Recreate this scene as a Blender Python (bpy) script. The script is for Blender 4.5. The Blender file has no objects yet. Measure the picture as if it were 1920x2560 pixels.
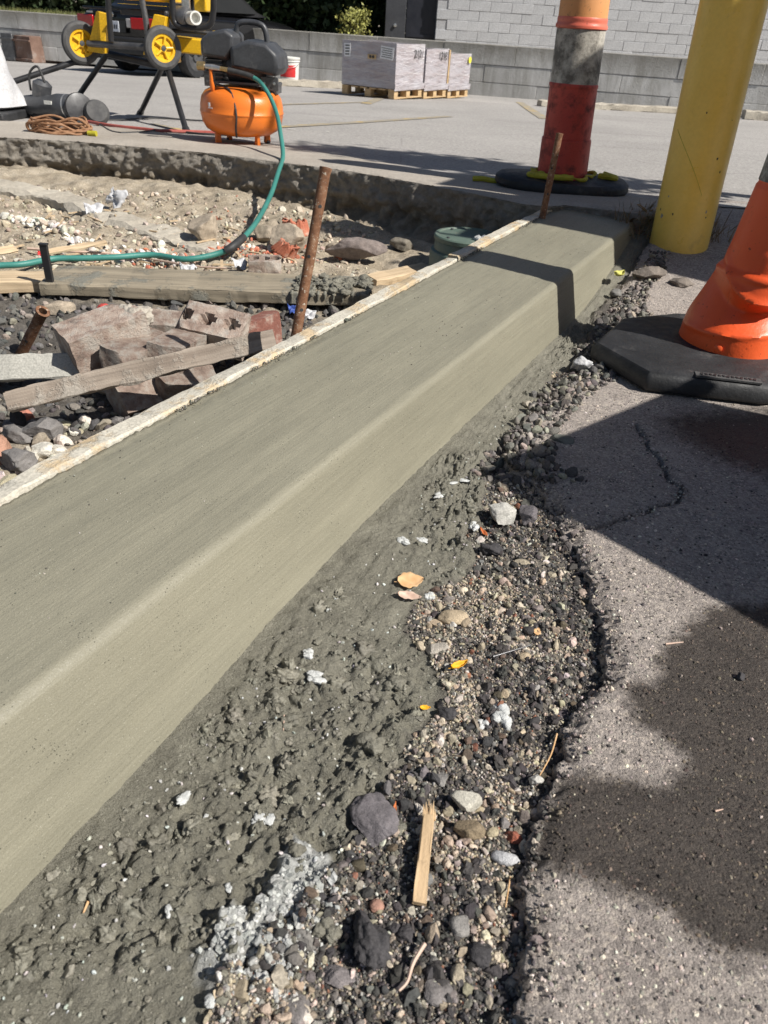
import bpy, bmesh, math, random
import numpy as np
from mathutils import Vector, Matrix, noise as mnoise

random.seed(7); RNG = np.random.default_rng(7)
SC = bpy.context.scene
COL = SC.collection
rad = math.radians

# ------------------------------------------------------------------ camera
CAM_H, PITCH, ROLL, FPX = 0.72, rad(33.0), rad(3.7), 1900.0
cR = Vector((1, 0, 0)); cU = Vector((0, math.sin(PITCH), math.cos(PITCH))); cF = Vector((0, math.cos(PITCH), -math.sin(PITCH)))
r_ = math.cos(ROLL) * cR + math.sin(ROLL) * cU
u_ = -math.sin(ROLL) * cR + math.cos(ROLL) * cU
CAMP = Vector((0, 0, CAM_H))
camd = bpy.data.cameras.new('camera'); cam = bpy.data.objects.new('camera', camd); COL.objects.link(cam)
m = Matrix.Identity(4)
for i in range(3):
    m[i][0] = r_[i]; m[i][1] = u_[i]; m[i][2] = -cF[i]; m[i][3] = CAMP[i]
cam.matrix_world = m
camd.sensor_fit = 'VERTICAL'; camd.sensor_height = 24.0; camd.sensor_width = 18.0
camd.lens = FPX / 2560 * 24.0
camd.clip_start = 0.02; camd.clip_end = 500
camd.dof.use_dof = True; camd.dof.focus_distance = 1.55; camd.dof.aperture_fstop = 7.5
SC.camera = cam

# ------------------------------------------------------------------ sky, sun, exposure
SUN_EL = rad(45.0); SUN_DIR = Vector((0.915, -0.40, 0)).normalized()
w = bpy.data.worlds.new('World'); SC.world = w; w.use_nodes = True
nt = w.node_tree
sky = nt.nodes.new('ShaderNodeTexSky'); sky.sky_type = 'NISHITA'; sky.sun_disc = False
sky.sun_elevation = SUN_EL; sky.sun_rotation = math.atan2(SUN_DIR.x, SUN_DIR.y)
sky.air_density = 1.0; sky.dust_density = 1.2
bg = nt.nodes['Background']; bg.inputs['Strength'].default_value = 0.05
nt.links.new(sky.outputs[0], bg.inputs['Color'])
sl = bpy.data.lights.new('sun', 'SUN'); sl.energy = 5.0; sl.angle = rad(0.53); sl.color = (1.0, 0.955, 0.88)
sun = bpy.data.objects.new('sun', sl); COL.objects.link(sun)
sv = Vector((SUN_DIR.x * math.cos(SUN_EL), SUN_DIR.y * math.cos(SUN_EL), math.sin(SUN_EL)))
sun.rotation_euler = sv.to_track_quat('Z', 'Y').to_euler(); sun.location = sv * 20
SC.view_settings.view_transform = 'Standard'; SC.view_settings.look = 'None'
SC.view_settings.exposure = 0.38; SC.view_settings.gamma = 1.0; SC.view_settings.use_curve_mapping = False

# ------------------------------------------------------------------ photo measuring helpers (pixel on a 1659 wide view -> point on a plane)
FD = FPX / (1920 / 1659)
def ray(x, y): return cF + r_ * ((x - 829.5) / FD) - u_ * ((y - 1106) / FD)
def P(x, y, z=0.0):
    d = ray(x, y); return CAMP + d * ((z - CAM_H) / d.z)
def DY(x, y, Y):
    d = ray(x, y); return CAMP + d * (Y / d.y)
LZ0, LZS = 0.125, 0.036
def lotz(Y): return LZ0 - LZS * (Y - 4)
def L(x, y):
    d = ray(x, y); return CAMP + d * ((LZ0 + 4 * LZS - CAM_H) / (d.z + LZS * d.y))

# ------------------------------------------------------------------ noise
def _h(ix, iy, s):
    h = (ix.astype(np.int64) * 374761393 + iy.astype(np.int64) * 668265263 + s * 974711) & 0xffffffff
    h = ((h ^ (h >> 13)) * 1274126177) & 0xffffffff
    h = ((h ^ (h >> 16)) * 2246822519) & 0xffffffff
    return ((h ^ (h >> 15)) & 0xffffff) / 16777215.0
def vn(x, y, s=0):
    x = np.asarray(x, float); y = np.asarray(y, float)
    ix = np.floor(x); iy = np.floor(y); fx = x - ix; fy = y - iy
    fx = fx * fx * fx * (fx * (fx * 6 - 15) + 10); fy = fy * fy * fy * (fy * (fy * 6 - 15) + 10)
    a = _h(ix, iy, s); b = _h(ix + 1, iy, s); c = _h(ix, iy + 1, s); d = _h(ix + 1, iy + 1, s)
    return (a + (b - a) * fx) * (1 - fy) + (c + (d - c) * fx) * fy
def fbm(x, y, sc, o=4, s=0, g=0.5):
    x = np.asarray(x, float) * sc; y = np.asarray(y, float) * sc; r = 0; a = 1; t = 0
    for i in range(o):
        r = r + a * (vn(x + 17.3 * i, y - 9.1 * i, s + i) - 0.5); t += a; a *= g; x = x * 2.03; y = y * 2.03
    return r / t * 2
def worley(x, y, sc, s=0):
    x = np.asarray(x, float) * sc; y = np.asarray(y, float) * sc; ix = np.floor(x); iy = np.floor(y); best = np.full(x.shape, 9.0)
    for dx in (-1, 0, 1):
        for dy in (-1, 0, 1):
            cx = ix + dx; cy = iy + dy
            best = np.minimum(best, (cx + _h(cx, cy, s) - x) ** 2 + (cy + _h(cx, cy, s + 51) - y) ** 2)
    return np.sqrt(best)
def sstep(a, b, x):
    t = np.clip((np.asarray(x, float) - a) / (b - a), 0, 1); return t * t * (3 - 2 * t)

# ------------------------------------------------------------------ materials
def lin(c): return tuple(((v / 12.92) if v <= 0.04045 else ((v + 0.055) / 1.055) ** 2.4) for v in c)
MATS = {}
class N:
    def __init__(s, name):
        s.m = bpy.data.materials.new(name); s.m.use_nodes = True; s.t = s.m.node_tree; s.b = s.t.nodes['Principled BSDF']
        s.tc = s.t.nodes.new('ShaderNodeTexCoord')
    def n(s, typ, **k):
        q = s.t.nodes.new(typ)
        for a, v in k.items(): setattr(q, a, v)
        return q
    def l(s, a, b): s.t.links.new(a, b)
    def mapping(s, scale=(1, 1, 1), rot=(0, 0, 0), src='Object'):
        q = s.n('ShaderNodeMapping'); q.inputs['Scale'].default_value = scale; q.inputs['Rotation'].default_value = rot
        s.l(s.tc.outputs[src], q.inputs[0]); return q.outputs[0]
    def noise(s, scale, detail=4, rough=0.55, vec=None, dist=0.0):
        q = s.n('ShaderNodeTexNoise'); q.inputs['Scale'].default_value = scale; q.inputs['Detail'].default_value = detail
        q.inputs['Roughness'].default_value = rough; q.inputs['Distortion'].default_value = dist
        s.l(vec if vec is not None else s.tc.outputs['Object'], q.inputs['Vector']); return q.outputs[0]
    def voro(s, scale, vec=None, feat='F1', out='Distance'):
        q = s.n('ShaderNodeTexVoronoi', feature=feat); q.inputs['Scale'].default_value = scale
        s.l(vec if vec is not None else s.tc.outputs['Object'], q.inputs['Vector']); return q.outputs[out]
    def ramp(s, fac, stops, interp='LINEAR'):
        q = s.n('ShaderNodeValToRGB'); q.color_ramp.interpolation = interp; e = q.color_ramp.elements
        while len(e) < len(stops): e.new(0.5)
        for i, (p, c) in enumerate(stops):
            e[i].position = p; e[i].color = (*c, 1) if len(c) == 3 else c
        s.l(fac, q.inputs[0]); return q.outputs[0]
    def rampv(s, fac, a, b, va=0.0, vb=1.0): return s.ramp(fac, [(a, (va,) * 3), (b, (vb,) * 3)])
    def mix(s, fac, a, b, mode='MIX'):
        q = s.n('ShaderNodeMix', data_type='RGBA', blend_type=mode)
        for sock, v in ((q.inputs[0], fac), (q.inputs[6], a), (q.inputs[7], b)):
            if isinstance(v, (int, float)): sock.default_value = v
            elif isinstance(v, tuple): sock.default_value = (*v, 1) if len(v) == 3 else v
            else: s.l(v, sock)
        return q.outputs[2]
    def math(s, op, a, b=0.0):
        q = s.n('ShaderNodeMath', operation=op)
        for sock, v in ((q.inputs[0], a), (q.inputs[1], b)):
            if isinstance(v, (int, float)): sock.default_value = v
            else: s.l(v, sock)
        return q.outputs[0]
    def attr(s, name, out='Fac'):
        q = s.n('ShaderNodeAttribute'); q.attribute_name = name; return q.outputs[out]
    def bump(s, h, dist, strength=1.0, prev=None):
        q = s.n('ShaderNodeBump'); q.inputs['Distance'].default_value = dist; q.inputs['Strength'].default_value = strength
        s.l(h, q.inputs['Height'])
        if prev is not None: s.l(prev, q.inputs['Normal'])
        return q.outputs[0]
    def done(s, col=None, rough=None, nor=None, metal=None, spec=None, **k):
        for nm, v in (('Base Color', col), ('Roughness', rough), ('Normal', nor), ('Metallic', metal), ('Specular IOR Level', spec)):
            if v is None: continue
            if isinstance(v, (int, float)): s.b.inputs[nm].default_value = v
            elif isinstance(v, tuple): s.b.inputs[nm].default_value = (*v, 1)
            else: s.l(v, s.b.inputs[nm])
        for nm, v in k.items(): s.b.inputs[nm.replace('_', ' ')].default_value = v
        MATS[s.m.name] = s.m; return s.m

def plain(name, c1, c2, scale=8.0, rough=0.6, bump=0.0, bscale=None, metal=0.0, dirt=None, dscale=3.0, damt=0.45, spec=0.5, fine=0.2, rnd=0.0):
    """worn surface: two tones, fine grain, optional dirt patches, optional relief"""
    n = N(name)
    base = n.ramp(n.noise(scale, 5, 0.6), [(0.32, c1), (0.68, c2)])
    g = n.rampv(n.noise(scale * 14, 3, 0.6), 0.25, 0.75, 1 - fine, 1 + fine)
    base = n.mix(1.0, base, g, 'MULTIPLY')
    if dirt is not None:
        f = n.rampv(n.noise(dscale, 7, 0.68), 1 - damt - 0.06, 1 - damt + 0.10)
        base = n.mix(f, base, dirt)
    if rnd:
        oi = n.n('ShaderNodeObjectInfo'); base = n.mix(1.0, base, n.rampv(oi.outputs['Random'], 0, 1, 1 - rnd, 1 + rnd), 'MULTIPLY')
    rr = n.rampv(n.noise(scale * 3, 4), 0.3, 0.7, max(rough - 0.1, 0.03), min(rough + 0.12, 1.0))
    nor = n.bump(n.noise(bscale or scale * 10, 6, 0.65), bump) if bump else None
    return n.done(base, rr, nor, metal, spec)

def mat_curb():
    n = N('fresh_concrete')
    st = n.noise(1.0, 5, 0.6, n.mapping((5, 190, 190)))          # broom strokes along the length
    st2 = n.noise(1.0, 3, 0.6, n.mapping((2.2, 38, 38)))
    patch = n.noise(1.0, 5, 0.6, n.mapping((2.2, 9, 9)))
    c = n.ramp(patch, [(0.3, (0.200, 0.189, 0.142)), (0.7, (0.250, 0.235, 0.176))])
    c = n.mix(1.0, c, n.rampv(st, 0.3, 0.7, 0.93, 1.07), 'MULTIPLY')
    c = n.mix(1.0, c, n.rampv(st2, 0.3, 0.7, 0.965, 1.035), 'MULTIPLY')
    gr = n.noise(900, 2, 0.5)
    c = n.mix(1.0, c, n.rampv(gr, 0.3, 0.7, 0.86, 1.14), 'MULTIPLY')
    pit = n.voro(210); pm = n.rampv(n.noise(24, 3), 0.5, 0.62)
    pitf = n.math('MULTIPLY', n.rampv(pit, 0.10, 0.16, 1, 0), pm)
    c = n.mix(pitf, c, (0.07, 0.068, 0.055))
    speck_glints = n.math('MULTIPLY', n.rampv(n.voro(270), 0.07, 0.13, 0.9, 0), n.rampv(n.noise(40, 3), 0.42, 0.60))  # pale specks, widened to put bright glints into the colour
    c = n.mix(speck_glints, c, (0.55, 0.53, 0.45))
    hgt = n.math('ADD', n.math('MULTIPLY', st, 0.9), n.math('MULTIPLY', n.noise(420, 3, 0.6), 0.8))
    hgt = n.math('SUBTRACT', hgt, n.math('MULTIPLY', pitf, 1.2))
    nor = n.bump(hgt, 0.0009)
    nor = n.bump(st2, 0.0006, 0.5, nor)
    return n.done(c, n.rampv(n.noise(300, 3), 0.3, 0.7, 0.42, 0.72), nor, 0, 0.5)

def mat_bed():
    n = N('mortar_and_gravel_bed')
    mo = n.attr('mortar'); pl = n.attr('pale')
    c1 = n.ramp(n.noise(30, 5, 0.65), [(0.3, (0.15, 0.142, 0.113)), (0.7, (0.235, 0.224, 0.178))])
    c1 = n.mix(1.0, c1, n.rampv(n.noise(700, 2), 0.3, 0.7, 0.75, 1.25), 'MULTIPLY')
    c1 = n.mix(n.rampv(n.noise(9, 5, 0.65), 0.50, 0.70, 0, 0.55), c1, (0.30, 0.285, 0.23))
    c1 = n.mix(n.rampv(n.voro(230), 0.08, 0.14, 0.8, 0), c1, (0.5, 0.47, 0.4))
    c1 = n.mix(n.math('MULTIPLY', n.rampv(n.noise(170, 4, 0.7), 0.30, 0.40, 0.8, 0), mo), c1, (0.055, 0.052, 0.043))
    cp = n.ramp(n.noise(120, 4), [(0.35, (0.33, 0.335, 0.32)), (0.65, (0.52, 0.53, 0.52))])
    c1 = n.mix(pl, c1, cp)
    c2 = n.ramp(n.noise(260, 4, 0.7), [(0.3, (0.05, 0.046, 0.041)), (0.5, (0.15, 0.133, 0.112)), (0.7, (0.34, 0.30, 0.245))])
    c2 = n.mix(n.rampv(n.noise(14, 3), 0.42, 0.6), c2, n.mix(0.6, c2, (0.05, 0.045, 0.042)))
    c = n.mix(mo, c2, c1)
    h = n.math('ADD', n.noise(480, 4, 0.7), n.math('MULTIPLY', n.noise(150, 5, 0.7), 2.0))
    nor = n.bump(h, 0.0030)
    r = n.mix(mo, (0.85, 0.85, 0.85), n.rampv(n.noise(240, 3), 0.35, 0.65, 0.3, 0.62))
    r = n.mix(pl, r, (0.9, 0.9, 0.9))
    return n.done(c, r, nor, 0, 0.5)

def mat_asphalt():
    n = N('worn_asphalt')
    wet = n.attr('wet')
    v = n.n('ShaderNodeTexVoronoi'); v.inputs['Scale'].default_value = 260; n.l(n.tc.outputs['Object'], v.inputs['Vector'])
    sp = n.n('ShaderNodeSeparateColor'); n.l(v.outputs['Color'], sp.inputs[0])
    c = n.ramp(n.noise(9, 5, 0.6), [(0.3, (0.34, 0.298, 0.27)), (0.7, (0.48, 0.425, 0.385))])
    stone = n.ramp(sp.outputs[0], [(0.0, (0.035, 0.032, 0.033)), (0.3, (0.13, 0.115, 0.11)), (0.55, (0.26, 0.225, 0.205)), (0.8, (0.48, 0.42, 0.37)), (1.0, (0.68, 0.59, 0.48))])
    c = n.mix(n.rampv(n.noise(35, 4, 0.6), 0.35, 0.7, 0.2, 0.6), c, stone)
    c = n.mix(1.0, c, n.rampv(n.noise(650, 3, 0.7), 0.28, 0.72, 0.62, 1.38), 'MULTIPLY')
    pits = n.rampv(n.noise(150, 4, 0.7), 0.30, 0.38, 0.85, 0)
    c = n.mix(pits, c, (0.03, 0.027, 0.026))
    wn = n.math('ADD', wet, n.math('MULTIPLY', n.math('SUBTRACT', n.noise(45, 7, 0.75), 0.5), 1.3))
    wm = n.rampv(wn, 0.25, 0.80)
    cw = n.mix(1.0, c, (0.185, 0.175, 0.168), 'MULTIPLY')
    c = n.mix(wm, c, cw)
    h = n.math('ADD', n.math('MULTIPLY', n.rampv(v.outputs['Distance'], 0.0, 0.75, 1.0, 0.0), 0.35), n.math('ADD', n.noise(520, 4, 0.7), n.math('MULTIPLY', n.noise(190, 4, 0.7), 1.4)))
    h = n.math('SUBTRACT', h, n.math('MULTIPLY', pits, 1.2))
    nor = n.bump(h, 0.0028)
    r = n.mix(wm, (0.85, 0.85, 0.85), n.rampv(n.noise(300, 3), 0.3, 0.7, 0.4, 0.7))
    return n.done(c, r, nor, 0, 0.4)

def mat_lot():
    n = N('parking_lot_asphalt')
    c = n.ramp(n.noise(0.5, 6, 0.62), [(0.3, (0.30, 0.285, 0.27)), (0.7, (0.40, 0.38, 0.36))])
    c = n.mix(n.rampv(n.noise(1.0, 5, 0.6, n.mapping((0.25, 2.2, 1))), 0.56, 0.68, 0, 0.4), c, (0.25, 0.235, 0.225))
    c = n.mix(1.0, c, n.rampv(n.noise(60, 5, 0.8), 0.3, 0.7, 0.55, 1.45), 'MULTIPLY')
    c = n.mix(n.rampv(n.voro(38), 0.06, 0.11, 0.7, 0), c, (0.55, 0.5, 0.44))
    # short hairline cracks
    cr = n.voro(0.55, n.mapping((1, 1, 1)), 'DISTANCE_TO_EDGE')
    c = n.mix(n.math('MULTIPLY', n.rampv(cr, 0.001, 0.004, 0.35, 0), n.rampv(n.noise(0.9, 3), 0.45, 0.6)), c, (0.09, 0.085, 0.08))
    nor = n.bump(n.noise(90, 5, 0.7), 0.006)
    return n.done(c, 0.85, nor, 0, 0.3)

def mat_rock(name='stone_colours', rough=0.8):
    n = N(name)
    c = n.attr('col', 'Color')
    c = n.mix(1.0, c, n.rampv(n.noise(330, 4, 0.65), 0.3, 0.7, 0.66, 1.34), 'MULTIPLY')
    nor = n.bump(n.noise(420, 4, 0.7), 0.0011)
    return n.done(c, rough, nor, 0, 0.4)

def mat_wood(name, c1, c2, smear=0.0, along='X', smearc=(0.45, 0.42, 0.36), fine=1.0, dark=None):
    n = N(name)
    sc = {'X': (1.6, 34, 34), 'Y': (34, 1.6, 34), 'Z': (34, 34, 1.6)}[along]
    mp = n.mapping(sc)
    g = n.noise(1.0, 6, 0.65, mp, 0.4)
    c = n.ramp(g, [(0.28, c1), (0.5, tuple((a + b) / 2 for a, b in zip(c1, c2))), (0.7, c2)])
    f = n.noise(5.0, 3, 0.6, mp)
    c = n.mix(1.0, c, n.rampv(f, 0.3, 0.7, 0.8, 1.2), 'MULTIPLY')
    hgt = g
    if dark: c = n.mix(n.rampv(n.noise(7, 6, 0.65), 0.5, 0.66), c, dark)
    if smear:
        sm = n.rampv(n.noise(11, 7, 0.68), 1 - smear - 0.05, 1 - smear + 0.04)
        c = n.mix(sm, c, n.mix(1.0, smearc, n.rampv(n.noise(220, 3), 0.3, 0.7, 0.75, 1.2), 'MULTIPLY'))
        hgt = n.math('ADD', g, n.math('MULTIPLY', sm, 1.3))
    nor = n.bump(hgt, 0.0016 * fine)
    nor = n.bump(n.noise(260, 4), 0.0008, 1, nor)
    return n.done(c, 0.8, nor, 0, 0.3)

def mat_brick():
    n = N('old_brick')
    c = n.ramp(n.noise(16, 6, 0.7), [(0.28, (0.13, 0.108, 0.093)), (0.42, (0.27, 0.20, 0.165)), (0.54, (0.38, 0.305, 0.255)), (0.70, (0.54, 0.48, 0.415))])
    c = n.mix(n.rampv(n.noise(28, 7, 0.72), 0.48, 0.62, 0, 0.85), c, (0.40, 0.37, 0.33))
    oi = n.n('ShaderNodeObjectInfo'); c = n.mix(1.0, c, n.rampv(oi.outputs['Random'], 0, 1, 0.75, 1.2), 'MULTIPLY')
    nor = n.bump(n.noise(130, 7, 0.75), 0.006)
    return n.done(c, 0.9, nor, 0, 0.2)

def mat_rust():
    n = N('rusty_steel')
    c = n.ramp(n.noise(60, 6, 0.7), [(0.3, (0.075, 0.035, 0.02)), (0.5, (0.20, 0.095, 0.05)), (0.7, (0.30, 0.185, 0.115))])
    c = n.mix(n.rampv(n.noise(170, 4, 0.7), 0.60, 0.67), c, (0.5, 0.45, 0.37))
    nor = n.bump(n.noise(220, 5, 0.7), 0.0012)
    return n.done(c, 0.8, nor, 0.15, 0.4)

def mat_trenchwall():
    n = N('cut_bank')
    up = n.attr('top')
    c = n.ramp(n.noise(13, 7, 0.7), [(0.28, (0.13, 0.108, 0.08)), (0.5, (0.26, 0.22, 0.168)), (0.72, (0.38, 0.335, 0.265))])
    cc = n.ramp(n.noise(22, 6, 0.7), [(0.3, (0.17, 0.155, 0.135)), (0.7, (0.34, 0.31, 0.27))])
    c = n.mix(up, c, cc)
    c = n.mix(n.rampv(n.voro(60), 0.08, 0.2, 0.6, 0), c, (0.36, 0.33, 0.29))
    nor = n.bump(n.noise(70, 7, 0.72), 0.012)
    return n.done(c, 0.95, nor, 0, 0.2)

def mat_soil():
    n = N('trench_soil')
    c = n.ramp(n.noise(9, 7, 0.7), [(0.28, (0.20, 0.165, 0.12)), (0.5, (0.37, 0.315, 0.24)), (0.72, (0.48, 0.42, 0.335))])
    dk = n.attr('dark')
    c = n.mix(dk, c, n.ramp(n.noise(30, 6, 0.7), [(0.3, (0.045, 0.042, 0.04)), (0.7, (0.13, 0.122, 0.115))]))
    c = n.mix(1.0, c, n.rampv(n.noise(160, 4, 0.7), 0.28, 0.72, 0.6, 1.4), 'MULTIPLY')
    nor = n.bump(n.noise(110, 6, 0.7), 0.008)
    return n.done(c, 0.95, nor, 0, 0.2)

def mat_slab():
    n = N('old_sidewalk_concrete')
    c = n.ramp(n.noise(3, 6, 0.65), [(0.3, (0.30, 0.265, 0.225)), (0.7, (0.42, 0.38, 0.33))])
    c = n.mix(1.0, c, n.rampv(n.noise(90, 5, 0.7), 0.3, 0.7, 0.78, 1.22), 'MULTIPLY')
    c = n.mix(n.rampv(n.noise(6, 6, 0.7), 0.58, 0.7, 0, 0.5), c, (0.2, 0.18, 0.155))
    nor = n.bump(n.noise(120, 5, 0.7), 0.003)
    return n.done(c, 0.88, nor, 0, 0.3)

def mat_wall():
    n = N('weathered_wall_concrete')
    c = n.ramp(n.noise(2.2, 6, 0.65), [(0.3, (0.42, 0.415, 0.40)), (0.7, (0.60, 0.595, 0.58))])
    stk = n.noise(1.0, 8, 0.75, n.mapping((4.2, 4.2, 0.9)), 0.6)
    c = n.mix(n.rampv(stk, 0.44, 0.66, 0, 0.6), c, (0.22, 0.21, 0.18))
    c = n.mix(n.rampv(n.noise(1.0, 5, 0.7, n.mapping((14, 14, 1.6), (0.3, 0, 0))), 0.6, 0.68, 0, 0.6), c, (0.62, 0.62, 0.6))
    sp = n.n('ShaderNodeSeparateXYZ'); n.l(n.tc.outputs['Object'], sp.inputs[0])
    # black lichen along the weathered crest
    g = n.math('ADD', sp.outputs[2], n.math('MULTIPLY', n.noise(5, 6, 0.7), 0.30))
    c = n.mix(n.rampv(g, 0.62, 0.85, 0, 0.62), c, (0.16, 0.145, 0.115))
    oi = n.n('ShaderNodeObjectInfo'); c = n.mix(1.0, c, n.rampv(oi.outputs['Random'], 0, 1, 0.88, 1.12), 'MULTIPLY')
    nor = n.bump(n.noise(40, 6, 0.7), 0.012)
    return n.done(c, 0.92, nor, 0, 0.2)

def mat_plastic(name, c1, c2, scuff, rough=0.45, sc=14, amt=0.42, streak=False):
    n = N(name)
    c = n.ramp(n.noise(5, 4), [(0.3, c1), (0.7, c2)])
    vec = n.mapping((3.2, 3.2, 0.9)) if streak else None
    f = n.rampv(n.noise(sc, 8, 0.72, vec), 1 - amt - 0.05, 1 - amt + 0.12, 0, 0.85)
    c = n.mix(f, c, scuff)
    c = n.mix(n.rampv(n.noise(sc * 5, 5, 0.7), 0.62, 0.7, 0, 0.8), c, tuple(v * 0.5 for v in scuff))
    nor = n.bump(n.noise(sc * 12, 4), 0.0006)
    r = n.mix(f, (rough, rough, rough), (0.8, 0.8, 0.8))
    return n.done(c, r, nor, 0, 0.45)

def mat_leaf(name, c1, c2):
    n = N(name)
    c = n.ramp(n.noise(60, 4), [(0.3, c1), (0.7, c2)])
    return n.done(c, 0.6, None, 0, 0.3)
def mat_leafcol(name):
    n = N(name); c = n.attr('col', 'Color'); return n.done(c, 0.55, None, 0, 0.3)

MATS_READY = [mat_curb(), mat_bed(), mat_asphalt(), mat_lot(), mat_rock(), mat_brick(), mat_rust(), mat_trenchwall(), mat_soil(), mat_slab(), mat_wall()]
mat_rock('wet_mortar_crumbs', 0.55)
mat_wood('form_lumber', (0.40, 0.30, 0.18), (0.62, 0.50, 0.34), 0.54, 'X', (0.50, 0.47, 0.40))
mat_wood('grey_plank', (0.16, 0.14, 0.105), (0.34, 0.29, 0.215), 0.42, 'X', (0.20, 0.195, 0.165))
mat_wood('tan_plank', (0.40, 0.29, 0.18), (0.58, 0.46, 0.31), 0.15, 'X', (0.3, 0.27, 0.22))
mat_wood('brown_board', (0.22, 0.175, 0.14), (0.38, 0.325, 0.27), 0.44, 'X', (0.36, 0.325, 0.28))
mat_wood('cement_board', (0.55, 0.40, 0.22), (0.66, 0.52, 0.32), 0.62, 'X', (0.42, 0.41, 0.37))
mat_wood('splinter_wood', (0.42, 0.29, 0.165), (0.62, 0.46, 0.29), 0, 'X')
mat_wood('pallet_wood', (0.40, 0.27, 0.14), (0.58, 0.42, 0.24), 0, 'X')
plain('yellow_paint', (0.84, 0.55, 0.10), (0.90, 0.62, 0.14), 6, 0.35, 0.0, None, 0, (0.50, 0.31, 0.10), 5, 0.34, fine=0.05)
mat_plastic('red_faded_plastic', (0.48, 0.05, 0.035), (0.58, 0.085, 0.06), (0.085, 0.03, 0.028), 0.5, 18, 0.46)
mat_plastic('peach_faded_plastic', (0.66, 0.27, 0.09), (0.74, 0.36, 0.15), (0.22, 0.12, 0.07), 0.5, 16, 0.36)
mat_plastic('pink_plastic', (0.66, 0.13, 0.08), (0.72, 0.20, 0.13), (0.35, 0.08, 0.06), 0.4, 12, 0.3)
mat_plastic('dirty_reflective_sleeve', (0.44, 0.41, 0.36), (0.56, 0.53, 0.47), (0.09, 0.082, 0.07), 0.5, 13, 0.53)
mat_plastic('orange_cone_plastic', (0.84, 0.10, 0.022), (0.90, 0.14, 0.035), (0.30, 0.05, 0.02), 0.38, 10, 0.33, True)
mat_plastic('orange_paint', (0.72, 0.17, 0.022), (0.78, 0.205, 0.03), (0.42, 0.12, 0.03), 0.3, 20, 0.27)
mat_plastic('green_hose_rubber', (0.035, 0.17, 0.145), (0.055, 0.235, 0.20), (0.16, 0.26, 0.23), 0.45, 30, 0.36)
mat_plastic('green_lid_plastic', (0.085, 0.125, 0.10), (0.12, 0.165, 0.135), (0.2, 0.2, 0.17), 0.5, 22, 0.42)
plain('black_rubber', (0.012, 0.0125, 0.014), (0.028, 0.029, 0.032), 12, 0.6, 0.0012, 150, 0, (0.085, 0.08, 0.078), 14, 0.36)
plain('rubber_scuffed', (0.05, 0.05, 0.052), (0.09, 0.088, 0.086), 20, 0.75, 0.001, 150)
plain('black_metal', (0.018, 0.018, 0.02), (0.04, 0.04, 0.043), 10, 0.4, 0, None, 0.3, (0.10, 0.10, 0.1), 9, 0.3)
plain('grey_metal', (0.10, 0.10, 0.105), (0.18, 0.18, 0.185), 10, 0.4, 0, None, 0.6)
plain('silver_metal', (0.45, 0.45, 0.45), (0.62, 0.62, 0.61), 10, 0.32, 0, None, 0.8)
plain('brass', (0.42, 0.30, 0.14), (0.55, 0.4, 0.2), 30, 0.35, 0, None, 0.8)
plain('charcoal_plastic', (0.035, 0.037, 0.042), (0.07, 0.073, 0.08), 8, 0.42, 0.0004, 200, 0, (0.16, 0.155, 0.15), 9, 0.36)
plain('tool_yellow', (0.70, 0.40, 0.012), (0.78, 0.47, 0.02), 8, 0.4, 0, None, 0, (0.45, 0.29, 0.05), 14, 0.28)
plain('off_white_plastic', (0.62, 0.62, 0.58), (0.74, 0.73, 0.69), 8, 0.45, 0, None, 0, (0.42, 0.40, 0.35), 9, 0.3)
plain('white_sheet', (0.46, 0.46, 0.475), (0.53, 0.53, 0.54), 6, 0.55, 0.001, 80, 0, (0.5, 0.5, 0.5), 7, 0.22)
plain('red_print', (0.62, 0.03, 0.03), (0.66, 0.05, 0.05), 10, 0.5)
plain('black_print', (0.02, 0.02, 0.02), (0.035, 0.035, 0.035), 10, 0.6)
plain('paper_label', (0.72, 0.72, 0.74), (0.8, 0.8, 0.8), 12, 0.6)
plain('yellow_sticker', (0.75, 0.68, 0.05), (0.8, 0.72, 0.06), 10, 0.5)
plain('cord_brown', (0.22, 0.105, 0.05), (0.36, 0.20, 0.11), 40, 0.7)
plain('cord_red', (0.32, 0.07, 0.055), (0.42, 0.11, 0.09), 40, 0.6)
plain('cord_black', (0.02, 0.02, 0.022), (0.04, 0.04, 0.04), 40, 0.6)
plain('terracotta', (0.42, 0.13, 0.075), (0.56, 0.21, 0.13), 30, 0.85, 0.002, 160, 0, (0.55, 0.45, 0.37), 25, 0.38)
plain('shaded_red_brick', (0.17, 0.062, 0.045), (0.27, 0.12, 0.09), 24, 0.9, 0.003, 150, 0, (0.38, 0.30, 0.25), 22, 0.42)  # terracotta darkened, the shade on this brick put into its colour
plain('grey_mortar', (0.30, 0.27, 0.23), (0.46, 0.42, 0.36), 30, 0.95, 0.004, 110)
plain('wet_mortar', (0.135, 0.128, 0.102), (0.21, 0.20, 0.16), 40, 0.55, 0.004, 160)
plain('pale_mortar', (0.42, 0.43, 0.42), (0.60, 0.61, 0.60), 60, 0.95, 0.002, 300)
plain('block_paint', (0.45, 0.455, 0.47), (0.52, 0.525, 0.54), 3, 0.8, 0.006, 40, 0, (0.40, 0.40, 0.41), 2.5, 0.3, rnd=0.05)
plain('block_joint', (0.40, 0.405, 0.42), (0.46, 0.465, 0.48), 3, 0.85, 0.004, 40)
plain('dark_door_paint', (0.010, 0.012, 0.020), (0.018, 0.02, 0.03), 3, 0.5)
plain('dark_post_paint', (0.035, 0.037, 0.045), (0.06, 0.063, 0.072), 3, 0.6)
plain('rusted_plate', (0.13, 0.075, 0.055), (0.24, 0.155, 0.12), 4, 0.85, 0.004, 40, 0, (0.30, 0.27, 0.25), 3, 0.42)
plain('tan_concrete', (0.36, 0.32, 0.26), (0.47, 0.43, 0.36), 4, 0.9, 0.006, 60)
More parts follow.
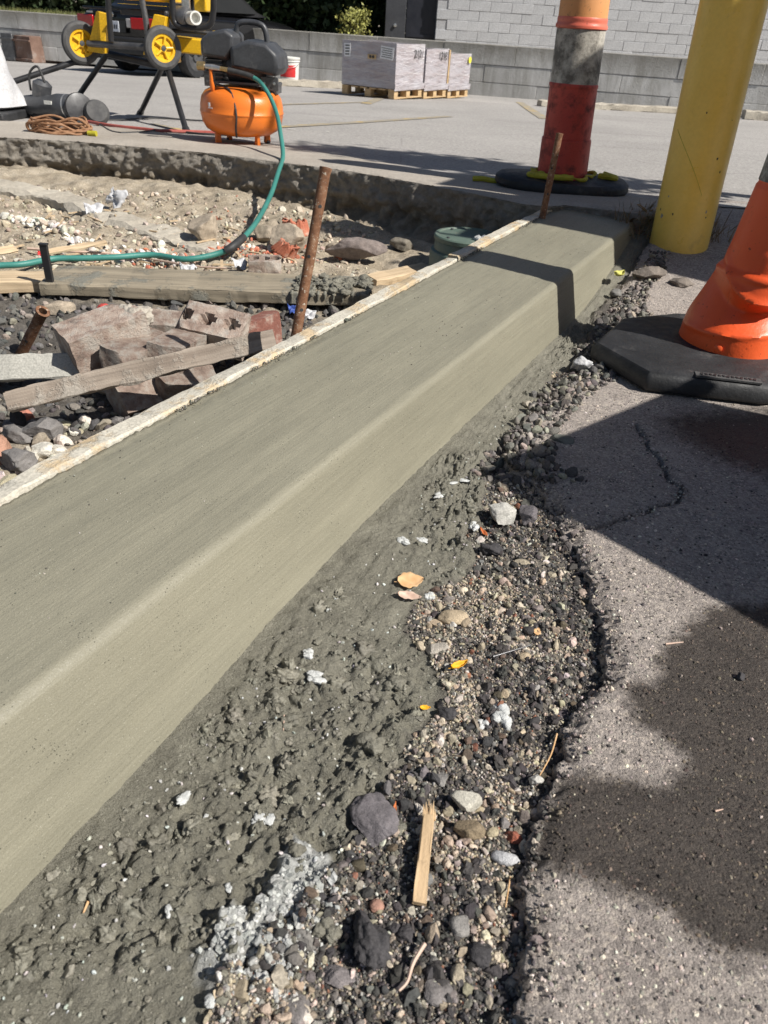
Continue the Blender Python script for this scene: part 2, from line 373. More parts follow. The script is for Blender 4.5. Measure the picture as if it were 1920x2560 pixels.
plain('car_black', (0.006, 0.006, 0.007), (0.009, 0.009, 0.01), 5, 0.12, 0, None, 0, (0.02, 0.019, 0.018), 2, 0.3, fine=0.05)
plain('car_trim', (0.014, 0.014, 0.015), (0.022, 0.022, 0.023), 5, 0.5)
plain('car_glass', (0.01, 0.011, 0.012), (0.014, 0.015, 0.016), 5, 0.06, fine=0.05)
plain('tail_light', (0.33, 0.006, 0.008), (0.42, 0.01, 0.012), 30, 0.15, 0.0008, 120)
plain('tail_light_clear', (0.5, 0.47, 0.45), (0.6, 0.57, 0.55), 30, 0.15)
plain('number_plate', (0.56, 0.6, 0.68), (0.66, 0.68, 0.72), 10, 0.4)
plain('bark', (0.06, 0.05, 0.04), (0.12, 0.10, 0.08), 12, 0.95, 0.01, 40)
plain('lot_yellow_line', (0.50, 0.33, 0.08), (0.58, 0.40, 0.12), 8, 0.8, 0.002, 120, 0, (0.3, 0.27, 0.22), 9, 0.60)
plain('lot_white_fleck', (0.6, 0.58, 0.54), (0.7, 0.68, 0.64), 8, 0.8)
plain('rope_yellow', (0.38, 0.34, 0.02), (0.52, 0.46, 0.04), 30, 0.6, 0.002, 200, 0, (0.12, 0.11, 0.02), 22, 0.36)
plain('blue_scrap', (0.03, 0.06, 0.25), (0.05, 0.1, 0.36), 20, 0.5)
plain('sign_orange', (0.75, 0.2, 0.02), (0.8, 0.25, 0.03), 5, 0.5)
mat_leaf('leaf_tan', (0.52, 0.31, 0.14), (0.66, 0.43, 0.24)); mat_leaf('leaf_pale', (0.52, 0.36, 0.28), (0.62, 0.47, 0.38))
mat_leaf('leaf_orange', (0.72, 0.33, 0.015), (0.78, 0.44, 0.03)); mat_leaf('leaf_red', (0.46, 0.12, 0.04), (0.56, 0.2, 0.07))
mat_leaf('leaf_yellowgreen', (0.4, 0.4, 0.08), (0.55, 0.52, 0.15)); mat_leaf('leaf_dry', (0.13, 0.095, 0.05), (0.26, 0.2, 0.12))
mat_leafcol('foliage')
def wrapmat():
    n = N('stretch_wrap')
    f = n.rampv(n.noise(1.0, 6, 0.7, n.mapping((3, 3, 11), (0.15, 0.1, 0))), 0.35, 0.75)
    c = n.mix(f, (0.36, 0.305, 0.31), (0.55, 0.545, 0.60))  # streaks put the sheen of the wrap into its colour
    c = n.mix(n.rampv(n.noise(1.0, 5, 0.7, n.mapping((1.2, 1.2, 16), (0.3, 0.5, 0))), 0.55, 0.70, 0, 0.75), c, (0.70, 0.69, 0.70))
    nor = n.bump(n.noise(1.0, 6, 0.7, n.mapping((5, 5, 16), (0.25, 0.4, 0))), 0.035)
    n.done(c, 0.2, nor, 0, 0.7, Coat_Weight=0.5)
wrapmat()
G = MATS

# ------------------------------------------------------------------ object helpers
def tag(o, label=None, cat=None, group=None, kind=None):
    if label: o['label'] = label
    if cat: o['category'] = cat
    if group: o['group'] = group
    if kind: o['kind'] = kind
    return o
def thing(name, label, cat, loc=(0, 0, 0), rz=0.0, group=None):
    o = bpy.data.objects.new(name, None); COL.objects.link(o); o.location = loc; o.rotation_euler = (0, 0, rz); o.empty_display_size = 0.05
    return tag(o, label, cat, group)
def mesh_np(name, V, F, mat, parent=None, smooth=True, attrs=None, sharp=None):
    V = np.asarray(V, np.float32); F = np.asarray(F, np.int32); k = F.shape[1]
    me = bpy.data.meshes.new(name); me.vertices.add(len(V)); me.vertices.foreach_set('co', V.ravel())
    me.loops.add(F.size); me.loops.foreach_set('vertex_index', F.ravel())
    me.polygons.add(len(F)); me.polygons.foreach_set('loop_start', np.arange(0, F.size, k, dtype=np.int32)); me.polygons.foreach_set('loop_total', np.full(len(F), k, np.int32))
    me.polygons.foreach_set('use_smooth', np.full(len(F), smooth))
    me.update(calc_edges=True)
    if attrs:
        for an, av in attrs.items():
            av = np.asarray(av, np.float32)
            if av.ndim == 1:
                a = me.attributes.new(an, 'FLOAT', 'POINT'); a.data.foreach_set('value', av)
            else:
                a = me.attributes.new(an, 'FLOAT_COLOR', 'POINT'); a.data.foreach_set('color', np.c_[av, np.ones(len(av))].astype(np.float32).ravel())
    if sharp: me.set_sharp_from_angle(angle=rad(sharp))
    me.materials.append(G[mat])
    o = bpy.data.objects.new(name, me); COL.objects.link(o); o.parent = parent
    return o
def gridf(nr, nc, wrap=False):
    a = np.arange(nr * nc).reshape(nr, nc)
    if wrap: a = np.c_[a, a[:, :1]]
    return np.stack([a[:-1, :-1], a[:-1, 1:], a[1:, 1:], a[1:, :-1]], -1).reshape(-1, 4)

class MB:
    def __init__(s): s.v = []; s.f = []
    def add(s, V, F):
        o = len(s.v); s.v += [tuple(p) for p in V]; s.f += [tuple(i + o for i in f) for f in F]; return s
    def box(s, c, d, rot=None, taper=1.0):
        V = []
        for z in (-1, 1):
            k = taper if z > 0 else 1.0
            for x, y in ((-1, -1), (1, -1), (1, 1), (-1, 1)):
                p = Vector((x * d[0] / 2 * k, y * d[1] / 2 * k, z * d[2] / 2))
                if rot is not None: p = rot @ p
                V.append(p + Vector(c))
        return s.add(V, [(3, 2, 1, 0), (4, 5, 6, 7), (0, 1, 5, 4), (1, 2, 6, 5), (2, 3, 7, 6), (3, 0, 4, 7)])
    def prism(s, pts, z0, z1):
        n = len(pts); V = [(x, y, z0) for x, y in pts] + [(x, y, z1) for x, y in pts]
        return s.add(V, [tuple(range(n - 1, -1, -1)), tuple(range(n, 2 * n))] + [(i, (i + 1) % n, n + (i + 1) % n, n + i) for i in range(n)])
    def extr(s, pts, d):
        n = len(pts); d = Vector(d); V = [Vector(p) for p in pts] + [Vector(p) + d for p in pts]
        return s.add(V, [tuple(range(n - 1, -1, -1)), tuple(range(n, 2 * n))] + [(i, (i + 1) % n, n + (i + 1) % n, n + i) for i in range(n)])
    def tube(s, path, r, seg=10, cap=True):
        path = [Vector(p) for p in path]; n = len(path)
        rs = r if isinstance(r, (list, tuple)) else [r] * n
        V = []; up = None
        for i, p in enumerate(path):
            t = (path[min(i + 1, n - 1)] - path[max(i - 1, 0)]).normalized()
            if up is None: up = t.orthogonal().normalized()
            else: up = (up - t * up.dot(t)).normalized()
            b = t.cross(up)
            for k in range(seg):
                a = 2 * math.pi * k / seg; V.append(p + (up * math.cos(a) + b * math.sin(a)) * rs[i])
        F = []
        for i in range(n - 1):
            for k in range(seg):
                k2 = (k + 1) % seg; F.append((i * seg + k, i * seg + k2, (i + 1) * seg + k2, (i + 1) * seg + k))
        if cap: F += [tuple(range(seg - 1, -1, -1)), tuple((n - 1) * seg + k for k in range(seg))]
        return s.add(V, F)
    def lathe(s, prof, seg=32, c=(0, 0, 0), axis=None, fn=None, cap=True):
        V = []; F = []; q = axis.to_track_quat('Z', 'Y') if axis is not None else None
        for r, z in prof:
            for k in range(seg):
                a = 2 * math.pi * k / seg; p = Vector((r * math.cos(a), r * math.sin(a), z))
                if fn: p = fn(p, a)
                if q: p = q @ p
                V.append(p + Vector(c))
        for i in range(len(prof) - 1):
            for k in range(seg):
                k2 = (k + 1) % seg; F.append((i * seg + k, i * seg + k2, (i + 1) * seg + k2, (i + 1) * seg + k))
        n = len(prof)
        if cap and prof[0][0] > 1e-6: F.append(tuple(range(seg - 1, -1, -1)))
        if cap and prof[-1][0] > 1e-6: F.append(tuple((n - 1) * seg + k for k in range(seg)))
        return s.add(V, F)
    def build(s, name, mat, parent=None, bevel=0.0, sharp=38, loc=None, bseg=2):
        me = bpy.data.meshes.new(name); me.from_pydata([tuple(p) for p in s.v], [], s.f); me.update()
        me.polygons.foreach_set('use_smooth', np.full(len(me.polygons), True)); me.set_sharp_from_angle(angle=rad(sharp))
        me.materials.append(G[mat])
        o = bpy.data.objects.new(name, me); COL.objects.link(o); o.parent = parent
        if loc is not None: o.location = loc
        if bevel:
            b = o.modifiers.new('bevel', 'BEVEL'); b.width = bevel; b.segments = bseg; b.limit_method = 'ANGLE'; b.angle_limit = rad(40)
        return o
def smooth_path(pts, n=8):
    pts = [Vector(p) for p in pts]; out = []
    for i in range(len(pts) - 1):
        p0 = pts[max(i - 1, 0)]; p1 = pts[i]; p2 = pts[i + 1]; p3 = pts[min(i + 2, len(pts) - 1)]
        for k in range(n):
            t = k / n
            out.append(0.5 * ((2 * p1) + (p2 - p0) * t + (2 * p0 - 5 * p1 + 4 * p2 - p3) * t * t + (3 * p1 - p0 - 3 * p2 + p3) * t ** 3))
    return out + [pts[-1]]
def orient(o, origin, xdir, zhint=(0, 0, 1)):
    x = Vector(xdir).normalized(); z = Vector(zhint); z = (z - x * z.dot(x)).normalized(); y = z.cross(x)
    mm = Matrix.Identity(4)
    for i in range(3): mm[i][0] = x[i]; mm[i][1] = y[i]; mm[i][2] = z[i]; mm[i][3] = Vector(origin)[i]
    o.matrix_world = mm; return o
def rough_board(name, size, mat, amp=0.0015, seed=1, parent=None, nx=60, warp=0.0):
    """sawn board along X, origin at its start, slightly uneven arrises"""
    l, wd, h = size; xs = np.linspace(0, l, nx); ring = []
    b = min(wd, h) * 0.09
    for y, z in ((-wd/2 + b, -h/2), (wd/2 - b, -h/2), (wd/2, -h/2 + b), (wd/2, h/2 - b), (wd/2 - b, h/2), (-wd/2 + b, h/2), (-wd/2, h/2 - b), (-wd/2, -h/2 + b)): ring.append((y, z))
    V = []
    for i, x in enumerate(xs):
        for k, (y, z) in enumerate(ring):
            a = amp * (float(fbm(np.array([x]), np.array([k * 3.7]), 14, 3, seed)[0])) * 2.0
            V.append((x, y + a, z + a * 0.8 + warp * math.sin(x / l * math.pi)))
    F = [tuple(i * 8 + q for q in p) for i in range(nx - 1) for p in [(k, (k + 1) % 8, (k + 1) % 8 + 8, k + 8) for k in range(8)]]
    F += [tuple(range(7, -1, -1)), tuple((nx - 1) * 8 + k for k in range(8))]
    mb = MB(); mb.v = V; mb.f = F
    return mb.build(name, mat, parent, sharp=30)

# rocks
def ico(sub):
    bm = bmesh.new(); bmesh.ops.create_icosphere(bm, subdivisions=sub, radius=1.0); bm.verts.index_update()
    V = np.array([v.co[:] for v in bm.verts]); F = np.array([[v.index for v in f.verts] for f in bm.faces]); bm.free(); return V, F
I1, I2, I4 = ico(2), ico(3), ico(5)
def rockshape(base, rng, cuts=7, ell=(1, 0.8, 0.65), lump=0.12, cutd=(0.55, 0.9)):
    V = base[0].copy()
    for _ in range(cuts):
        n = rng.normal(size=3); n /= np.linalg.norm(n); d = rng.uniform(*cutd)
        e = V @ n - d; V = V - np.outer(np.maximum(e, 0), n)
    off = rng.uniform(0, 50, 3)
    nz = np.array([mnoise.fractal(Vector(p * 1.7 + off), 0.8, 2.1, 4) for p in V])
    V = V * (1 + lump * nz)[:, None]
    return V * np.array(ell)
LOWV, LOWF = ico(2)
I0 = ico(1)
ANG = [rockshape(I1, np.random.default_rng(100 + i), 9, (1, 0.6 + 0.05 * (i % 7), 0.45 + 0.05 * (i % 6)), 0.14) for i in range(14)]
PEB = [rockshape(I1, np.random.default_rng(300 + i), 3, (1, 0.7 + 0.04 * (i % 6), 0.5 + 0.05 * (i % 5)), 0.10, (0.75, 0.95)) for i in range(10)]
def randrot(n, rng, tilt=1.0):
    q = rng.normal(size=(n, 4)); q /= np.linalg.norm(q, axis=1)[:, None]
    w_, x, y, z = q.T
    return np.stack([np.stack([1-2*(y*y+z*z), 2*(x*y-z*w_), 2*(x*z+y*w_)], -1), np.stack([2*(x*y+z*w_), 1-2*(x*x+z*z), 2*(y*z-x*w_)], -1), np.stack([2*(x*z-y*w_), 2*(y*z+x*w_), 1-2*(x*x+y*y)], -1)], 1)
def scatter(name, pos, size, cols, mat, rng, shapes, F=None, parent=None, smooth=False):
    F = I1[1] if F is None else F
    n = len(pos); S = np.stack(shapes)[rng.integers(0, len(shapes), n)]
    R = randrot(n, rng); V = np.einsum('nij,nkj->nki', R, S) * np.asarray(size)[:, None, None] + np.asarray(pos)[:, None, :]
    k = S.shape[1]; FF = (F[None] + (np.arange(n) * k)[:, None, None]).reshape(-1, 3)
    C = np.repeat(np.asarray(cols), k, 0)
    return mesh_np(name, V.reshape(-1, 3), FF, mat, parent, smooth, {'col': C})

# ================================================================== SETTING
def interp(pts, y):          # x as function of y for measured edge points
    a = np.array(sorted([(p.y, p.x) for p in pts])); return np.interp(y, a[:, 0], a[:, 1])
T_DIR = Vector((0.49, 1, 0)).normalized(); N_DIR = Vector((T_DIR.y, -T_DIR.x, 0))
BASE0 = Vector((0.347, 1.841, 0))
def xbase(y): return 0.347 + 0.49 * (np.asarray(y) - 1.841)
asph_px = [(1325, 650), (1330, 720), (1270, 800), (1165, 862), (1085, 935), (1100, 1000), (1160, 1045), (1192, 1090), (1245, 1160), (1265, 1200), (1290, 1260), (1320, 1370), (1290, 1470), (1230, 1570), (1200, 1680), (1165, 1790), (1150, 1870), (1130, 2000), (1125, 2212)]
ASPH = [P(x, y) for x, y in asph_px] + [Vector((0.13, 0.1, 0)), Vector((0.05, -1.2, 0)), Vector((0.98, 3.0, 0)), Vector((1.0, 3.5, 0))]
mort_px = [(440, 2212), (480, 2100), (560, 1985), (740, 1850), (800, 1760), (850, 1700), (875, 1650), (905, 1560), (910, 1480), (892, 1400), (885, 1330), (950, 1260), (1010, 1200), (1030, 1130), (1060, 1060), (1060, 1000), (1090, 950), (1175, 865), (1235, 780), (1275, 690)]
MORT = [P(x, y, -0.015) for x, y in mort_px] + [Vector((-0.16, 0.1, 0)), Vector((-0.5, -1.2, 0)), Vector((0.98, 3.0, 0))]
def edge_x(y):
    y = np.asarray(y, float)
    return interp(ASPH, y) + 0.018 * fbm(y, y * 0 + 3.1, 12, 4, 5, 0.6) + 0.009 * fbm(y, y * 0 + 8.3, 60, 4, 9, 0.65)
def mort_x(y): return interp(MORT, y)
def za(x, y): return 0.146 * sstep(2.05, 3.25, y) + 0.0035 * fbm(x, y, 3.5, 3, 21) + 0.0012 * fbm(x, y, 60, 3, 22)
pale_spots = [(P(690, 1880), 0.05), (P(560, 2010), 0.055), (P(640, 1950), 0.04), (P(520, 1990), 0.03), (P(610, 2070), 0.03)]
def mortmask(x, y):
    d = mort_x(y) - x + 0.045 * fbm(x, y, 13, 5, 31, 0.6)
    return sstep(-0.016, 0.010, d)
def palemask(x, y):
    r = np.zeros_like(np.asarray(x, float)); nz = fbm(x, y, 28, 4, 37)
    for c, q in pale_spots: r = np.maximum(r, sstep(0.15, -0.2, np.hypot(x - c.x, y - c.y) / q - 0.85 + 0.65 * nz))
    return r
def zbed(x, y):
    x = np.asarray(x, float); y = np.asarray(y, float)
    mm_ = mortmask(x, y); u = np.clip((x - xbase(y)) / np.maximum(mort_x(y) - xbase(y), 0.02), 0, 1.3)
    sm = sstep(0.02, 0.20, u)                         # troweled smooth next to the curb, lumpy further out
    l1 = (0.5 - worley(x, y, 26, 3)) * 0.018; l2 = (0.5 - worley(x + 0.02 * fbm(x, y, 30, 2, 2), y + 0.02 * fbm(x, y, 34, 2, 4), 75, 7)) * 0.010 + fbm(x, y, 45, 4, 10, 0.7) * 0.007; l3 = fbm(x, y, 160, 3, 11, 0.7) * 0.005
    patch = sstep(-0.10, 0.38, fbm(x, y, 7, 4, 55)) * 1.35
    tu = x * T_DIR.x + y * T_DIR.y; tv_ = x * N_DIR.x + y * N_DIR.y; drag = fbm(tu, tv_ * 7, 9, 4, 57) * 0.0045
    zm = 0.004 - 0.017 * u + sm * (l1 * (0.10 + 0.72 * patch) + l2 * (0.18 + 0.72 * patch) + l3 * (0.55 + 0.65 * patch) + drag * (1.1 - 0.7 * patch)) - 0.040 * sstep(1.15, 0.35, y) * (1 - 0.55 * np.minimum(u, 1)) + (1 - sm) * 0.0022 * fbm(x, y, 90, 4, 12) + 0.007 * fbm(x, y, 8, 3, 14) * sm
    e = interp(ASPH, y)
    zg = -0.019 - 0.006 * sstep(0.8, 0.4, y) + 0.009 * fbm(x, y, 9, 4, 41) + 0.004 * fbm(x, y, 70, 3, 43) - 0.002 * sstep(0.07, 0.0, e - x) * sstep(1.6, 1.2, y) 
    z = zm * mm_ + zg * (1 - mm_)
    z = z + 0.012 * palemask(x, y) * (0.6 + fbm(x, y, 60, 3, 61))
    return z + 0.135 * sstep(2.15, 3.25, y) * 0.9 + 0.02 * sstep(1.5, 2.2, y) * (1 - mm_)

# --- bed of spilled mortar and gravel between curb and asphalt
ys = np.concatenate([np.linspace(-0.9, 0.2, 60, endpoint=False), np.linspace(0.2, 1.3, 440, endpoint=False), np.linspace(1.3, 2.2, 170, endpoint=False), np.linspace(2.2, 3.15, 100)])
us = np.linspace(0, 1, 190)
YY, UU = np.meshgrid(ys, us, indexing='ij')
x0 = xbase(YY) - 0.03; x1 = interp(ASPH, YY.ravel()).reshape(YY.shape) + 0.06
XX = x0 + (np.maximum(x1, x0 + 0.12) - x0) * UU
ZZ = zbed(XX, YY)
bed = mesh_np('gravel_bed', np.stack([XX, YY, ZZ], -1).reshape(-1, 3), gridf(*XX.shape), 'mortar_and_gravel_bed', None, True, {'mortar': mortmask(XX, YY).ravel(), 'pale': palemask(XX, YY).ravel()})
tag(bed, 'strip of spilled grey mortar and loose gravel between curb and broken asphalt', None, None, 'structure')

# --- asphalt apron on the right, broken edge, crack, damp stains
ya = np.concatenate([np.linspace(-1.2, 0.2, 40, endpoint=False), np.linspace(0.2, 1.6, 430, endpoint=False), np.linspace(1.6, 3.5, 180)])
da = np.concatenate([np.linspace(0, 0.42, 120, endpoint=False), 0.42 + np.geomspace(0.004, 6.0, 60)])
YA, DA = np.meshgrid(ya, da, indexing='ij')
XA = edge_x(YA) + DA
crack_px = [(1375, 915), (1400, 960), (1432, 1000), (1440, 1030), (1472, 1052), (1462, 1082), (1420, 1092), (1385, 1108), (1330, 1122), (1290, 1140), (1250, 1141), (1225, 1128)]
CR = np.array([P(x, y)[:2] for x, y in crack_px])
def seg_dist(x, y, poly, closed=False):
    best = np.full(x.shape, 9.0); n = len(poly)
    for i in range(n if closed else n - 1):
        a = poly[i]; b = poly[(i + 1) % n]; d = b - a; L2 = max(d @ d, 1e-9)
        t = np.clip(((x - a[0]) * d[0] + (y - a[1]) * d[1]) / L2, 0, 1)
        best = np.minimum(best, np.hypot(x - a[0] - t * d[0], y - a[1] - t * d[1]))
    return best
def inside(x, y, poly):
    r = np.zeros(x.shape, bool); n = len(poly)
    for i in range(n):
        a = poly[i]; b = poly[(i + 1) % n]
        c = ((a[1] > y) != (b[1] > y)) & (x < (b[0] - a[0]) * (y - a[1]) / (b[1] - a[1] + 1e-12) + a[0]); r ^= c
    return r
wx = XA + 0.006 * fbm(XA, YA, 40, 3, 71); wy = YA + 0.006 * fbm(XA, YA, 40, 3, 72)
ZA = za(XA, YA)
# frayed, crumbling lip
ZA -= 0.012 * sstep(0.03, 0.0, DA) * (0.4 + vn(XA * 70, YA * 70, 77)) + 0.004 * np.maximum(fbm(XA, YA, 45, 3, 78), 0) * sstep(0.12, 0, DA)
cw = 0.0035 * (0.5 + vn(XA * 60, YA * 60, 79))
dc = seg_dist(wx, wy, CR); ZA -= 0.016 * sstep(1.0, 0.2, dc / (cw + 0.0012)) + 0.003 * sstep(0.02, 0, dc)
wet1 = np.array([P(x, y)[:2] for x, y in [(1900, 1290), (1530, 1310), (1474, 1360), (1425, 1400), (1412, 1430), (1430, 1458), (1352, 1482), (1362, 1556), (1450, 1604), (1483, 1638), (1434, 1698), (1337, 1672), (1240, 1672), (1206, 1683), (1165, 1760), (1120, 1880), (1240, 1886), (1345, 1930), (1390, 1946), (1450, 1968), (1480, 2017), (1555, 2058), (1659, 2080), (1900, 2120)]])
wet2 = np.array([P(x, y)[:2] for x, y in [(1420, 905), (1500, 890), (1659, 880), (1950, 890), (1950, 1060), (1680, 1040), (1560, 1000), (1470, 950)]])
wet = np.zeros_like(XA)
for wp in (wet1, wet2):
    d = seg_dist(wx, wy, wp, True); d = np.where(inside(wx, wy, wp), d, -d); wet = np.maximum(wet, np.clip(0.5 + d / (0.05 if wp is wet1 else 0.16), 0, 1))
# rows of the broken face go down
nr = len(ya); side = []
top = np.stack([XA, YA, ZA], -1)
face = []
for k, dz in enumerate((0.075, 0.062, 0.05, 0.040, 0.031, 0.023, 0.016, 0.010, 0.005)):
    jit = 0.009 * fbm(ya, ya * 0 + dz, 60, 4, 80, 0.7) + 0.006 * fbm(ya, ya * 0 + k * 7.7, 120, 3, 84 + k) - 0.010 * (dz / 0.075) ** 1.5
    face.append(np.stack([XA[:, 0] + jit, ya, ZA[:, 0] - dz], -1))
allp = np.concatenate([np.stack(face, 1), top], 1); watt = np.concatenate([np.zeros((nr, 9)), wet], 1)
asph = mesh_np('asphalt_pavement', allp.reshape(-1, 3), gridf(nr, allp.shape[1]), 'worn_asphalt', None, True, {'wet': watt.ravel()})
tag(asph, None, None, None, 'structure')

# --- old sidewalk slab, cut bank below it
sf_px = [(-1, 291), (150, 298), (300, 312), (450, 326), (600, 348), (760, 372), (930, 408), (1040, 434), (1130, 456)]
SF = [Vector((-5.5, 4.02, 0)), Vector((-3.2, 4.02, 0))] + [P(x, y, 0.145) for x, y in sf_px] + [Vector((0.52, 2.985, 0)), Vector((0.60, 3.035, 0)), Vector((0.84, 2.955, 0)), Vector((1.0, 2.99, 0)), Vector((1.06, 3.06, 0))]
SBK = [Vector((-5.5, 4.5, 0)), Vector((-3.2, 4.48, 0))] + [L(x, y) for x, y in [(0, 266), (150, 272), (300, 285), (450, 301), (612, 322), (760, 345), (900, 370), (1010, 384), (1100, 394)]] + [Vector((0.75, 3.44, 0)), Vector((1.06, 3.30, 0)), Vector((1.2, 3.28, 0))]
def resample(pts, n):
    a = np.array([[p.x, p.y] for p in pts]); s = np.r_[0, np.cumsum(np.hypot(*np.diff(a, axis=0).T))]
    q = np.linspace(0, s[-1], n); return np.stack([np.interp(q, s, a[:, 0]), np.interp(q, s, a[:, 1])], -1)
NS = 700
fr = resample(SF, NS); bk_x = np.array([p.x for p in SBK]); bk_y = np.array([p.y for p in SBK])
tan = np.gradient(fr, axis=0); tan /= np.hypot(*tan.T)[:, None]; nrm = np.stack([tan[:, 1], -tan[:, 0]], -1)   # towards the trench
arc = np.r_[0, np.cumsum(np.hypot(*np.diff(fr, axis=0).T))]
chip = 0.012 * fbm(arc, arc * 0 + 1.3, 5, 4, 90) + 0.010 * np.minimum(fbm(arc, arc * 0 + 5.3, 18, 3, 91), 0)
fr = fr + nrm * chip[:, None]
rows = []
for q in np.linspace(0, 1, 16):
    bx = fr[:, 0]; by = np.interp(bx, bk_x, bk_y)
    Y_ = fr[:, 1] + (by - fr[:, 1]) * q
    Z_ = lotz(Y_) + 0.012 + 0.003 * fbm(bx, Y_, 4, 3, 92) - (0.006 * (1 + fbm(arc, arc * 0, 40, 3, 94)) if q == 0 else 0)
    rows.append(np.stack([bx, Y_, Z_], -1))
lip = rows[-1].copy(); lip[:, 1] += 0.004; lip[:, 2] -= 0.05; rows.append(lip)
slab = mesh_np('sidewalk_slab', np.stack(rows, 0).reshape(-1, 3), gridf(len(rows), NS), 'old_sidewalk_concrete', None, True, None, 40)
tag(slab, None, None, None, 'structure')
rows = []; tp = []
NB = 46
ztop = rows0 = lotz(fr[:, 1]) + 0.008
for k in range(NB):
    q = k / (NB - 1); dz = q * 0.27
    body = 1.0 if dz < 0.095 else 0.0
    off = 0.003 + 0.016 * fbm(arc, arc * 0 + dz, 30, 4, 95) + 0.018 * fbm(arc, arc * 0 + dz * 1.6, 10, 3, 96) + 0.010 * (0.5 - worley(arc, arc * 0 + dz, 60, 94))
    und = sstep(0.085, 0.13, dz)
    off = off - 0.035 * und * (0.6 + fbm(arc, arc * 0 + dz, 6, 3, 97)) + 0.22 * sstep(0.13, 0.27, dz) * (0.8 + 0.3 * fbm(arc, arc * 0, 3, 2, 98)) * q + 0.06 * und * (0.5 - worley(arc, arc * 0 + dz, 20, 99))
    if k == 0: off = off * 0 - 0.002
    p = fr + nrm * off[:, None]
    rows.append(np.c_[p, ztop - dz]); tp.append(np.clip(1 - und + 0.35 * fbm(arc, arc * 0 + dz, 12, 3, 93), 0, 1))
bank = mesh_np('cut_bank', np.stack(rows[::-1], 0).reshape(-1, 3), gridf(NB, NS), 'cut_bank', None, True, {'top': np.stack(tp[::-1], 0).ravel()})
tag(bank, None, None, None, 'structure')

# --- excavated trench floor
fr_s = fr[np.argsort(fr[:, 0])]
def zt(x, y):
    x = np.asarray(x, float); y = np.asarray(y, float)
    ye = np.interp(x, fr_s[:, 0], fr_s[:, 1]); d = ye - y
    z = -0.125 + 0.05 * sstep(1.9, 2.7, y) + 0.035 * sstep(0.55, 0.05, d) + 0.035 * sstep(1.2, 0.6, d) * sstep(-0.2, -0.9, x)
    z = z - 0.05 * sstep(0.35, 0.0, (xbase(y) - 0.39) - x) * sstep(2.6, 2.0, y)
    return z + 0.028 * fbm(x, y, 3.2, 4, 110) + 0.014 * fbm(x, y, 17, 4, 111) + 0.012 * (0.5 - worley(x, y, 15, 112))
xt = np.concatenate([np.linspace(-6, -2.3, 40, endpoint=False), np.linspace(-2.3, 0.75, 270)]); yt = np.concatenate([np.linspace(-1.5, 0.7, 40, endpoint=False), np.linspace(0.7, 4.15, 310)])
YT, XT = np.meshgrid(yt, xt, indexing='ij')
ZT = zt(XT, YT)
ye = np.interp(XT, fr_s[:, 0], fr_s[:, 1]); ZT = np.where(YT > ye - 0.02, np.minimum(ZT, -0.10), ZT)
ZT = np.where(XT > xbase(YT) - 0.30, np.minimum(ZT, -0.16), ZT)
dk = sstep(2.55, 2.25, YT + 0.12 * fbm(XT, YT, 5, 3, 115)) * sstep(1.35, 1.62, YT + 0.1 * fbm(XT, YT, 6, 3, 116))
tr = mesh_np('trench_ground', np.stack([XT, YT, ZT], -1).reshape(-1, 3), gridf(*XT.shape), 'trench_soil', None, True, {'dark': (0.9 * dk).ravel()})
tag(tr, None, None, None, 'structure')

# --- parking lot to the horizon
xl = np.unique(np.concatenate([-np.geomspace(4, 150, 24), np.linspace(-4, 4, 90), np.geomspace(4, 150, 24)]))
xl = np.sort(np.r_[xl, 1.19, 1.21])
yb = np.where(xl < 1.2, np.interp(xl, bk_x, bk_y) - 0.002, 3.32)
qs = np.r_[0, np.geomspace(0.02, 1, 70)]
rows = []
for q in qs:
    Y_ = yb + (200 - yb) * q ** 1.6
    rows.append(np.stack([xl, Y_, np.maximum(lotz(Y_), -0.35) + 0.0012 * fbm(xl, Y_, 0.8, 3, 120)], -1))
lot = mesh_np('parking_lot', np.stack(rows, 0).reshape(-1, 3), gridf(len(qs), len(xl)), 'parking_lot_asphalt', None, True)
tag(lot, None, None, None, 'structure')
def lotmark(name, px, wd, mat='lot_yellow_line'):
    pts = [L(x, y) for x, y in px]; V = []
    for i, p in enumerate(pts):
        t = (pts[min(i + 1, len(pts) - 1)] - pts[max(i - 1, 0)]).normalized(); s_ = Vector((t.y, -t.x, 0)) * wd / 2
        for k in (-1, 1):
            v = p + s_ * k; V.append((v.x, v.y, lotz(v.y) + 0.0042))
    F = [(2 * i, 2 * i + 1, 2 * i + 3, 2 * i + 2) for i in range(len(pts) - 1)]
    o = mesh_np(name, V, F, mat); tag(o, None, None, None, 'structure'); return o
lotmark('painted_line', [(618, 323), (650, 328), (692, 335)], 0.05)
lotmark('painted_line', [(560, 277), (620, 274), (760, 266), (970, 252)], 0.10)
lotmark('painted_line', [(540, 230), (620, 226), (798, 221)], 0.09)
lotmark('painted_line', [(790, 225), (821, 213)], 0.11)
lotmark('painted_line', [(1122, 221), (1150, 240), (1176, 257)], 0.11)
lotmark('painted_line', [(330, 268), (430, 290)], 0.05)
for i, (x, y, d) in enumerate([(622, 280, 16), (705, 285, 6), (612, 272, 5), (352, 262, 8)]):
    lotmark('paint_fleck', [(x, y), (x + d, y + 0.5)], 0.03, 'lot_white_fleck')

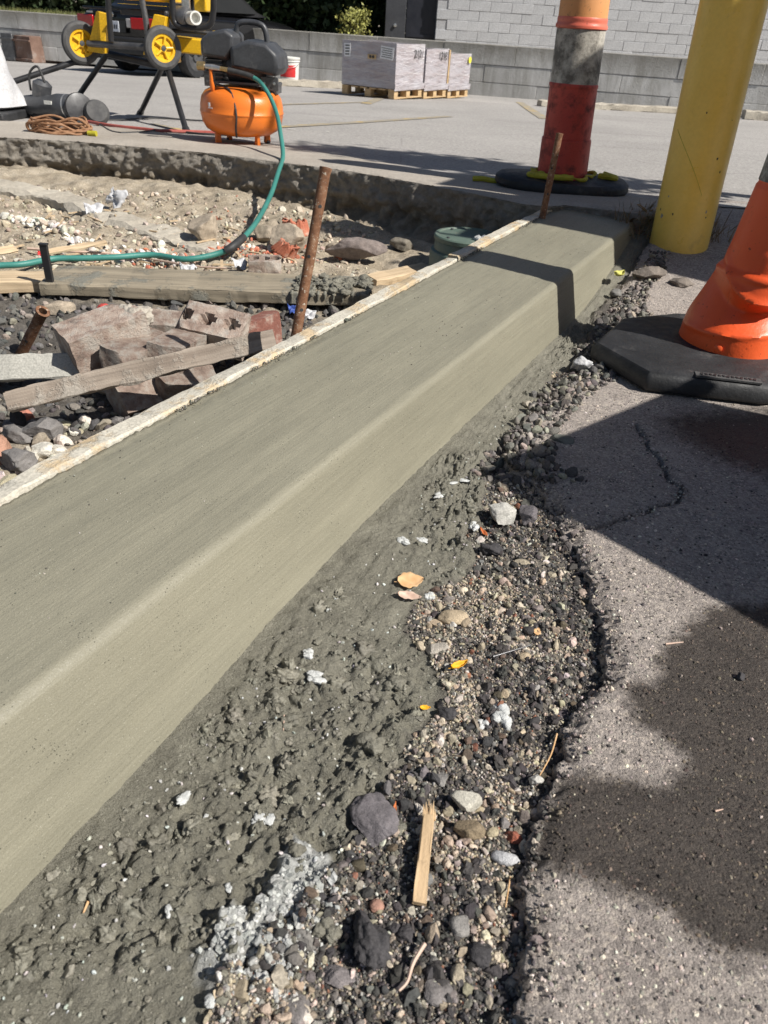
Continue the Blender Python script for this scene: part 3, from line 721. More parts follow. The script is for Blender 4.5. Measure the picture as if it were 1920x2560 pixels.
# ================================================================== THE CURB
def curb_profile():
    pr = [(0.024, -0.11), (0.018, -0.08), (0.0118, -0.05), (0.0069, -0.03), (0.002, -0.01), (-0.0012, 0.003), (-0.004, 0.012)]
    for q in np.linspace(0.1, 1, 12): pr.append((-0.004 - 0.0284 * q, 0.012 + 0.116 * q))
    c = (-0.0499, 0.1237); r = 0.018
    for a in np.linspace(13.8, 87.1, 12)[1:]: pr.append((c[0] + r * math.cos(rad(a)), c[1] + r * math.sin(rad(a))))
    for q in np.linspace(0.04, 1, 40): pr.append((-0.0490 + (-0.327 + 0.0490) * q, 0.1417 + 0.0118 * q + 0.0012 * math.sin(q * 3.1)))
    pr += [(-0.3272, 0.10), (-0.3272, -0.15)]
    return pr
CP = np.array(curb_profile())
T0, T1 = -2.3, 1.235
tt = np.concatenate([np.linspace(T0, -1.75, 14, endpoint=False), np.linspace(-1.75, 0.0, 420, endpoint=False), np.linspace(0.0, T1, 190)])
TT, KK = np.meshgrid(tt, np.arange(len(CP)), indexing='ij')
S_ = CP[KK, 0]; Z_ = CP[KK, 1]
per = np.r_[0, np.cumsum(np.hypot(*np.diff(CP, axis=0).T))][KK]
face_m = sstep(0.01, 0.03, Z_)
dn = 0.0016 * fbm(TT, per, 3.2, 3, 130) + 0.0007 * fbm(TT * 0.12, per, 60, 3, 131) + 0.0006 * fbm(TT, per, 60, 3, 132)
cap_r = sstep(T1 - 0.03, T1, TT) ** 2
S2 = S_ + dn * face_m * sstep(0.15, 0.05, Z_) + 0.004 * fbm(TT, TT * 0 + 2, 9, 3, 133) * sstep(0.012, -0.02, Z_)
Z2 = Z_ + dn * sstep(0.11, 0.14, Z_) - 0.005 * cap_r * sstep(0.05, 0.14, Z_)
# ragged mortar lip next to the board
lipm = sstep(-0.295, -0.318, S_) * sstep(0.12, 0.14, Z_)
Z2 = Z2 + lipm * (0.003 * fbm(TT, S_, 60, 4, 134) - 0.0035 + 0.003 * (0.5 - worley(TT, S_, 110, 135)))
rise = 0.0 * TT + 0.0
Vc = np.stack([TT, -S2, Z2], -1).reshape(-1, 3)
F = gridf(len(tt), len(CP))
nC = len(CP); last = (len(tt) - 1) * nC
curb = mesh_np('concrete_curb', Vc, F, 'fresh_concrete')
# end face
Ve = np.r_[Vc[last:last + nC], [[T1 + 0.002, 0.16, -0.1]]]
endf = mesh_np('curb_end', Ve, [[i, i + 1, nC] for i in range(nC - 1)], 'fresh_concrete', curb)
orient(curb, BASE0, T_DIR)
tag(curb, 'freshly poured smooth grey-olive concrete curb running diagonally through the picture', 'curb')
def CW(t, s, z): return BASE0 + T_DIR * t + N_DIR * s + Vector((0, 0, z))

# form boards behind the curb (butted end to end)
def tpar(px): v = P(px[0], px[1], 0.155) - BASE0; return v.dot(T_DIR)
tb1 = tpar((1000, 562)); tb2 = tpar((1150, 483))
for i, (a, b, lab, dz, wd) in enumerate([(-2.25, tb1 - 0.004, 'long cement-smeared wooden form board edging the near part of the curb', 0.0, 0.034), (tb1 + 0.006, tb2 - 0.003, 'middle form board, cement crusted, in front of the green lid', 0.003, 0.036), (tb2 + 0.005, 1.24, 'short far form board at the foot of the thin grey stake', -0.002, 0.036)]):
    o = rough_board('form_board', (b - a, wd, 0.24), 'form_lumber', 0.0018, 140 + i, None, int((b - a) / 0.012) + 4)
    orient(o, CW(a, -0.3275 - wd / 2 - 0.0012, 0.037 + dz), T_DIR); tag(o, lab, 'board', 'form boards along the curb')

# ================================================================== LOOSE STONES AND DEBRIS BESIDE THE CURB
rg = np.random.default_rng(11)
def palette(n, rng, table, ch=0.07):
    p = np.array([t[0] for t in table]); p = p / p.sum(); k = rng.choice(len(table), n, p=p)
    c = np.array([t[1] for t in table])[k]; return c * rng.uniform(0.72, 1.3, (n, 1)) * rng.uniform(1 - ch, 1 + ch, (n, 3))
GRAV = [(0.50, (0.052, 0.048, 0.047)), (0.30, (0.15, 0.138, 0.128)), (0.10, (0.31, 0.26, 0.20)), (0.08, (0.40, 0.35, 0.29)), (0.05, (0.50, 0.47, 0.43)), (0.012, (0.26, 0.12, 0.08)), (0.05, (0.10, 0.075, 0.055))]
TANG = [(0.10, (0.05, 0.045, 0.045)), (0.22, (0.20, 0.18, 0.16)), (0.36, (0.37, 0.305, 0.225)), (0.24, (0.46, 0.395, 0.315)), (0.08, (0.53, 0.49, 0.44)), (0.015, (0.28, 0.12, 0.075))]
def sample_bed(n, y0, y1, pw, test):
    out = []; tot = 0
    while tot < n:
        y = y0 + (y1 - y0) * rg.random(n) ** pw; x = rg.uniform(-0.6, 1.0, n)
        k = test(x, y); out.append(np.c_[x[k], y[k]]); tot += k.sum()
    return np.concatenate(out)[:n]
def is_gravel(x, y): return (mortmask(x, y) < 0.35) & (x < edge_x(y) + 0.012) & (x > xbase(y) + 0.03)
def is_mortar(x, y): return (mortmask(x, y) > 0.75) & (x > xbase(y) + 0.02 + 0.035 * vn(x * 12, y * 12, 200))
def near_c(p, px, r): c = P(*px); return np.hypot(p[:, 0] - c.x, p[:, 1] - c.y) < r
CRUMB = [rockshape(I1, np.random.default_rng(820 + i), 6, (1, 0.85, 0.7), 0.45) for i in range(16)]
I3 = ico(4)
def lay(name, pts, size, cols, mat, shapes, sink, F=None, smooth=False, lab=None):
    z = zbed(pts[:, 0], pts[:, 1]) + size * sink
    o = scatter(name, np.c_[pts, z], size, cols, mat, rg, shapes, F, None, bool(smooth))
    if smooth and smooth is not True: o.data.set_sharp_from_angle(angle=rad(smooth))
    tag(o, lab, None, None, 'stuff'); return o
tanc = [((970, 1310), 0.05), ((930, 1400), 0.045), ((960, 1480), 0.05), ((930, 1580), 0.035), ((1060, 1260), 0.045), ((1080, 1330), 0.035), ((990, 1250), 0.03)]
def gcols(p):
    c = palette(len(p), rg, GRAV); t = palette(len(p), rg, TANG); k = np.zeros(len(p), bool)
    for px, r in tanc: k |= near_c(p, px, r)
    k |= rg.random(len(p)) < 0.10
    nz = fbm(p[:, 0], p[:, 1], 12, 2, 211) > 0.35
    return np.where((k | nz)[:, None], t, c)
LOWA = [rockshape(I0, np.random.default_rng(500 + i), 4, (1, 0.8, 0.7), 0.12) for i in range(10)]
p = sample_bed(30000, 0.22, 2.0, 1.5, is_gravel); s = rg.uniform(0.0011, 0.0026, len(p)); lay('fine_grit', p, s, gcols(p), 'stone_colours', LOWA, 0.2, I0[1], lab='fine grit filling the gaps of the gravel strip')
p = sample_bed(5600, 0.22, 1.9, 1.4, is_gravel); s = np.exp(rg.normal(math.log(0.0030), 0.48, len(p))).clip(0.0014, 0.011); lay('gravel', p, s, gcols(p), 'stone_colours', ANG, 0.25, lab='loose dark and tan gravel along the broken asphalt edge')
p = sample_bed(620, 0.22, 1.9, 1.4, is_gravel); s = np.exp(rg.normal(math.log(0.0068), 0.33, len(p))).clip(0.004, 0.0125); lay('coarse_gravel', p, s, gcols(p), 'stone_colours', [rockshape(I2, np.random.default_rng(700 + i), 13, (1, 0.85, 0.7), 0.16, (0.42, 0.8)) for i in range(14)], 0.15, I2[1], 33, lab='coarser pebbles and asphalt crumbs lying in the gravel')
p = sample_bed(240, 0.24, 1.7, 1.2, lambda x, y: is_gravel(x, y) & (x > 0.35 * mort_x(y) + 0.65 * edge_x(y) - 0.10 * vn(x * 9, y * 9, 231))); s = np.exp(rg.normal(math.log(0.0065), 0.35, len(p))).clip(0.003, 0.014); lay('asphalt_crumbs', p, s, palette(len(p), rg, [(1, (0.055, 0.051, 0.050))]), 'stone_colours', [rockshape(I2, np.random.default_rng(870 + i), 10, (1, 0.85, 0.7), 0.5, (0.45, 0.85)) for i in range(12)], 0.1, I2[1], 28, lab='black crumbly asphalt bits near the broken edge')
# dark rubble where the strip widens under the cone base
def is_far(x, y): return (x > xbase(y) + 0.06 + 0.04 * vn(x * 9, y * 9, 207)) & (x < edge_x(y) + 0.10) & (y > 1.25)
p = sample_bed(1500, 1.2, 2.75, 1.0, is_far); s = np.exp(rg.normal(math.log(0.007), 0.4, len(p))).clip(0.003, 0.018)
zz = np.maximum(zbed(p[:, 0], p[:, 1]), np.where(p[:, 0] > edge_x(p[:, 1]), za(p[:, 0], p[:, 1]), -1))
o = scatter('asphalt_rubble', np.c_[p, zz + s * 0.25], s, palette(len(p), rg, [(0.5, (0.085, 0.078, 0.072)), (0.3, (0.17, 0.155, 0.14)), (0.2, (0.30, 0.265, 0.22))]), 'stone_colours', rg, ANG); tag(o, 'dark broken asphalt bits between curb and traffic cone', None, None, 'stuff')
# loose grit on the asphalt
p = np.c_[rg.uniform(0.15, 1.0, 2600), 0.2 + 2.2 * rg.random(2600) ** 1.3]; p = p[p[:, 0] > edge_x(p[:, 1]) + 0.004]; s = np.exp(rg.normal(math.log(0.0013), 0.4, len(p))).clip(0.0006, 0.004)
o = scatter('asphalt_grit', np.c_[p, za(p[:, 0], p[:, 1]) + s * 0.2], s, palette(len(p), rg, [(0.4, (0.05, 0.045, 0.045)), (0.4, (0.25, 0.21, 0.18)), (0.2, (0.5, 0.44, 0.36))]), 'stone_colours', rg, LOWA, I0[1]); tag(o, 'loose grit scattered on the asphalt', None, None, 'stuff')
# aggregate proud of the worn asphalt surface
n = 15000; p = np.c_[rg.uniform(0.12, 0.75, n), 0.2 + 1.5 * rg.random(n) ** 1.5]; p = p[p[:, 0] > edge_x(p[:, 1]) + 0.006]; s = np.exp(rg.normal(math.log(0.0019), 0.38, len(p))).clip(0.0009, 0.0048)
cc_ = palette(len(p), rg, [(0.24, (0.10, 0.09, 0.085)), (0.33, (0.29, 0.255, 0.23)), (0.30, (0.47, 0.415, 0.36)), (0.13, (0.62, 0.55, 0.47))])
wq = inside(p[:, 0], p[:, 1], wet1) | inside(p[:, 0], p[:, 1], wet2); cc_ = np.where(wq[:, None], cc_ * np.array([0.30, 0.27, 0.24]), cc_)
o = scatter('asphalt_aggregate', np.c_[p, za(p[:, 0], p[:, 1]) - s * 0.28], s, cc_, 'stone_colours', rg, LOWA, I0[1]); tag(o, 'worn aggregate standing proud of the asphalt surface', None, None, 'stuff')
# crumbs bedded in the broken asphalt face
yy_ = 0.22 + 1.45 * rg.random(2600) ** 1.2; q_ = rg.random(2600); xx_ = edge_x(yy_) - 0.010 + 0.018 * q_ + rg.normal(0, 0.002, 2600); s = np.exp(rg.normal(math.log(0.0031), 0.45, 2600)).clip(0.0012, 0.009)
zz_ = za(xx_, yy_) - 0.004 - 0.055 * (1 - q_) ** 1.1
o = scatter('asphalt_edge_crumbs', np.c_[xx_, yy_, zz_], s, palette(2600, rg, [(0.5, (0.10, 0.09, 0.085)), (0.35, (0.22, 0.195, 0.175)), (0.15, (0.40, 0.345, 0.29))]), 'stone_colours', rg, ANG); tag(o, 'aggregate crumbs showing in the broken asphalt edge', None, None, 'stuff')
# mortar flecks strewn out over the gravel border
p = sample_bed(700, 0.22, 1.7, 1.2, lambda x, y: is_gravel(x, y) & (x < mort_x(y) + 0.07)); s = np.exp(rg.normal(math.log(0.0028), 0.45, len(p))).clip(0.001, 0.006); lay('mortar_flecks', p, s, palette(len(p), rg, [(0.85, (0.165, 0.155, 0.125)), (0.15, (0.30, 0.295, 0.27))], 0.02), 'stone_colours', CRUMB, 0.1, None, False, lab='mortar flecks strewn over the border of the gravel')
# mortar crumbs
MC = [(1, (0.175, 0.167, 0.135))]
p = sample_bed(2600, 0.22, 2.6, 1.3, is_mortar); dens = fbm(p[:, 0], p[:, 1], 9, 3, 203); p = p[dens > -0.25]
s = np.exp(rg.normal(math.log(0.0024), 0.5, len(p))).clip(0.001, 0.009); lay('mortar_crumbs', p, s, palette(len(p), rg, MC, 0.015), 'wet_mortar_crumbs', CRUMB, -0.25, None, False, lab='wet mortar crumbs spilled along the foot of the curb')
p = sample_bed(420, 0.24, 1.9, 1.2, is_mortar); p = p[fbm(p[:, 0], p[:, 1], 7, 4, 55) > 0.02][:170]; s = np.exp(rg.normal(math.log(0.0085), 0.4, len(p))).clip(0.004, 0.018); lay('mortar_clods', p, s, palette(len(p), rg, MC, 0.015), 'wet_mortar_crumbs', [rockshape(I3, np.random.default_rng(760 + i), 5, (1, 0.9, 0.6), 0.55) for i in range(10)], -0.35, I3[1], True, lab='lumpy clods of wet mortar at the foot of the curb')
p = sample_bed(260, 0.24, 1.6, 1.2, is_mortar); s = rg.uniform(0.0012, 0.0032, len(p)); lay('pale_chips', p, s, palette(len(p), rg, [(1, (0.5, 0.5, 0.48))]), 'stone_colours', ANG, 0.3, lab='tiny pale chips sprinkled over the wet mortar')
# pale dry mortar granules
pp = []
for c, q in pale_spots: pp.append(np.c_[rg.normal(c.x, q * 0.55, 150), rg.normal(c.y, q * 0.55, 150)])
p = np.concatenate(pp); p = p[palemask(p[:, 0], p[:, 1]) > 0.25]; s = np.exp(rg.normal(math.log(0.0026), 0.5, len(p))).clip(0.001, 0.008)
lay('dry_mortar_granules', p, s, palette(len(p), rg, [(1, (0.40, 0.405, 0.39))], 0.015), 'stone_colours', CRUMB, -0.15, None, False, lab='pale dry mortar granules near the bottom edge')
# ragged crumbs along the form board on top of the curb
n = 1500; t = rg.uniform(-1.6, 1.1, n); sft = -0.3265 + np.abs(rg.normal(0, 0.007, n)); s = np.exp(rg.normal(math.log(0.0012), 0.5, n)).clip(0.0005, 0.0045)
keep = fbm(t, t * 0, 6, 3, 220) > 0.0
pos = np.array([CW(a, b, 0.1545)[:] for a, b in zip(t, sft)])[keep]
o = scatter('board_edge_crumbs', pos, s[keep], palette(keep.sum(), rg, [(1, (0.15, 0.145, 0.12))]), 'wet_mortar_crumbs', rg, CRUMB, None, None, False); tag(o, 'mortar crumbs left along the form board', None, None, 'stuff')
# specks on the curb surface
n = 420; t = rg.uniform(-1.75, 1.0, n); sf2 = rg.uniform(-0.31, -0.06, n); s = rg.uniform(0.0006, 0.0016, n)
pos = np.array([CW(a, b, float(np.interp(-b, -CP[28:69, 0], CP[28:69, 1]))) [:] for a, b in zip(t, sf2)])
o = scatter('curb_specks', pos, s, palette(n, rg, [(0.6, (0.10, 0.095, 0.08)), (0.4, (0.4, 0.39, 0.34))]), 'stone_colours', rg, LOWA, I0[1]); tag(o, 'tiny crumbs on the finished curb surface', None, None, 'stuff')

ROCKM = {}
def rockmat(c, rough=0.85, key=None):
    k = key or 'rock_%d' % len(ROCKM)
    if k not in ROCKM: ROCKM[k] = plain(k, tuple(v * 0.72 for v in c), tuple(min(v * 1.28, 0.85) for v in c), 45, rough, 0.0022, 230, fine=0.35).name
    return ROCKM[k]
ASC = (0.05, 0.047, 0.05); PUR = (0.13, 0.118, 0.125); PALE = (0.42, 0.41, 0.38); TAN = (0.40, 0.32, 0.22); GRY = (0.20, 0.19, 0.18)
def stone(px, wpx, c, key, label, seed, ell=(1, 0.8, 0.55), sink=0.35, cuts=12, lump=0.12, cat='stone', name='stone', yaw=0.0, zf=zbed, cutd=(0.5, 0.85), dz=0.0, tilt=0.12, base=None):
    q = P(px[0], px[1], -0.015)
    for _ in range(3): q = P(px[0], px[1], float(zf(np.array([q.x]), np.array([q.y]))[0]) + 0.004)
    dep = (q - CAMP).dot(cF); r = wpx / 2 * dep / FD
    base = base or (I4 if wpx > 75 else I3); rng = np.random.default_rng(seed); V = rockshape(base or I4, rng, cuts, ell, lump, cutd)
    V = V / max(abs(V[:, 0]).max(), 1e-6) * r
    off = rng.uniform(0, 9, 3); V = V * (1 + 0.05 * np.array([mnoise.fractal(Vector(v / r * 4 + off), 0.7, 2.2, 3) for v in V]))[:, None]
    o = mesh_np(name, V, (base or I4)[1], rockmat(c, 0.85, key), None, True)
    h = r * ell[2]; z = float(zf(np.array([q.x]), np.array([q.y]))[0])
    o.location = (q.x, q.y, z + h * (1 - 2 * sink) + dz); o.rotation_euler = (rng.uniform(-tilt, tilt), rng.uniform(-tilt, tilt), yaw)
    return tag(o, label, cat)
stone((1085, 1122), 78, PALE, 'rock_pale', 'flat-topped pale grey concrete chunk at the tip of the cone shadow', 3, (1, 0.95, 0.75), 0.12, 16, 0.05, 'chunk', 'concrete_chunk', 0.5, cutd=(0.45, 0.7))
stone((1136, 1118), 52, PUR, 'rock_purple', 'purplish asphalt chunk touching the pale grey concrete chunk', 4, (1, 1.2, 0.8), 0.2, 8, 0.2, 'chunk', 'asphalt_chunk')
stone((1062, 1192), 56, ASC, 'rock_black', 'black crumbly asphalt lump just in front of the pale concrete chunk', 5, (1, 0.7, 0.6), 0.3, 5, 0.28, 'chunk', 'asphalt_chunk')
stone((979, 1336), 68, TAN, 'rock_tan', 'smooth flat oval tan stone in front of the curled pale leaf', 6, (1, 0.62, 0.42), 0.2, 3, 0.05, yaw=0.1, cutd=(0.8, 0.95))
stone((806, 1772), 112, PUR, 'rock_purple', 'large purple-grey stone half buried in the mortar left of the wood splinter', 7, (0.9, 1.15, 0.4), 0.42, 7, 0.16, yaw=0.4)
stone((800, 2040), 86, ASC, 'rock_black', 'tall black asphalt chunk below the wood splinter', 8, (0.75, 1.25, 0.7), 0.18, 7, 0.22, 'chunk', 'asphalt_chunk', 0.15)
stone((1006, 1740), 74, (0.44, 0.42, 0.36), 'rock_cream', 'angular cream stone right of the wood splinter tip', 9, (1, 0.8, 0.7), 0.2, 16, 0.05, cutd=(0.45, 0.7))
stone((1012, 1800), 70, (0.22, 0.17, 0.11), 'rock_brown', 'brown angular stone just below the cream stone', 10, (1, 0.75, 0.7), 0.25, 16, 0.05, cutd=(0.5, 0.75))
stone((948, 1678), 48, GRY, 'rock_grey', 'flat triangular grey stone above the wood splinter', 11, (1, 0.95, 0.4), 0.25, 14, 0.04, cutd=(0.4, 0.7))
stone((1092, 1853), 64, (0.46, 0.46, 0.47), 'rock_white', 'smooth whitish elongated pebble near the asphalt edge', 12, (1, 0.5, 0.45), 0.3, 2, 0.05, yaw=-0.2, cutd=(0.8, 0.95))
stone((735, 2112), 86, (0.19, 0.17, 0.17), 'rock_mauve', 'mauve-grey stone left of the tall black asphalt chunk', 13, (1, 0.8, 0.55), 0.3, 14, 0.07)
stone((995, 1998), 52, GRY, 'rock_grey', 'grey blocky stone right of the tall black asphalt chunk', 14, (0.9, 0.9, 0.7), 0.3, 12, 0.06)
stone((1112, 1806), 40, (0.28, 0.09, 0.055), 'rock_red', 'small red brick chip near the asphalt edge', 15, (1, 0.8, 0.6), 0.2, 14, 0.05, 'chip', 'brick_chip')
stone((1156, 1690), 36, PALE, 'rock_pale', 'small pale angular chip against the broken asphalt edge', 16, (1, 0.6, 0.6), 0.1, 14, 0.05, 'chip', 'stone_chip', 0.5, dz=0.006)
stone((814, 1957), 32, (0.36, 0.20, 0.15), 'rock_pink', 'round pinkish pebble above the tall black asphalt chunk', 17, (1, 0.9, 0.8), 0.2, 2, 0.04)
stone((1091, 1497), 18, TAN, 'rock_tan', 'small egg-shaped tan pebble behind the white mortar lumps', 18, (0.8, 1.1, 0.7), 0.1, 1, 0.03)
stone((940, 1398), 62, (0.33, 0.30, 0.26), 'rock_beige', 'flat beige-grey stone left of the orange leaf', 19, (1, 0.7, 0.35), 0.35, 10, 0.06)
stone((1131, 1420), 32, TAN, 'rock_tan', 'knobbly tan pebble beside the nail', 20, (1, 0.85, 0.8), 0.2, 4, 0.14)
stone((966, 1543), 46, ASC, 'rock_black', 'black asphalt lump left of the white mortar lumps', 21, (1, 0.9, 0.7), 0.25, 6, 0.22, 'chunk', 'asphalt_chunk')
stone((1128, 1215), 40, (0.36, 0.31, 0.23), 'rock_buff', 'flat buff stone behind the tan gravel patch', 22, (1, 0.6, 0.4), 0.3, 6, 0.06)
stone((990, 2105), 34, (0.42, 0.36, 0.28), 'rock_buff', 'rounded buff pebble near the bottom edge right of the dry twig', 23, (0.8, 1.0, 0.8), 0.2, 2, 0.05)
stone((945, 2140), 70, (0.18, 0.165, 0.16), 'rock_slate', 'broad slate-grey stone at the bottom edge by the dry twig', 24, (1, 0.8, 0.5), 0.35, 12, 0.08)
stone((1040, 2060), 62, ASC, 'rock_black', 'glossy black lump in the gravel near the bottom right', 25, (1, 0.9, 0.6), 0.35, 6, 0.22, 'chunk', 'asphalt_chunk')
stone((880, 2020), 54, (0.06, 0.055, 0.058), 'rock_coal', 'dark lump touching the right side of the tall black chunk', 26, (1, 0.8, 0.6), 0.3, 6, 0.2, 'chunk', 'asphalt_chunk')
stone((640, 2180), 60, (0.17, 0.155, 0.15), 'rock_slate', 'grey stone half buried in tan grit at the bottom edge', 27, (1, 0.9, 0.5), 0.4, 10, 0.1)
stone((1140, 940), 46, (0.13, 0.135, 0.12), 'rock_olive', 'olive-grey stone in the shaded gap at the curb foot', 28, (1, 0.9, 0.8), 0.1, 12, 0.08)
stone((1212, 960), 56, (0.15, 0.14, 0.125), 'rock_olive', 'shaded blocky stone at the edge of the dark rubble', 29, (1, 0.8, 0.6), 0.2, 14, 0.06)
stone((1130, 985), 60, (0.16, 0.155, 0.145), 'rock_shade', 'flat shaded slate sliver lying over the gap', 30, (1, 0.5, 0.25), 0.0, 12, 0.04, 'stone', 'stone', 0.6)  # one even dark grey stone colour
stone((1252, 800), 52, (0.42, 0.39, 0.36), 'rock_white', 'crumbly whitish stone lit beside the cone base', 31, (1, 0.8, 0.8), 0.05, 9, 0.2)
stone((1218, 838), 40, (0.42, 0.39, 0.36), 'rock_white', 'low crumbly white lump closest to the curb by the cone base', 32, (1, 0.7, 0.6), 0.1, 7, 0.25)
stone((1600, 1462), 20, ASC, 'rock_black', 'single small black pebble on the damp asphalt', 33, (1, 0.9, 0.8), 0.05, 6, 0.1, zf=za)
stone((1330, 640), 30, (0.12, 0.11, 0.1), 'rock_shade', 'small dark stone on the rubble by the far curb foot', 34, (1, 0.8, 0.7), 0.1, 10, 0.1)
stone((1405, 565), 92, (0.16, 0.135, 0.115), 'rock_brownish', 'broken slab of old asphalt at the foot of the yellow bollard', 35, (1, 0.6, 0.4), 0.2, 16, 0.08, 'chunk', 'asphalt_chunk', 0.1, zf=za)
stone((1480, 585), 60, (0.15, 0.13, 0.115), 'rock_brownish', 'second broken asphalt piece right under the yellow bollard', 36, (1, 0.6, 0.35), 0.3, 14, 0.08, 'chunk', 'asphalt_chunk', 0.3, zf=za)
# white mortar lumps / flakes
def lump(px, wpx, label, seed, ell=(1, 0.7, 0.35), c='pale_mortar', cat='mortar lump', name='mortar_lump', yaw=0.0, zf=zbed, blobs=7, sink=0.2):
    rng = np.random.default_rng(seed); q = P(px[0], px[1], -0.01)
    for _ in range(3): q = P(px[0], px[1], float(zf(np.array([q.x]), np.array([q.y]))[0]) + 0.003)
    r = wpx / 2 * (q - CAMP).dot(cF) / FD; Vs = []; Fs = []; o_ = 0
    for i in range(blobs):
        V = rockshape(I2, rng, 3, ell, 0.35) * r * rng.uniform(0.3, 0.6)
        a = rng.uniform(0, 6.28); d = r * 0.62 * math.sqrt(rng.random()); cc = np.array([d * math.cos(a) * ell[0], d * math.sin(a) * ell[1], rng.uniform(-0.05, 0.12) * r])
        Vs.append(V + cc); Fs.append(I2[1] + o_); o_ += len(V)
    o = mesh_np(name, np.concatenate(Vs), np.concatenate(Fs), c); o.location = (q.x, q.y, float(zf(np.array([q.x]), np.array([q.y]))[0]) + r * ell[2] * (0.3 - sink) + 0.0015); o.rotation_euler = (0, 0, yaw)
    return tag(o, label, cat)
for i, (px, wp, lab, el) in enumerate([
    ((400, 1738), 52, 'jagged white mortar flake on the wet mortar, nearest to the curb', (0.7, 1.1, 0.2)), ((445, 1762), 16, 'tiny white flake just right of the jagged white flake', (0.6, 1, 0.3)),
    ((571, 1768), 54, 'forked white mortar flake left of the large purple-grey stone', (1, 0.9, 0.2)), ((364, 1972), 34, 'narrow white flake in the lower left mortar', (0.6, 1.1, 0.25)),
    ((493, 1918), 24, 'small white blob left of the pale dry mortar patch', (0.8, 1, 0.5)), ((664, 1410), 38, 'crumbly white lump on the lumpy mortar near the curb foot', (1, 0.8, 0.6)),
    ((682, 1462), 62, 'grey-white crust with crumbs below the crumbly white lump', (1, 0.6, 0.3)), ((1003, 1026), 36, 'white flake on the mortar closest to the shadow tip', (1, 0.45, 0.25)),
    ((978, 1043), 30, 'thin white flake between two flakes on the far mortar', (1, 0.4, 0.25)), ((950, 1069), 46, 'long white flake on the far mortar, lowest of three', (1, 0.42, 0.25)),
    ((872, 1165), 34, 'white clumped flake left in the row above the tan leaf', (1, 0.8, 0.5)), ((908, 1162), 46, 'scattered white flakes right of the clumped flake', (1, 0.5, 0.25)),
    ((1040, 1562), 44, 'left one of two white crumbly mortar lumps on dark gravel', (1, 0.9, 0.6)), ((1082, 1545), 66, 'right and larger of two white crumbly mortar lumps on dark gravel', (0.9, 1.1, 0.6)),
    ((459, 2164), 46, 'white rounded mortar lump at the bottom edge', (1, 0.9, 0.6)), ((928, 1288), 30, 'pale grey crumb pile right of the pale leaf', (0.9, 0.9, 0.7)), ((1024, 1135), 32, 'pale crumb pile left of the flat-topped concrete chunk', (0.8, 1.1, 0.7))]):
    lump(px, wp, lab, 900 + i, el, yaw=0.3 * (i % 5 - 2))
# a few big clods of wet mortar
for i, (px, wp, lab) in enumerate([((625, 1560), 46, 'dark hollow mortar clod at mid height of the spill'), ((490, 1690), 44, 'round mortar clod above the forked white flake'), ((640, 1840), 62, 'knobbly mortar clod above the pale dry patch'), ((800, 1600), 70, 'stacked mortar clod at the gravel border'), ((705, 2010), 64, 'cement-coated clod right of the pale dry patch'), ((860, 1790), 44, 'mortar clod between purple-grey stone and wood splinter'), ((685, 1385), 22, 'small dark clod over the crumbly white lump'), ((330, 1800), 40, 'low rounded clod near the jagged white flake'), ((850, 1480), 60, 'lumpy mortar clod left of the orange leaf')]):
    lump(px, wp, lab, 950 + i, (1, 0.9, 0.75), 'wet_mortar', 'mortar clod', 'mortar_clod', blobs=8, sink=0.25)

# ---- leaves, twigs, nail, wood splinter
def leaf(px, lpx, ang, mat, label, wid=0.5, curl=0.25, z=None, zf=zbed, dz=0.006, tip=1.0, name='fallen_leaf', cat='leaf', tiltx=0.15):
    q = P(px[0], px[1], -0.01)
    for _ in range(3): q = P(px[0], px[1], float(zf(np.array([q.x]), np.array([q.y]))[0]) + dz)
    l = lpx * (q - CAMP).dot(cF) / FD; nx, ny = 14, 7; V = []
    for i in range(nx):
        u = i / (nx - 1); hw = wid * l / 2 * (math.sin(math.pi * u ** (0.8 * tip)) ** 0.75 + 0.02) * (1 + 0.10 * math.sin(u * 23))
        for k in range(ny):
            v = k / (ny - 1) * 2 - 1
            V.append(((u - 0.5) * l, v * hw, curl * l * (v * v * 0.35 + 0.5 * (u - 0.5) ** 2 * 2) + 0.03 * l * math.sin(u * 9 + v * 3)))
    me_f = gridf(nx, ny); o = mesh_np(name, V, me_f, mat); sol = o.modifiers.new('thickness', 'SOLIDIFY'); sol.thickness = 0.0004
    st = MB().tube([(-l * 0.5, 0, 0.5 * curl * l * 0.5), (-l * 0.62, l * 0.02, curl * l * 0.3)], l * 0.012, 5).build('stem', mat, o)
    o.location = q; o.rotation_euler = (tiltx, 0.05, ang); return tag(o, label, cat)
leaf((886, 1256), 60, 0.35, 'leaf_tan', 'tan dry leaf lying on the wet mortar above the pale leaf', 0.75, 0.22)
leaf((884, 1290), 52, -0.1, 'leaf_pale', 'curled pale pinkish leaf just below the tan leaf', 0.45, 0.3)
leaf((990, 1440), 46, 0.6, 'leaf_orange', 'bright orange leaf sliver on the gravel above the nail', 0.36, 0.5)
leaf((1044, 1152), 36, 1.9, 'leaf_red', 'thin red-brown leaf scrap against the pale concrete chunk', 0.3, 0.3)
leaf((918, 1530), 24, 0.1, 'leaf_orange', 'tiny yellow-orange leaf scrap at the mortar border', 0.5, 0.4)
leaf((852, 1750), 44, 1.5, 'leaf_red', 'narrow reddish bark strip beside the large purple-grey stone', 0.2, 0.1, name='bark_strip', cat='bark')
leaf((1160, 1365), 26, 1.2, 'leaf_tan', 'small brownish leaf scrap in the gravel behind the nail', 0.6, 0.2)
leaf((1336, 596), 40, 0.9, 'leaf_yellowgreen', 'yellow-green leaf at the far foot of the curb', 0.5, 0.5, dz=0.012)
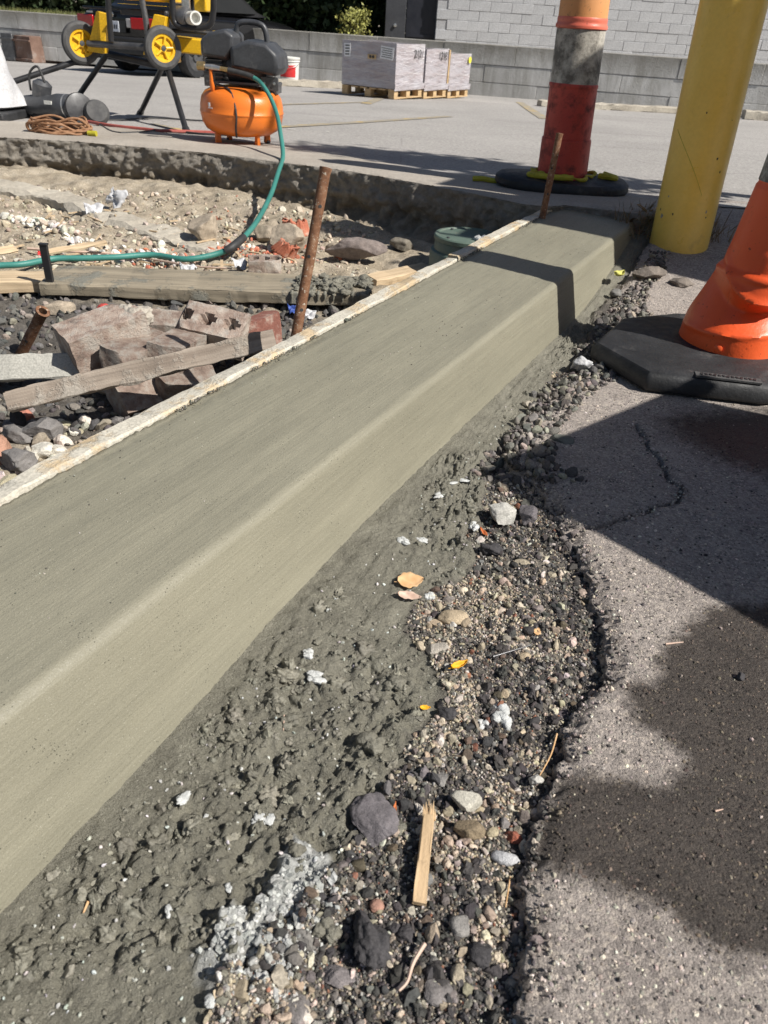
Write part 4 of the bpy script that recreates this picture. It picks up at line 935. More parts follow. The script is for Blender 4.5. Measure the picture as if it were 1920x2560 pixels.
def at(px, dz=0.004, zf=zbed):
    q = P(px[0], px[1], -0.01)
    for _ in range(4): q = P(px[0], px[1], float(zf(np.array([q.x]), np.array([q.y]))[0]) + dz)
    return q
def stick(px, r, mat, label, name='twig', cat='twig', dz=0.005, zf=zbed, taper=0.5, seg=6):
    pts = [at(p, dz, zf) for p in px]; sp = smooth_path(pts, 6); c = pts[0].copy()
    rs = [r * (1 - (1 - taper) * i / (len(sp) - 1)) for i in range(len(sp))]
    o = MB().tube([p - c for p in sp], rs, seg).build(name, mat, None, loc=c); return tag(o, label, cat)
stick([(918, 2038), (893, 2080), (880, 2120), (862, 2140)], 0.0022, 'leaf_pale', 'dry bent twig crossing the gravel near the bottom edge', dz=0.012)
stick([(1203, 1585), (1190, 1630), (1166, 1675)], 0.0014, 'leaf_tan', 'thin dry stem leaning against the broken asphalt edge', dz=0.012)
stick([(1102, 1895), (1092, 1960)], 0.0012, 'leaf_tan', 'short straight brown stalk by the asphalt edge', dz=0.01)
stick([(1438, 1391), (1476, 1387)], 0.0014, 'leaf_pale', 'pale splinter lying on the damp asphalt', 'wood_sliver', 'sliver', 0.002, za)
stick([(614, 1545), (612, 1578)], 0.0012, 'leaf_pale', 'straw bit stuck upright in the mortar', 'straw', 'straw', 0.004)
stick([(190, 1948), (180, 1972)], 0.0016, 'leaf_tan', 'tan straw bit in the lower left mortar', 'straw', 'straw', 0.003)
stick([(1545, 1752), (1562, 1748)], 0.0012, 'leaf_pale', 'short pale sliver on the dark asphalt stain', 'wood_sliver', 'sliver', 0.002, za)
a, b = at((1066, 1418), 0.009), at((1148, 1393), 0.011)
nl = thing('nail', 'bare steel nail lying on the gravel', 'nail', a); d = b - a
MB().tube([(0, 0, 0), d * 0.94, d], [0.0011, 0.0011, 0.0002], 10).build('shank', 'grey_metal', nl)
MB().tube([-d.normalized() * 0.0012, (0, 0, 0)], 0.0028, 12).build('head', 'grey_metal', nl)
a, b = at((905, 1952), 0.010), at((932, 1722), 0.018)
sp = thing('wood_splinter', 'broken tan wood splinter with frayed tip lying on the gravel', 'splinter', a); ln = (b - a).length
o = rough_board('splinter_body', (ln * 0.8, 0.0125, 0.007), 'splinter_wood', 0.0016, 7, sp, 40); o.rotation_mode = 'QUATERNION'
qd = (b - a).to_track_quat('X', 'Z'); o.rotation_quaternion = qd
for i in range(6):
    e0 = Vector((ln * 0.77, (i - 2.5) * 0.0022, 0.001 * (i % 2))); e1 = Vector((ln * (0.90 + 0.022 * ((i * 3) % 5)), (i - 2.5) * 0.0027 + 0.001, 0.003 * ((i % 3) - 1)))
    f_ = MB().tube([e0, (e0 + e1) / 2 + Vector((0, 0, 0.0008)), e1], [0.002, 0.0015, 0.0002], 5).build('frayed_fibre', 'splinter_wood', sp); f_.rotation_mode = 'QUATERNION'; f_.rotation_quaternion = qd

# ================================================================== TRENCH CONTENTS
rt = np.random.default_rng(23)
ztp = lambda x, y: float(zt(np.array([x]), np.array([y]))[0])
def atT(px, dz=0.0):
    q = P(px[0], px[1], -0.1)
    for _ in range(5): q = P(px[0], px[1], ztp(q.x, q.y) + dz)
    return q
def in_trench(x, y): return (x < xbase(y) - 0.40) & (y < np.interp(x, fr_s[:, 0], fr_s[:, 1]) - 0.10)
def samp(n, x0, x1, y0, y1):
    out = np.zeros((0, 2))
    while len(out) < n:
        c = np.c_[rt.uniform(x0, x1, n), rt.uniform(y0, y1, n)]; out = np.r_[out, c[in_trench(c[:, 0], c[:, 1])]]
    return out[:n]
def layT(name, p, s, cols, lab, shapes=ANG, sink=0.25, F=None):
    o = scatter(name, np.c_[p, zt(p[:, 0], p[:, 1]) + s * sink], s, cols, 'stone_colours', rt, shapes, F); return tag(o, lab, None, None, 'stuff')
p = samp(2600, -1.7, 0.2, 1.55, 2.5); s = np.exp(rt.normal(math.log(0.011), 0.4, len(p))).clip(0.004, 0.026)
layT('dark_gravel', p, s, palette(len(p), rt, [(0.5, (0.085, 0.08, 0.078)), (0.3, (0.15, 0.14, 0.13)), (0.2, (0.24, 0.215, 0.185))]), 'dark grey gravel under and in front of the planks')
p = samp(1100, -1.3, -0.2, 0.85, 1.6); s = np.exp(rt.normal(math.log(0.012), 0.4, len(p))).clip(0.004, 0.028)
layT('pale_gravel', p, s, palette(len(p), rt, [(0.2, (0.12, 0.11, 0.10)), (0.45, (0.34, 0.29, 0.22)), (0.35, (0.5, 0.46, 0.4))]), 'pale gravel in the trench corner by the near form board')
p = samp(2600, -2.3, -0.1, 2.62, 3.7); s = np.exp(rt.normal(math.log(0.007), 0.5, len(p))).clip(0.003, 0.024)
layT('trench_rubble', p, s, palette(len(p), rt, [(0.12, (0.2, 0.17, 0.135)), (0.55, (0.40, 0.34, 0.26)), (0.30, (0.50, 0.445, 0.365)), (0.02, (0.44, 0.18, 0.11))]), 'sunlit tan rubble and brick crumbs behind the planks')
k = rt.integers(0, 3, 260); cc = [(-0.62, 2.95), (-0.45, 3.0), (-0.95, 2.85)]
p = np.array([[rt.normal(cc[i][0], 0.09), rt.normal(cc[i][1], 0.05)] for i in k]); p = p[in_trench(p[:, 0], p[:, 1])]; s = rt.uniform(0.004, 0.016, len(p))
layT('brick_crumbs', p, s, palette(len(p), rt, [(0.6, (0.50, 0.17, 0.10)), (0.25, (0.58, 0.42, 0.33)), (0.15, (0.62, 0.58, 0.52))]), 'orange-red brick crumbs beside the hose')
# ridge of white plaster bits
ln_ = [atT(q) for q in [(-10, 470), (60, 480), (130, 503), (200, 535), (260, 562), (310, 556), (345, 540), (380, 575)]]
lp = resample(ln_, 300); p = lp + rt.normal(0, 0.018, lp.shape); s = np.exp(rt.normal(math.log(0.011), 0.4, len(p))).clip(0.004, 0.026)
layT('plaster_bits', p, s, palette(len(p), rt, [(0.8, (0.66, 0.63, 0.57)), (0.2, (0.5, 0.44, 0.36))]), 'ridge of white plaster bits along the trench', ANG, 0.5)
# wood slivers
mb = MB()
for i in range(90):
    c = samp(1, -2.2, -0.35, 2.65, 3.35)[0]; a = rt.uniform(0, 3.14); l = rt.uniform(0.02, 0.10); z = ztp(c[0], c[1]) + 0.014
    mb.box((c[0], c[1], z), (l, rt.uniform(0.004, 0.012), 0.004), Matrix.Rotation(a, 3, 'Z') @ Matrix.Rotation(rt.uniform(-0.15, 0.15), 3, 'Y'))
tag(mb.build('wood_slivers', 'tan_plank'), 'small wood slivers strewn over the sunlit rubble', None, None, 'stuff')

# old buried kerb strip
kp = [atT(q) for q in [(-60, 404), (120, 440), (250, 478), (370, 515), (480, 556)]]; kz = -0.035
for i in range(4):
    a = Vector((kp[i].x, kp[i].y, kz - 0.012 * i)); b = Vector((kp[i + 1].x, kp[i + 1].y, kz - 0.012 * (i + 1))); d = b - a
    o = rough_board('old_kerb_stone', (d.length - 0.012, 0.13, 0.14), 'tan_concrete', 0.010, 300 + i, None, 26)
    orient(o, a - Vector((0, -0.02, 0.035)), d); tag(o, ['leftmost length of old buried kerb under the cut bank', 'second length of old buried kerb, below the white rag', 'third length of old buried kerb, left of the hose shadow', 'last broken length of old buried kerb beside the hose'][i], 'kerb stone', 'old buried kerb')
def tstone(px, wpx, c, key, label, seed, ell=(1, 0.8, 0.6), cat='stone', name='stone', sink=0.15, cuts=14, lump_=0.08):
    return stone(px, wpx, c, key, label, seed, ell, sink, cuts, lump_, cat, name, 0.0, zt)
tstone((445, 520), 70, (0.36, 0.30, 0.23), 'rock_sand', 'sandy concrete lump at the end of the buried kerb', 41, (1, 0.8, 0.8))
tstone((578, 520), 74, (0.40, 0.34, 0.27), 'rock_sand', 'big sandy block just right of the hose', 42, (1, 0.7, 0.7))
tstone((615, 545), 90, (0.42, 0.36, 0.29), 'rock_sand', 'round sandy lump left of the tall rusty stake', 43, (1, 0.8, 0.8))
tstone((585, 505), 60, (0.30, 0.25, 0.19), 'rock_dun', 'dun clod under the cut bank by the ribbed tile', 44, (1, 0.7, 0.6))
tstone((760, 560), 150, (0.20, 0.165, 0.15), 'rock_mauve2', 'long mauve rubble slab right of the tall rusty stake', 45, (1, 0.4, 0.42), 'rubble', 'rubble_slab')
tstone((730, 545), 60, (0.24, 0.21, 0.18), 'rock_dun', 'small shaded clod behind the mauve rubble slab', 46)
tstone((870, 540), 60, (0.17, 0.15, 0.12), 'rock_dim', 'shaded earth clod left of the green lid', 47, (1, 0.7, 0.5))
tstone((130, 670), 70, (0.40, 0.36, 0.3), 'rock_sand', 'pale flat stone in the shade of the plank', 48, (1, 0.7, 0.35))
tstone((100, 945), 110, (0.17, 0.16, 0.155), 'rock_slate2', 'big slate-grey stone at the left near the form board', 49, (1, 0.75, 0.6))
tstone((40, 950), 70, (0.20, 0.185, 0.175), 'rock_slate2', 'second slate-grey stone near the left edge', 50)
tstone((45, 1010), 86, (0.22, 0.21, 0.205), 'rock_slate2', 'speckled grey stone below the two slate stones at left', 51)
tstone((0, 985), 50, (0.36, 0.2, 0.14), 'rock_pinkish', 'pinkish brick-coloured stone cut by the left edge', 52, (0.8, 1.2, 0.9))
tstone((95, 985), 52, (0.6, 0.57, 0.5), 'rock_chalk', 'chalky white stone beside the near form board', 53)
tstone((70, 1000), 34, (0.6, 0.57, 0.5), 'rock_chalk', 'smaller chalky stone left of the chalky white stone', 54)
tstone((130, 990), 44, (0.56, 0.52, 0.44), 'rock_chalk', 'chalky stone touching the near form board', 55)
tstone((55, 900), 44, (0.42, 0.17, 0.12), 'rock_brickred', 'red brick lump under the pointed end of the slanted board', 56, cat='chunk', name='brick_lump')
tstone((40, 925), 34, (0.03, 0.03, 0.034), 'rock_jet', 'jet-black shard standing among the left stones', 57, (0.5, 0.6, 1.2), 'shard', 'shard', 0.0)
tstone((225, 690), 40, (0.46, 0.06, 0.05), 'rock_scarlet', 'scarlet brick shard under the plank shade', 58, (1, 0.8, 0.9), 'shard', 'brick_shard')
tstone((230, 850), 60, (0.36, 0.3, 0.22), 'rock_sand', 'buff stone beneath the slanted board', 59)

# planks
def board4(name, A, B, wdir, wd, th, mat, label, cat='plank', seed=1, amp=0.002, nx=50):
    """A,B: ends of the near top edge; wdir: towards the far top edge"""
    A = Vector(A); B = Vector(B); x = (B - A); wv = Vector(wdir); wv = (wv - x.normalized() * wv.dot(x.normalized())).normalized()
    up = x.normalized().cross(wv)
    o = rough_board(name, (x.length, wd, th), mat, amp, seed, None, nx)
    return tag(orient(o, A + wv * wd / 2 - up * th / 2, x, up), label, cat)
zp = -0.03
A = P(83, 612, zp); B = P(800, 638, zp); Bk = P(108, 578, zp)
pl1 = board4('plank', A, B, Bk - A + Vector((0.03, 0, 0)), 0.21, 0.038, 'grey_plank', 'long grey cement-stained plank lying across the trench', seed=61, nx=90)
A2 = P(-160, 612, zp - 0.008); B2 = P(112, 607, zp - 0.008)
board4('plank', A2, P(95, 607, zp - 0.008), (0.05, 1, 0), 0.12, 0.038, 'tan_plank', 'cleaner tan plank end running out of the left edge behind the long plank', seed=62)
board4('plank', P(815, 606, -0.06), P(935, 578, -0.06), (-0.4, 1, 0.12), 0.06, 0.038, 'tan_plank', 'tan board end wedged in front of the green lid', 'board', 63)
# slanted weathered board, leaning on the bricks
A = P(20, 890, -0.05); B = P(600, 754, 0.07)
o = board4('slanted_board', A, B, Vector((-0.25, 0.35, 1.0)), 0.045, 0.02, 'brown_board', 'weathered brown board slanting from the left up to the form board', 'board', 64, 0.004, 70)
A = P(-60, 822, -0.07); B = P(182, 815, -0.065)
board4('board_offcut', A, B, Vector((0.0, 0.55, 1)), 0.06, 0.035, 'cement_board', 'pale board offcut crusted with cement at the left edge', 'board', 65, 0.003)
board4('thin_lath', P(95, 549, -0.03), P(232, 524, -0.02), (0, 1, 0.3), 0.02, 0.008, 'tan_plank', 'thin tan lath lying on the sunlit rubble', 'lath', 66)
board4('thin_lath', P(-40, 556, -0.02), P(40, 541, -0.02), (0, 1, 0.3), 0.03, 0.008, 'tan_plank', 'tan lath end at the left edge of the rubble', 'lath', 67)
stick([(60, 537), (150, 543), (240, 548), (330, 560), (420, 575), (500, 580)], 0.006, 'leaf_pale', 'long dry root lying over the rubble', 'root', 'root', 0.02, zt)
# mortar dropped on the plank
mo = thing('mortar_splat', 'wet mortar dropped and dripping over the right end of the long plank', 'mortar', P(700, 615, zp))
rng = np.random.default_rng(5); Vs = []; Fs = []; o_ = 0
for i in range(150):
    q = P(rng.uniform(640, 800), rng.normal(613, 7), zp + rng.uniform(-0.003, 0.010)); V = rockshape(I2, rng, 5, (1, 0.8, 0.6), 0.55) * rng.uniform(0.004, 0.019); Vs.append(V + np.array(q - mo.location)); Fs.append(I2[1] + o_); o_ += len(V)
mm_o = mesh_np('mortar_mound', np.concatenate(Vs), np.concatenate(Fs), 'wet_mortar', mo); mm_o['kind'] = 'stuff'
ax = (P(800, 638, zp) - P(83, 612, zp)).normalized()
for i in range(9):
    q = P(632 + 18 * i + rng.uniform(-4, 4), 632.5 + 0.6 * i, zp) - mo.location; l = rng.uniform(0.012, 0.034)
    MB().tube([q + Vector((0, 0.006, 0.004)), q + Vector((0, -0.003, -0.002)), q + Vector((0, -0.003, -l))], [0.006, 0.005, 0.0025], 8).build('drip', 'wet_mortar', mo)

# bricks
def brick(px, dz, rot, label, size=(0.195, 0.092, 0.06), seed=1, mat='old_brick', holes=False, cuts=3, name='brick', group=None, cap=None):
    bm = bmesh.new(); bmesh.ops.create_cube(bm, size=1.0); bmesh.ops.subdivide_edges(bm, edges=bm.edges[:], cuts=20 if holes else 13, use_grid_fill=True)
    rng = np.random.default_rng(seed); S = np.array(size)
    V = np.array([v.co[:] for v in bm.verts]) * S
    for _ in range(cuts):
        n = rng.normal(size=3); n /= np.linalg.norm(n); ext = np.abs(S / 2 * n).sum(); d = ext * rng.uniform(0.72, 0.88)
        e = V @ n - d; V = V - np.outer(np.maximum(e, 0), n)
    off = rng.uniform(0, 40, 3)
    V = V + np.array([mnoise.noise_vector(Vector(v * 34 + off)) for v in V]) * 0.0020 + np.array([mnoise.noise_vector(Vector(v * 110 + off)) for v in V]) * 0.0012
    if holes:
        for hx in (-0.32, 0.0, 0.32):
            r = np.hypot(V[:, 0] - hx * size[0], V[:, 1]); k = (r < 0.017) & (V[:, 2] > size[2] * 0.3); V[k, 2] -= 0.034
    for v, c in zip(bm.verts, V): v.co = c
    me = bpy.data.meshes.new(name); bm.to_mesh(me); bm.free(); me.materials.append(G[mat])
    me.polygons.foreach_set('use_smooth', np.full(len(me.polygons), True)); me.set_sharp_from_angle(angle=rad(42))
    o = bpy.data.objects.new(name, me); COL.objects.link(o); o.location = P(px[0], px[1], dz); o.rotation_euler = rot
    return tag(o, label, 'brick', group)
b1 = brick((228, 735), -0.0, (0.12, -0.20, 0.72), 'big brick with a mortar crust standing at the left of the pile', (0.20, 0.105, 0.12), 71, cuts=2)
lm = rockshape(I4, np.random.default_rng(8), 5, (0.75, 0.8, 0.55), 0.3) * 0.062; o = mesh_np('mortar_crust', lm, I4[1], 'grey_mortar', b1); o.location = (0.085, 0.0, 0.03)
brick((455, 712), -0.005, (0.5, 0.10, -0.18), 'cored brick with a row of holes at the back right of the pile', (0.20, 0.095, 0.085), 72, holes=True, cuts=2)
brick((300, 770), -0.03, (0.15, 0.05, 1.25), 'dark brick end in the middle of the pile, left of two', (0.19, 0.09, 0.085), 73)
brick((388, 762), -0.03, (0.1, 0.1, 1.4), 'dark brick end in the middle of the pile, right of two', (0.19, 0.09, 0.085), 74)
brick((566, 718), -0.03, (1.45, 0.1, 1.25), 'red brick on end against the form board', (0.16, 0.09, 0.05), 75, mat='shaded_red_brick')
brick((315, 845), -0.09, (0.9, 0.0, 0.9), 'plum-coloured brick tipped up under the slanted board', (0.17, 0.09, 0.06), 76)
brick((400, 828), -0.08, (0.3, 0.2, 0.5), 'whitish mortared brick under the slanted board near the form board', (0.15, 0.09, 0.06), 77)
brick((355, 705), -0.07, (0.2, 0.1, 0.3), 'dusty red brick bat behind the big mortared brick', (0.12, 0.09, 0.06), 78)
brick((572, 575), -0.02, (0.05, 0.0, 0.2), 'small cored brick bat behind the plank, left of the rusty stake', (0.11, 0.08, 0.055), 79, holes=True)
# ribbed hollow clay tiles
def ribbed(px, dz, sc, rot, label, seed):
    rng = np.random.default_rng(seed); n = 34; V = []; 
    for z in np.linspace(0, 1, 9):
        for i in range(n):
            a = math.pi * i / (n - 1); rr = (0.05 + 0.0045 * math.cos(i * 2.2)) * (1 - 0.25 * z) * sc
            V.append((rr * 1.25 * math.cos(a) + 0.004 * rng.normal() * (z > 0.9), -rr * 0.7 * math.sin(a), z * 0.06 * sc * (1 + 0.18 * math.sin(i * 0.7))))
    o = mesh_np('ribbed_tile', V, gridf(9, n), 'terracotta'); s_ = o.modifiers.new('thickness', 'SOLIDIFY'); s_.thickness = 0.014; s_.offset = 1
    o.location = P(px[0], px[1], dz); o.rotation_euler = rot; return tag(o, label, 'tile')
ribbed((637, 505), -0.03, 0.95, (0.15, 0, 0.1), 'red ribbed clay tile fragment under the cut bank', 81)
ribbed((610, 545), -0.035, 0.8, (0.5, 0.5, 0.5), 'pale crusted ribbed tile fragment left of the tall rusty stake', 82)

# white rag and scraps
def rag(px, dz, w_, h_, rot, label, seed, mat='white_sheet', name='white_rag', cat='rag'):
    n = 16; V = []
    for i in range(n):
        for k in range(n):
            u = i / (n - 1) - 0.5; v = k / (n - 1) - 0.5
            z = 0.30 * w_ * float(fbm(np.array([u]), np.array([v]), 3.2, 3, seed)[0])
            V.append((u * w_ * (1 + 0.4 * v), v * h_ * (1 + 0.35 * math.sin(u * 7)), z))
    o = mesh_np(name, V, gridf(n, n), mat); s_ = o.modifiers.new('thickness', 'SOLIDIFY'); s_.thickness = 0.0012
    o.location = P(px[0], px[1], dz); o.rotation_euler = rot; return tag(o, label, cat)
rag((252, 428), 0.03, 0.085, 0.07, (0.9, 0.2, -0.5), 'crumpled white plastic rag on the bank below the sidewalk', 4)
rag((202, 450), -0.005, 0.07, 0.05, (0.5, 0.1, 0.3), 'smaller white rag left of the crumpled white plastic', 5)
rag((518, 570), -0.02, 0.05, 0.04, (0.7, 0.3, 0.6), 'white paper scrap beside the hose coupling', 6, name='paper_scrap', cat='scrap')
rag((405, 578), -0.03, 0.05, 0.035, (0.4, 0.1, 0.1), 'white plaster sheet scrap in front of the hose', 7, name='plaster_scrap', cat='scrap')
rag((88, 547), -0.03, 0.02, 0.02, (0.4, 0.1, 0.1), 'small red plastic scrap on the rubble at left', 8, 'red_print', 'plastic_scrap', 'scrap')
rag((640, 668), -0.075, 0.05, 0.04, (0.5, 0.1, 0.1), 'blue plastic scrap in the shade under the plank', 9, 'blue_scrap', 'plastic_scrap', 'scrap')
rag((665, 678), -0.085, 0.05, 0.035, (0.5, 0.1, 0.3), 'pale rag in the shade under the plank', 10, 'white_sheet', 'pale_rag')

# stakes
def hole(parent, p, d, r=0.003):
    d = Vector(d).normalized(); MB().tube([Vector(p) - d * 0.003, Vector(p) + d * 0.0006], r, 12).build('nail_hole', 'black_print', parent)
def stake(base, top, r, label, mat='rusty_steel', holes=(0.2, 0.5, 0.8), rim=0.0015, hollow=False, buried=0.18):
    base = Vector(base); top = Vector(top); ax_ = (top - base); l = ax_.length; q = ax_.to_track_quat('Z', 'Y'); t_ = thing('form_stake', label, 'stake', base)
    prof = [(r, -buried), (r, 0)] + [(r * (1 + 0.03 * math.sin(i * 1.7)), l * i / 10) for i in range(1, 10)] + [(r, l - 0.012), (r + rim, l - 0.004), (r + rim, l)]
    if hollow: prof += [(r * 0.75, l), (r * 0.72, l - 0.05), (0.0001, l - 0.05)]
    else: prof += [(r * 0.5, l + 0.001), (0.0001, l + 0.001)]
    MB().lathe(prof, 20, (0, 0, 0), ax_.normalized()).build('shaft', mat, t_, sharp=50)
    view = (CAMP - base); view = (view - ax_.normalized() * view.dot(ax_.normalized())).normalized()
    side_ = ax_.normalized().cross(view)
    for h in holes:
        d = (view * 0.97 + side_ * 0.2 * (1 if int(h * 10) % 2 else -1)).normalized(); hole(t_, ax_ * h + d * (r - 0.0002), d, r * 0.32)
    return t_
sb = P(653, 712, 0.15); stake(sb + Vector((-0.012, 0.012, 0)), DY(704, 362, 1.66), 0.0112, 'tall rusty steel stake leaning over the form board', holes=(0.12, 0.46, 0.77))
st2 = P(1171, 472, 0.15); stake(st2, DY(1209, 288, st2.y + 0.03), 0.0115, 'thin grey stake standing in front of the red marker tube', 'rusty_steel', (0.3, 0.6), 0.001)
st3 = atT((42, 772)); stake(st3, DY(93, 672, st3.y - 0.05), 0.0145, 'short hollow pipe stake leaning at the left', holes=(0.42,), rim=0.004, hollow=True)
q0 = P(108, 607, zp + 0.002); q1 = DY(109, 530, q0.y)
fs = thing('flat_stake', 'dark square bar stake standing on the plank end', 'stake', q0)
MB().box((0, 0, (q1 - q0).z / 2 - 0.06), (0.022, 0.014, (q1 - q0).z + 0.12)).build('shaft', 'black_metal', fs, 0.001); MB().box((0, 0, (q1 - q0).z + 0.002), (0.027, 0.018, 0.006)).build('mushroomed_head', 'black_metal', fs, 0.0015)

# green capped riser
rc = P(1012, 512, 0.06); rs = thing('access_riser', 'dark green round plastic riser with lid beside the curb', 'riser', (rc.x, rc.y, 0.06))
MB().lathe([(0.140, -0.25), (0.138, -0.055), (0.134, -0.048), (0.124, -0.044), (0.122, -0.012), (0.118, -0.006)], 48).build('body', 'green_lid_plastic', rs)
MB().lathe([(0.124, -0.010), (0.127, -0.008), (0.127, 0.004), (0.123, 0.008), (0.112, 0.008), (0.110, 0.005), (0.06, 0.006), (0.0001, 0.0065)], 48).build('lid', 'green_lid_plastic', rs)
for a in (0.6, 2.2, 3.8, 5.4): MB().lathe([(0.006, 0.004), (0.006, 0.0095), (0.0001, 0.0105)], 10, (0.098 * math.cos(a), 0.098 * math.sin(a), 0)).build('lid_screw', 'grey_metal', rs)
ml = lump((1040, 517), 34, 'white crusty mortar lump sitting on the green lid', 99, (1, 0.8, 0.6), zf=lambda x, y: np.full_like(x, 0.068), blobs=9)

# ================================================================== CONES, BOLLARD
def lean(o, ax, ay): o.rotation_euler[0] += ax; o.rotation_euler[1] += ay
# --- crumpled orange channelizer cone at the right
c0 = Vector((0.875, 1.945, 0.0)); BASE_T = 0.055
co = thing('traffic_cone', 'crumpled bright orange cone with white collar on a black octagonal base at right', 'traffic cone', c0)
octo = [(0.512, 1.897), (0.632, 2.109), (0.80, 2.185), (1.04, 2.17), (1.18, 1.97), (1.10, 1.75), (0.87, 1.668), (0.606, 1.707)]
o2 = [(x - c0.x, y - c0.y) for x, y in octo]
mb = MB(); n8 = 8
def oring(s, z): return [(x * s, y * s, z) for x, y in o2]
rings = [oring(1.0, 0.004), oring(1.015, 0.014), oring(1.015, 0.036), oring(0.985, 0.050), oring(0.93, BASE_T), oring(0.42, BASE_T + 0.006)]
V = [p for r in rings for p in r]; F = [tuple(range(7, -1, -1))]
for i in range(len(rings) - 1):
    for k in range(8): F.append((i * 8 + k, i * 8 + (k + 1) % 8, (i + 1) * 8 + (k + 1) % 8, (i + 1) * 8 + k))
F.append(tuple(5 * 8 + k for k in range(8)))
mb.add(V, F); rb = mb.build('rubber_base', 'black_rubber', co, 0.006, bseg=3)
# moulded plate with raised marks on the front rim
fd = Vector((o2[6][0] - o2[7][0], o2[6][1] - o2[7][1], 0)); fl = fd.length; fu = fd.normalized(); fn = Vector((fu.y, -fu.x, 0))
mid = Vector((o2[7][0], o2[7][1], 0)) + fd * 0.66
rotp = Matrix.Rotation(math.atan2(fu.y, fu.x), 3, 'Z')
pc = mid * 0.94 + Vector((0, 0, 0.0545)); MB().box(pc, (0.15, 0.026, 0.006), rotp).build('moulded_plate', 'rubber_scuffed', rb, 0.001)
for i in range(13): MB().box(pc + fu * (-0.06 + 0.01 * i) + Vector((0, 0, 0.0035)), (0.0055, 0.010 + 0.004 * (i % 3 == 0), 0.002), rotp @ Matrix.Rotation(0.3 * ((i * 7) % 3 - 1), 3, 'Z')).build('raised_mark', 'black_rubber', rb)
def cone_fn(p, a):
    z = p.z; view = math.cos(a - rad(-114)); fr_ = max(view, 0) ** 0.7
    k = 1.0
    da_ = (a - rad(-114) + math.pi) % (2 * math.pi) - math.pi
    z1 = 0.058 + 0.012 * da_; z2 = 0.160 - 0.030 * da_ - 0.02 * math.cos(da_ * 2.2)
    t = (z - z1) / max(z2 - z1, 0.01)
    tri = 0.0 if t <= 0 or t >= 1 else (t / 0.62 if t < 0.62 else (1 - t) / 0.38)
    kink = abs(math.sin(da_ * 1.6 + 0.7))
    k = 1 - 0.33 * tri * fr_ * (0.7 + 0.3 * kink) + 0.045 * fr_ * max(0.0, 1 - abs(z - z2) / 0.016) + 0.035 * fr_ * max(0.0, 1 - abs(z - z1) / 0.010)
    if z > z2: k += 0.04 * fr_ * max(0.0, 1 - (z - z2) / 0.04) * math.sin(da_ * 3)
    k *= 1 + 0.012 * math.sin(a * 3 + z * 30) * (z < 0.25)
    q = Vector((p.x * k, p.y * k, z)); q.x += 0.055 * z + 0.05 * sstep(0.05, 0.2, z) * 0.4; q.y += 0.02 * z
    return q
def prof(seq, n=10):
    out = []
    for (r0, z0), (r1, z1) in zip(seq[:-1], seq[1:]):
        m_ = max(1, int(abs(z1 - z0) / 0.005))
        for i in range(m_): out.append((r0 + (r1 - r0) * i / m_, z0 + (z1 - z0) * i / m_))
    return out + [seq[-1]]
zb = BASE_T - 0.002
body = prof([(0.128, 0), (0.128, 0.05), (0.126, 0.075), (0.108, 0.175), (0.110, 0.186), (0.104, 0.196), (0.0985, 0.20), (0.085, 0.375), (0.0845, 0.382), (0.081, 0.388), (0.0805, 0.42)])
o = MB().lathe(body, 128, (0, 0, zb), None, cone_fn).build('crumpled_body', 'orange_cone_plastic', co, sharp=60)
o = MB().lathe(prof([(0.0828, 0.394), (0.0775, 0.60), (0.077, 0.603)]), 48, (0, 0, zb), None, cone_fn).build('white_collar', 'dirty_reflective_sleeve', co)
o = MB().lathe(prof([(0.0775, 0.598), (0.081, 0.606), (0.081, 0.62), (0.0755, 0.626), (0.071, 0.74)]), 48, (0, 0, zb), None, cone_fn).build('upper_band', 'orange_cone_plastic', co)
o = MB().lathe(prof([(0.0745, 0.73), (0.071, 0.88)]), 48, (0, 0, zb), None, cone_fn).build('white_collar', 'dirty_reflective_sleeve', co)
o = MB().lathe(prof([(0.0705, 0.875), (0.066, 0.97), (0.05, 0.99), (0.03, 1.0), (0.03, 1.03), (0.05, 1.035), (0.05, 1.06), (0.0001, 1.062)]), 48, (0, 0, zb), None, cone_fn).build('top_grip', 'orange_cone_plastic', co)
va = rad(-124); nb = cone_fn(Vector((0.128 * math.cos(va), 0.128 * math.sin(va), 0.022)), va); MB().lathe([(0.011, -0.004), (0.0105, 0.003), (0.006, 0.006), (0.0001, 0.0068)], 16, nb + Vector((0, 0, zb)), Vector((math.cos(va), math.sin(va), 0))).build('rivet', 'orange_cone_plastic', co)

# --- red and white marker tube on the sidewalk
tz = lotz(3.47) + 0.012; t0 = Vector((0.655, 3.47, tz)); tb = thing('marker_tube', 'faded red and orange marker tube with dirty white band on an oval rubber base', 'marker tube', t0)
rng = np.random.default_rng(4); V = []; seg = 56
rings = [(1.0, 0.002), (1.03, 0.014), (1.02, 0.032), (0.96, 0.044), (0.60, 0.050), (0.35, 0.052)]
for s_, z in rings:
    for k in range(seg):
        a = 2 * math.pi * k / seg; e = 0.27 * (abs(math.cos(a)) ** 2.6 + abs(math.sin(a)) ** 2.6) ** (-1 / 2.6)
        V.append((e * s_ * math.cos(a) , 0.66 * e * s_ * math.sin(a), z + 0.004 * math.sin(a * 2 + 1)))
F = []
for i in range(len(rings) - 1):
    for k in range(seg): F.append((i * seg + k, i * seg + (k + 1) % seg, (i + 1) * seg + (k + 1) % seg, (i + 1) * seg + k))
F += [tuple(range(seg - 1, -1, -1)), tuple(5 * seg + k for k in range(seg))]
o = MB().add(V, F).build('rubber_base', 'black_rubber', tb); o.rotation_euler = (0, 0, -0.12)
def tfn(p, a): return Vector((p.x - 0.035 * p.z, p.y + 0.01 * p.z, p.z))
